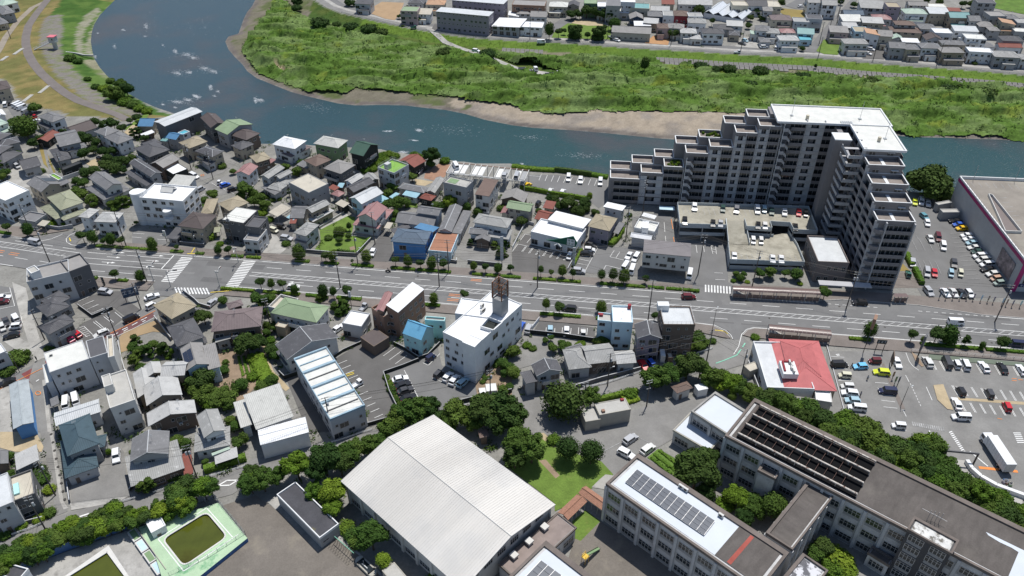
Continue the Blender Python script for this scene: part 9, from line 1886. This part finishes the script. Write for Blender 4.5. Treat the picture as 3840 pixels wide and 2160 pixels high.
def board(label,c,r,x,y,w,h,z0,rz,col,mark='white',name='sign_board',posts=2,cat='sign',thick=.25,chars=3,vert=False):
 p=at(c,r,x,y);R=root(name,(p.x,p.y,.2),math.radians(rz),label,cat);mb=MB();mb.box(-w/2,-thick/2,z0,w/2,thick/2,z0+h)
 pn=lm('panel',mb,[WL[col] if col in WL else M[col]],R)
 for s in ((-1,1) if posts==2 else (0,)): mb=MB();mb.cyl((s*w*.4,0,0),(s*w*.4,0,z0+.01),.1,n=6);lm('post',mb,[M['darkmetal']],R)
 mb=MB()
 for k in range(chars):
  cx_,cz_=(0,z0+h*(k+.5)/chars) if vert else (-w/2+w*(k+.5)/chars,z0+h*.55);s=min(w if vert else w/chars,h/chars if vert else h)*.36
  for q in [(-1,.8,1,1),(-1,-1,1,-.8),(-.1,-.8,.1,.8),(-.7,-.1,.7,.1)][:3+(k % 2)]: mb.box(cx_+q[0]*s,-thick/2-.03,cz_+q[1]*s,cx_+q[2]*s,-thick/2-.005,cz_+q[3]*s)
 lm('lettering',mb,[WL[mark] if mark in WL else M[mark]],pn)
 return R
board('tall pole sign with a brown and gold panel at the restaurant',3,2,955,655,2.6,3.6,9.5,60, 'terra', 'paint_yellow', 'pole_sign',1,chars=3,vert=True,thick=.8)
board('dark framed notice sign on two posts at the restaurant entrance',3,2,1108,650,2.6,1.3,3.2,-8, 'black', 'white',chars=3);board('tall grey supermarket pylon sign on the curved planter',3,2,1500,705,2.2,5.2,3.2,50, 'dgrey', 'white', 'pylon_sign',2,chars=4,vert=True,thick=.5)
board('tilted advertisement board beside the white saloon',3,2,1225,790,3.4,3.0,1.4,70, 'brown', 'white',chars=2);board('blue and white sign board facing the junction car park',0,2,1340,130,4.6,3.2,1.6,25, 'navy', 'white',chars=3);board('slender white pylon sign beside the pharmacy lot',2,1,615,1250,.9,7,1,-8, 'lgrey', 'green', 'pylon_sign',1,chars=5,vert=True)
board('yellow and white pole sign in front of the clinic',0,1,1685,1000,.9,2.4,2.6,-8, 'white', 'paint_yellow', 'pole_sign',1,chars=3,vert=True);board('white pole sign between the wooden terrace shop and the verge',1,2,965,215,.7,2.2,4.6,-8, 'white', 'navy', 'pole_sign',1,chars=3,vert=True);board('tall white lattice sign at the stately house courtyard',1,1,2475,1240,1.0,9.5,2.4,20, 'lgrey', 'white', 'pylon_sign',1,chars=6,vert=True)
board('slim brown sign post beside the supermarket exit lane',3,2,1290,1005,.6,1.8,2.2,40, 'dgrey', 'white', 'sign_post',1,chars=2,vert=True);board('dark slender totem beside the south verge',0,1,1055,1430,.7,3,.3,-8, 'black', 'white', 'totem_sign',1,chars=3,vert=True)
for k,(x,y,c_) in enumerate([(1715,90,'navy'),(1780,95,'lblue'),(1850,95,'pink'),(1920,98,'lblue'),(1990,98,'cream'),(2055,105,'mauve'),(2130,118,'lblue'),(2200,125,'tan'),(2255,135,'mauve'),(2345,150,'lblue'),(2385,160,'terra'),(2445,170,'mauve'),(2525,175,'aqua')]):
 board(f'promotional flag, {nth(k)} from the left in the row behind the brick pavement',3,2,x,y+30,.55,1.7,1.1,10,c_, 'white', 'promotional_flag',1, 'flag',.04,1,True)['group'] = 'promotional flags'
for x,y,c_,l in ((1245,905,'terra','orange and green promotional flag on the car park divider'),(1268,955,'green','yellow and green promotional flag on the car park divider')): board(l,3,2,x,y+20,.6,1.8,1.1,10,c_, 'paint_yellow', 'promotional_flag',1, 'flag',.04,1,True)
def rack():
 pts=P(1,1,1975,185,1915,290,2700,375,z=4.6);ctr,ang,L,D=rect_from(pts);R=root('car_stacker',(ctr.x,ctr.y,0),ang, 'long steel car stacking rack with white pallets beside the river', 'car stacker');n=13
 for i in range(n+1):
  x=-L/2+L*i/n
  for s in (-1,1): mb=MB();mb.box(x-.1,s*D/2-.1,0,x+.1,s*D/2+.1,4.9);lm('column',mb,[M['steel']],R)
  mb=MB();mb.box(x-.12,-D/2,4.75,x+.12,D/2,4.95);lm('cross_beam',mb,[WL['offw']],R)
 for i in range(n):
  if i in (3,6,7,10): continue
  for z in ((4.5,) if i % 3 else (4.5,2.3)): mb=MB();x=-L/2+L*(i+.5)/n;w=L/n*.36;mb.box(x-w,-D/2+.9,z,x+w,D/2-1.2,z+.12);lm('pallet',mb,[WL['white' if i % 3 else 'grey']],R)
 for s in (-1,1): mb=MB();mb.box(-L/2,s*D/2-.12,4.55,L/2,s*D/2+.12,4.75);lm('rail_beam',mb,[WL['white'] if s<0 else WL['terra']],R)
rack()
V(1,1,2020,240,2000,205,'hiace','white','white van parked on the left end of the car stacking rack',None,4.6);V(1,1,2495,335,2505,295,'suv','silver','silver car parked high on the car stacking rack',None,4.6);V(2,1,40,350,55,300,'hiace','silver','silver van on the right end of the car stacking rack',None,4.6)
def pool(label,deckpts,poolpts,z,deckm,watercol,rim=True):
 ctr=sum((p for p in deckpts),Vector())/len(deckpts);R=root('swimming_pool',(ctr.x,ctr.y,0),0,label, 'swimming pool');o=Vector((ctr.x,ctr.y,0))
 d2=[p-o for p in deckpts];p2=[p-o for p in poolpts]
 link('pool_deck',pmesh('pool_deck',d2,deckm,z,holes=(p2,)),R)
 for i in range(len(d2)):
  a,b=d2[i-1],d2[i];mb=MB();mb.quad([(a.x,a.y,0),(b.x,b.y,0),(b.x,b.y,z),(a.x,a.y,z)]);lm('side_wall',mb,[mat('pool_blue',(.06,.14,.32),.8,.2,.5,blotch=((.4,.42,.45),.4,.62,.7))],R)
 mb=MB()
 for i in range(len(p2)): a,b=p2[i-1],p2[i];mb.quad([(a.x,a.y,z-1.2),(b.x,b.y,z-1.2),(b.x,b.y,z),(a.x,a.y,z)])
 lm('basin',mb,[WL['lgrey']],R)
 wmt=mat('algae_water',watercol,.08,.25,.12,spec=.5,blotch=((.05,.045,.004),.08,.5,.7));link('water',pmesh('water',p2,wmt,z-.35),R)
 if rim: mb=ribbon([Vector((p.x,p.y,0)) for p in p2+[p2[0]]],.35,.05,z+.01);lm('rim',mb,[WL['offw']],R)
 return R,o
gd=mat('pool_deck_green',(.4,.54,.36),.85,.12,.2,fine=.08,blotch=((.12,.32,.16),.1,.58,.66))
pz=1.3
pp=[]
for (x,y),(px_,py_),(nx_,ny_) in [((2135,812),(1760,985),(2300,1000))]: pass
corn=[(2080,800),(2292,1052),(1848,1355),(1632,1078)]
cp=[at(0,3,x,y,pz) for x,y in corn];out=[]
for i in range(4):
 p,a,b=cp[i],cp[i-1],cp[(i+1)%4];u=(a-p).normalized()*1.7;v=(b-p).normalized()*1.7
 for t in np.linspace(0,1,6): out.append(p+u*(1-t)**2+v*t**2)
R_p,o_p=pool('outdoor school pool full of dark green water on a pale green deck',[at(0,3,x,y,pz) for x,y in [(1385,962),(2195,712),(2490,1068),(1700,1700),(1560,1240)]],out,pz,gd,(.075,.088,.012))
mb=MB()
for (x1,y1),(x2,y2) in [((1590,1075),(2080,765)),((2080,765),(2340,1058)),((1590,1075),(1848,1400)),((1848,1400),(2400,1030))]:
 mb.quad([(q.x-o_p.x,q.y-o_p.y,pz+.02) for q in strip_poly(at(0,3,x1,y1,pz),at(0,3,x2,y2,pz),.22)[::-1]])
me=mb.mesh('deck_line',[M['paint']]);flip_up(me);link('deck_line',me,R_p)
pz2=1.6
pool('second school pool of murky green water with a white starting rim',[at(0,3,x,y,pz2) for x,y in [(1092,1140),(1330,1500),(1500,1900),(400,1900),(580,1500)]],[at(0,3,x,y,pz2) for x,y in [(1080,1205),(1260,1449),(1400,1700),(500,1700),(690,1449)]],pz2,WL['offw'],(.085,.08,.01))
fence([p+VZ(0) for p in P(0,3,1345,950,1450,895)],2.2, 'green mesh fence at the pool gate',z=0);fence(P(0,3,1650,890,1750,840,1980,750,2170,690,2210,735,2480,1060),2.4, 'tall mesh fence on the lane side of the green decked pool');fence(P(0,3,2480,1060,2110,1300,1720,1480),2.4, 'tall mesh fence on the yard side of the green decked pool')
wall([at(0,3,*q) for q in [(180,1430),(420,1290),(700,1180),(1000,1070),(1280,970),(1360,945)]],2.4, 'long faded blue panel wall along the pool yard', 'blue2' if 'blue2' in WL else 'navy',w=.3,name='panel_wall')
B('white changing hut on the green pool deck',(0,3,(1458,892,1525,1020,1658,925),3.2,'f','wh','white',dict(par=.25,wins=.4)),cat='shed',name='changing_hut')
B('white rimmed tarred roof at the bottom left corner',(0,3,(-60,1430,190,1500,122,1338),3.4,'f','mo','white',dict(par=.4,wins=0)),cat='pool building',name='pool_building')
def washrow():
 a,b=at(0,3,1330,1010,0),at(0,3,1640,1449,0);d=(b-a).normalized();R=root('shower_trough',(a.x,a.y,0),math.atan2(d.y,d.x), 'weathered white concrete wash troughs beside the pool deck', 'wash trough');L=(b-a).length
 for k in range(4): mb=MB();x=L*k/4;mb.box(x,-.9,0,x+L/4-.3,.9,.9);mb.box(x+.3,-.6,.905,x+L/4-.6,.6,.93,1);lm('trough',mb,[WL['offw'],WL['lblue'] if k % 2 else WL['green']],R)
 mb=MB();mb.box(0,.95,0,L,1.1,1.5);lm('side_wall',mb,[WL['stain']],R)
washrow()
def bars():
 a,b=at(1,3,790,1050,2.2),at(1,3,985,1220,2.2);R=root('climbing_frame',(a.x,a.y,0),math.atan2(b.y-a.y,b.x-a.x), 'low climbing ladder frame with a green top bar beside the playground', 'climbing frame');L=(b-a).length
 mb=MB();mb.cyl((0,0,2.2),(L,0,2.2),.07,n=6);lm('top_bar',mb,[M['paint_green']],R)
 for k in range(10): x=L*k/9;mb=MB();mb.cyl((x,0,2.2),(x,-2.2,0),.035,n=5);mb.cyl((x,0,2.2),(x,0,0),.035,n=5);lm('bar',mb,[M['darkmetal']],R)
 mb=MB();mb.cyl((0,-2.2,.1),(L,-2.2,.1),.04,n=5);lm('base_rail',mb,[M['darkmetal']],R)
bars()
def slide():
 p=at(2,3,735,1310);R=root('playground_slide',(p.x,p.y,.15),.75, 'yellow playground slide with a green chute in the school yard', 'slide');ym=mat('play_yellow',(.65,.42,.03),.5)
 mb=MB();mb.box(-.7,-.6,1.9,.6,.6,2.0);
 for x in (-.6,.5):
  for y in (-.5,.5): mb.cyl((x,y,0),(x,y,2.9),.05,n=5)
 for z in (2.4,2.9):
  mb.cyl((-.6,-.5,z),(.5,-.5,z),.04,n=4);mb.cyl((-.6,.5,z),(.5,.5,z),.04,n=4)
 lm('platform',mb,[ym],R)
 mb=MB();mb.quad([(.6,-.35,1.95),(4.6,-.35,.35),(4.6,.35,.35),(.6,.35,1.95)]);mb.quad([(.6,-.35,1.95),(4.6,-.35,.35),(4.6,-.35,.65),(.6,-.35,2.25)]);mb.quad([(.6,.35,1.95),(4.6,.35,.35),(4.6,.35,.65),(.6,.35,2.25)])
 lm('chute',mb,[WL['green']],R)
 mb=MB()
 for k in range(6): mb.cyl((-.7-.12*k,-.4,1.8-.32*k),(-.7-.12*k,.4,1.8-.32*k),.03,n=4)
 lm('ladder',mb,[M['steel']],R)
slide()
def tub():
 p=at(1,3,1110,1370);R=root('planter_trough',(p.x,p.y,.15),-.75, 'dark oval water trough at the corner of the playground', 'trough');mb=MB();mb.box(-2.1,-1,.0,2.1,1,.7);mb.cyl((-2.1,0,0),(-2.1,0,.7),1.0,n=14);mb.cyl((2.1,0,0),(2.1,0,.7),1.0,n=14);lm('basin',mb,[WL['stain']],R)
 mb=MB();mb.box(-1.9,-.7,.705,1.9,.7,.73);lm('water',mb,[M['glass']],R);mb=MB();mb.cyl((-.9,.1,.7),(-.9,.1,1.6),.08,n=6);mb.box(-1,-.3,.73,.8,-.1,.85);lm('fountain_pipe',mb,[M['steel']],R)
tub()
B('pale concrete slab roof of a low store beside the gymnasium',(1,3,(1390,1310,1270,1395,1440,1600),2.6,'f','st','stain',dict(par=.05,wins=0)),cat='shed')
B('dark roofed hut in the shade behind the gymnasium',(1,3,(2235,-10,2250,62,2345,50),3,'s0','br','brown',dict(wins=0)),cat='shed')
def barrier():
 c=P(3,3,2000,290,2050,370,2140,450,2300,540,2576,640,2720,690,z=.8);o=Vector((c[0].x,c[0].y,0));R=tag(link('ramp_barrier',ribbon([Vector((p.x,p.y,0))-o for p in c],.9,1.3).mesh('ramp_barrier',[WL['white']]),loc=o), 'thick curved white concrete barrier of the goods ramp', 'barrier')
barrier()
def gantry():
 a,b=at(3,3,1745,300),at(3,3,2060,330);R=root('height_gantry',(a.x,a.y,.15),math.atan2(b.y-a.y,b.x-a.x), 'dark height limit gantry over the ramp entrance', 'gantry');L=(b-a).length
 for x in (0,L): mb=MB();mb.box(x-.15,-.15,0,x+.15,.15,3.6);lm('post',mb,[M['darkmetal']],R)
 mb=MB();mb.box(-.15,-.16,3.6,L+.15,.16,4.1);lm('beam',mb,[WL['dgrey']],R)
gantry()
for k,(x,y,cl) in enumerate([(2385,500,'blue'),(2370,515,'mauve'),(2395,520,'terra'),(2440,530,'cream'),(2430,540,'green')]):
 p=at(3,3,x,y);o=MB();o.box(-.45,-.35,0,.45,.35,.5);o.box(-.4,-.3,.5,.4,.3,.52,1);tag(link('plastic_crate',o.mesh('plastic_crate',[WL[cl],WL['dgrey']]),loc=(p.x,p.y,.2),rz=.3*k),f"{dict(blue='blue',mauve='purple',terra='orange',cream='yellow',green='green')[cl]} plastic crate beside the curved ramp barrier", 'crate', 'plastic crates by the ramp')
for pts,l,m_ in ((P(3,2,1660,985,1760,975,1800,1080,1860,1235,1800,1225,1700,1130), 'teardrop shaped dirt island in the supermarket park', 'soil_pale'),(P(3,2,1440,650,1500,690,1565,790,1545,800,1480,740), 'narrow planted island under the supermarket pylon sign', 'soil')):
 o=Vector((pts[0].x,pts[0].y,0));mb=MB();mb.prism([(p.x-o.x,p.y-o.y) for p in pts],0,.32,0,top=1);tag(link('traffic_island',mb.mesh('traffic_island',[M['kerb'],M[m_]]),loc=o),l, 'traffic island')
o_=area('divider_strip',P(3,2,1830,1100,2576,1150,2700,1160,2700,1190,2576,1180,1840,1125), 'soil_pale');area('divider_strip',P(3,2,1140,770,1165,760,1380,1220,1330,1220), 'paver')
def revet():
 R=root('concrete_revetment',(0,0,0),0, 'stained concrete panel revetment at the foot of the far levee', 'revetment');ch=levline(-11.6);cm=mat('revet',(.22,.21,.2),.95,.2,.4,fine=.15)
 k=0;pts=[]
 for i in range(len(ch)-1):
  n=max(1,int((ch[i+1]-ch[i]).length/2.4))
  for j in range(n): pts.append(ch[i].lerp(ch[i+1],j/n))
 pts=[p for p in pts if 75<p.x<260 or -5<p.x<18]
 Z1=height(np.array([p.x for p in pts]),np.array([p.y for p in pts]))
 pts+=[p+Vector((-.3,-3.3,-.8)) for p in pts if p.x>78 and int(p.x/9) % 4];Z1=[hz(p.x,p.y)-.2*(i>200) for i,p in enumerate(pts)]
 for a,z in list(zip(pts,Z1))[:290]:
  mb=MB();mb.box(-1.1,-1.7,-.6,1.1,1.7,0);T=MT((a.x,a.y,z+.9)) @ MR(math.radians(-5),4,'Z') @ MR(math.radians(20),4,'X');
  if 'rv' not in _PM: _PM['rv']=mb.mesh('panel',[cm])
  link('panel',_PM['rv'],R,M4=T)
revet()
PAV=[o for o in bpy.data.objects if o.get('kind') == 'structure' and o.type == 'MESH' and any(w in o.name for w in ('lot', 'lane', 'road', 'pavement', 'yard', 'court', 'drive', 'asphalt', 'field', 'alley', 'deck', 'slab', 'path', 'apron', 'forecourt', 'river')) and len(o.data.vertices)<400 and o.name != 'river_water']
def greens(label,box_,n,far):
 x0,x1,y0,y1=box_;X=RS.uniform(x0,x1,n);Y=RS.uniform(y0,y1,n);ok=fbm(X/7,Y/7,3)>.47;near=np.zeros(n,bool)
 for f in FOOT:
  c,a,L,D=rect_from(f);dx,dy=X-c.x,Y-c.y;u=dx*math.cos(a)+dy*math.sin(a);v=-dx*math.sin(a)+dy*math.cos(a);ok &= ~((abs(u)<L/2) & (abs(v)<D/2));near |= (abs(u)<L/2+2.6) & (abs(v)<D/2+2.6)
 ok &= near
 for o in PAV:
  V_=[v.co for v in o.data.vertices];bx0=min(v.x for v in V_)
  if len(V_)>2: ok &= ~pip(X,Y,V_)
 d=np.array([(x+81.078)*.12737+(y-209.88)*.99186 for x,y in zip(X,Y)]);ok &= ~((d>-17.5) & (d<9.5)) & (height(X,Y)>-.3)
 pts=[(x,y,.15) for x,y,k in zip(X,Y,ok) if k];cols=[((.055,.1,.02),(.09,.14,.03),(.04,.075,.02))[int(x*7) % 3] for x,y,z in pts]
 tufts('garden_greenery',label,pts,cols,.35,1.1,11)
greens('loose shrubs and weeds in the strips between the riverside houses',(-190,60,222,345),9000,0)
greens('loose shrubs and weeds in the strips between the southern houses',(-130,40,120,196),6000,0)
FOOT[:]=[[Vector((o.location.x-4,o.location.y+4,0)),Vector((o.location.x-4,o.location.y-4,0)),Vector((o.location.x+4,o.location.y-4,0))] for o in bpy.data.objects if o.get('group') == 'houses across the river']
greens('loose shrubs and weeds between the houses across the river',(-60,330,415,560),5000,1)
R_=bpy.data.objects['main_road']
rg=random.Random(21);PT=[mat('road_patch_'+n,c,.9,.1,.3,fine=.08) for n,c in (('dark',(.13,.129,.128)),('pale',(.19,.188,.184)))]
for k in range(34):
 s=rg.uniform(-60,250);t=rg.choice((-10,-6.8,-1.2,1.9))+rg.uniform(-.3,.3);L_=rg.uniform(3,22);w=rg.choice((.5,1.1,2.6));link('road_patch',pmesh('road_patch',[rd(s,t),rd(s+L_,t),rd(s+L_,t+w),rd(s,t+w)],PT[k % 2],.1575+.0002*(k % 6)),R_)
mb=MB();mb.cyl((0,0,0),(0,0,.012),.34,n=12);mh=mb.mesh('manhole_cover',[M['darkmetal']])
for k in range(14): link('manhole_cover',mh,R_,loc=rd(rg.uniform(-70,240),rg.choice((-9.5,-6,1.8,2.6)),.16))
for k in range(9): link('manhole_cover',mh,None,loc=at(0,3,515+17*k,20+82*k,.21))['kind'] = 'structure'
def signal(c,r,x,y,arm,label):
 p=at(c,r,x,y);R=root('traffic_signal',(p.x,p.y,.2),math.radians(arm),label, 'traffic signal', 'traffic signals at the zebra crossings');mb=MB();mb.cyl((0,0,0),(0,0,6.2),.12,.09,n=7);mb.cyl((0,0,5.6),(3.2,0,6.0),.06,n=5);lm('pole',mb,[M['steel']],R)
 for X,T_ in ((2.6,0),(.5,1.57)):
  mb=MB();mb.box(-.65,-.1,5.6,.65,.12,6.1,0)
  for k in range(3): mb.cyl((-.42+.42*k,-.1,5.85),(-.42+.42*k,-.16,5.85),.16,n=8,mi=1+(k==2))
  link('signal_head',mb.mesh('signal_head',[WL['offw'],M['glass'],M['tail']]),R,M4=MT((X,0,0)) @ MR(T_,4,'Z'))
signal(0,1,2400,1195,-80,'traffic signal on the north side by the second zebra crossing');signal(0,1,1550,1390,80,'traffic signal on the south verge left of the first zebra crossing');signal(0,2,2215,0,80,'traffic signal on the south corner between the zebra crossings');signal(0,1,1720,1440,20,'traffic signal at the mouth of the southern side street')
def steps(c,r,x1,y1,x2,y2,label):
 a=at(c,r,x1,y1,-.2);b=at(c,r,x2,y2,-.2);R=root('concrete_steps',(a.x,a.y,0),math.atan2(b.y-a.y,b.x-a.x),label, 'steps');L=(b-a).length;n=12;za,zb=hz(a.x,a.y),hz(b.x,b.y)
 for k in range(n): mb=MB();z=za+(zb-za)*k/n;mb.box(L*k/n,-.9,z-.3,L*(k+.72)/n,.9,z+.25);lm('step',mb,[M['concrete_clean']],R)
steps(0,0,490,870,395,945,'upper concrete steps down the dry grass levee');steps(0,0,325,960,235,1030,'lower concrete steps beside the parked white vans');steps(0,0,232,492,140,555,'pale steps below the sluice gate path');steps(0,0,78,572,10,618,'pale steps at the left edge of the levee grass')
for pts,l in ((P(0,0,345,515,440,545,540,545,z=-1)+P(0,0,640,535,760,548,850,568,942,572,z=-2.4), 'low concrete channel wall from the gate house to the river'),):
 wall(pts,.8,l, 'stain',.5,z=-2.2,name='channel_wall')
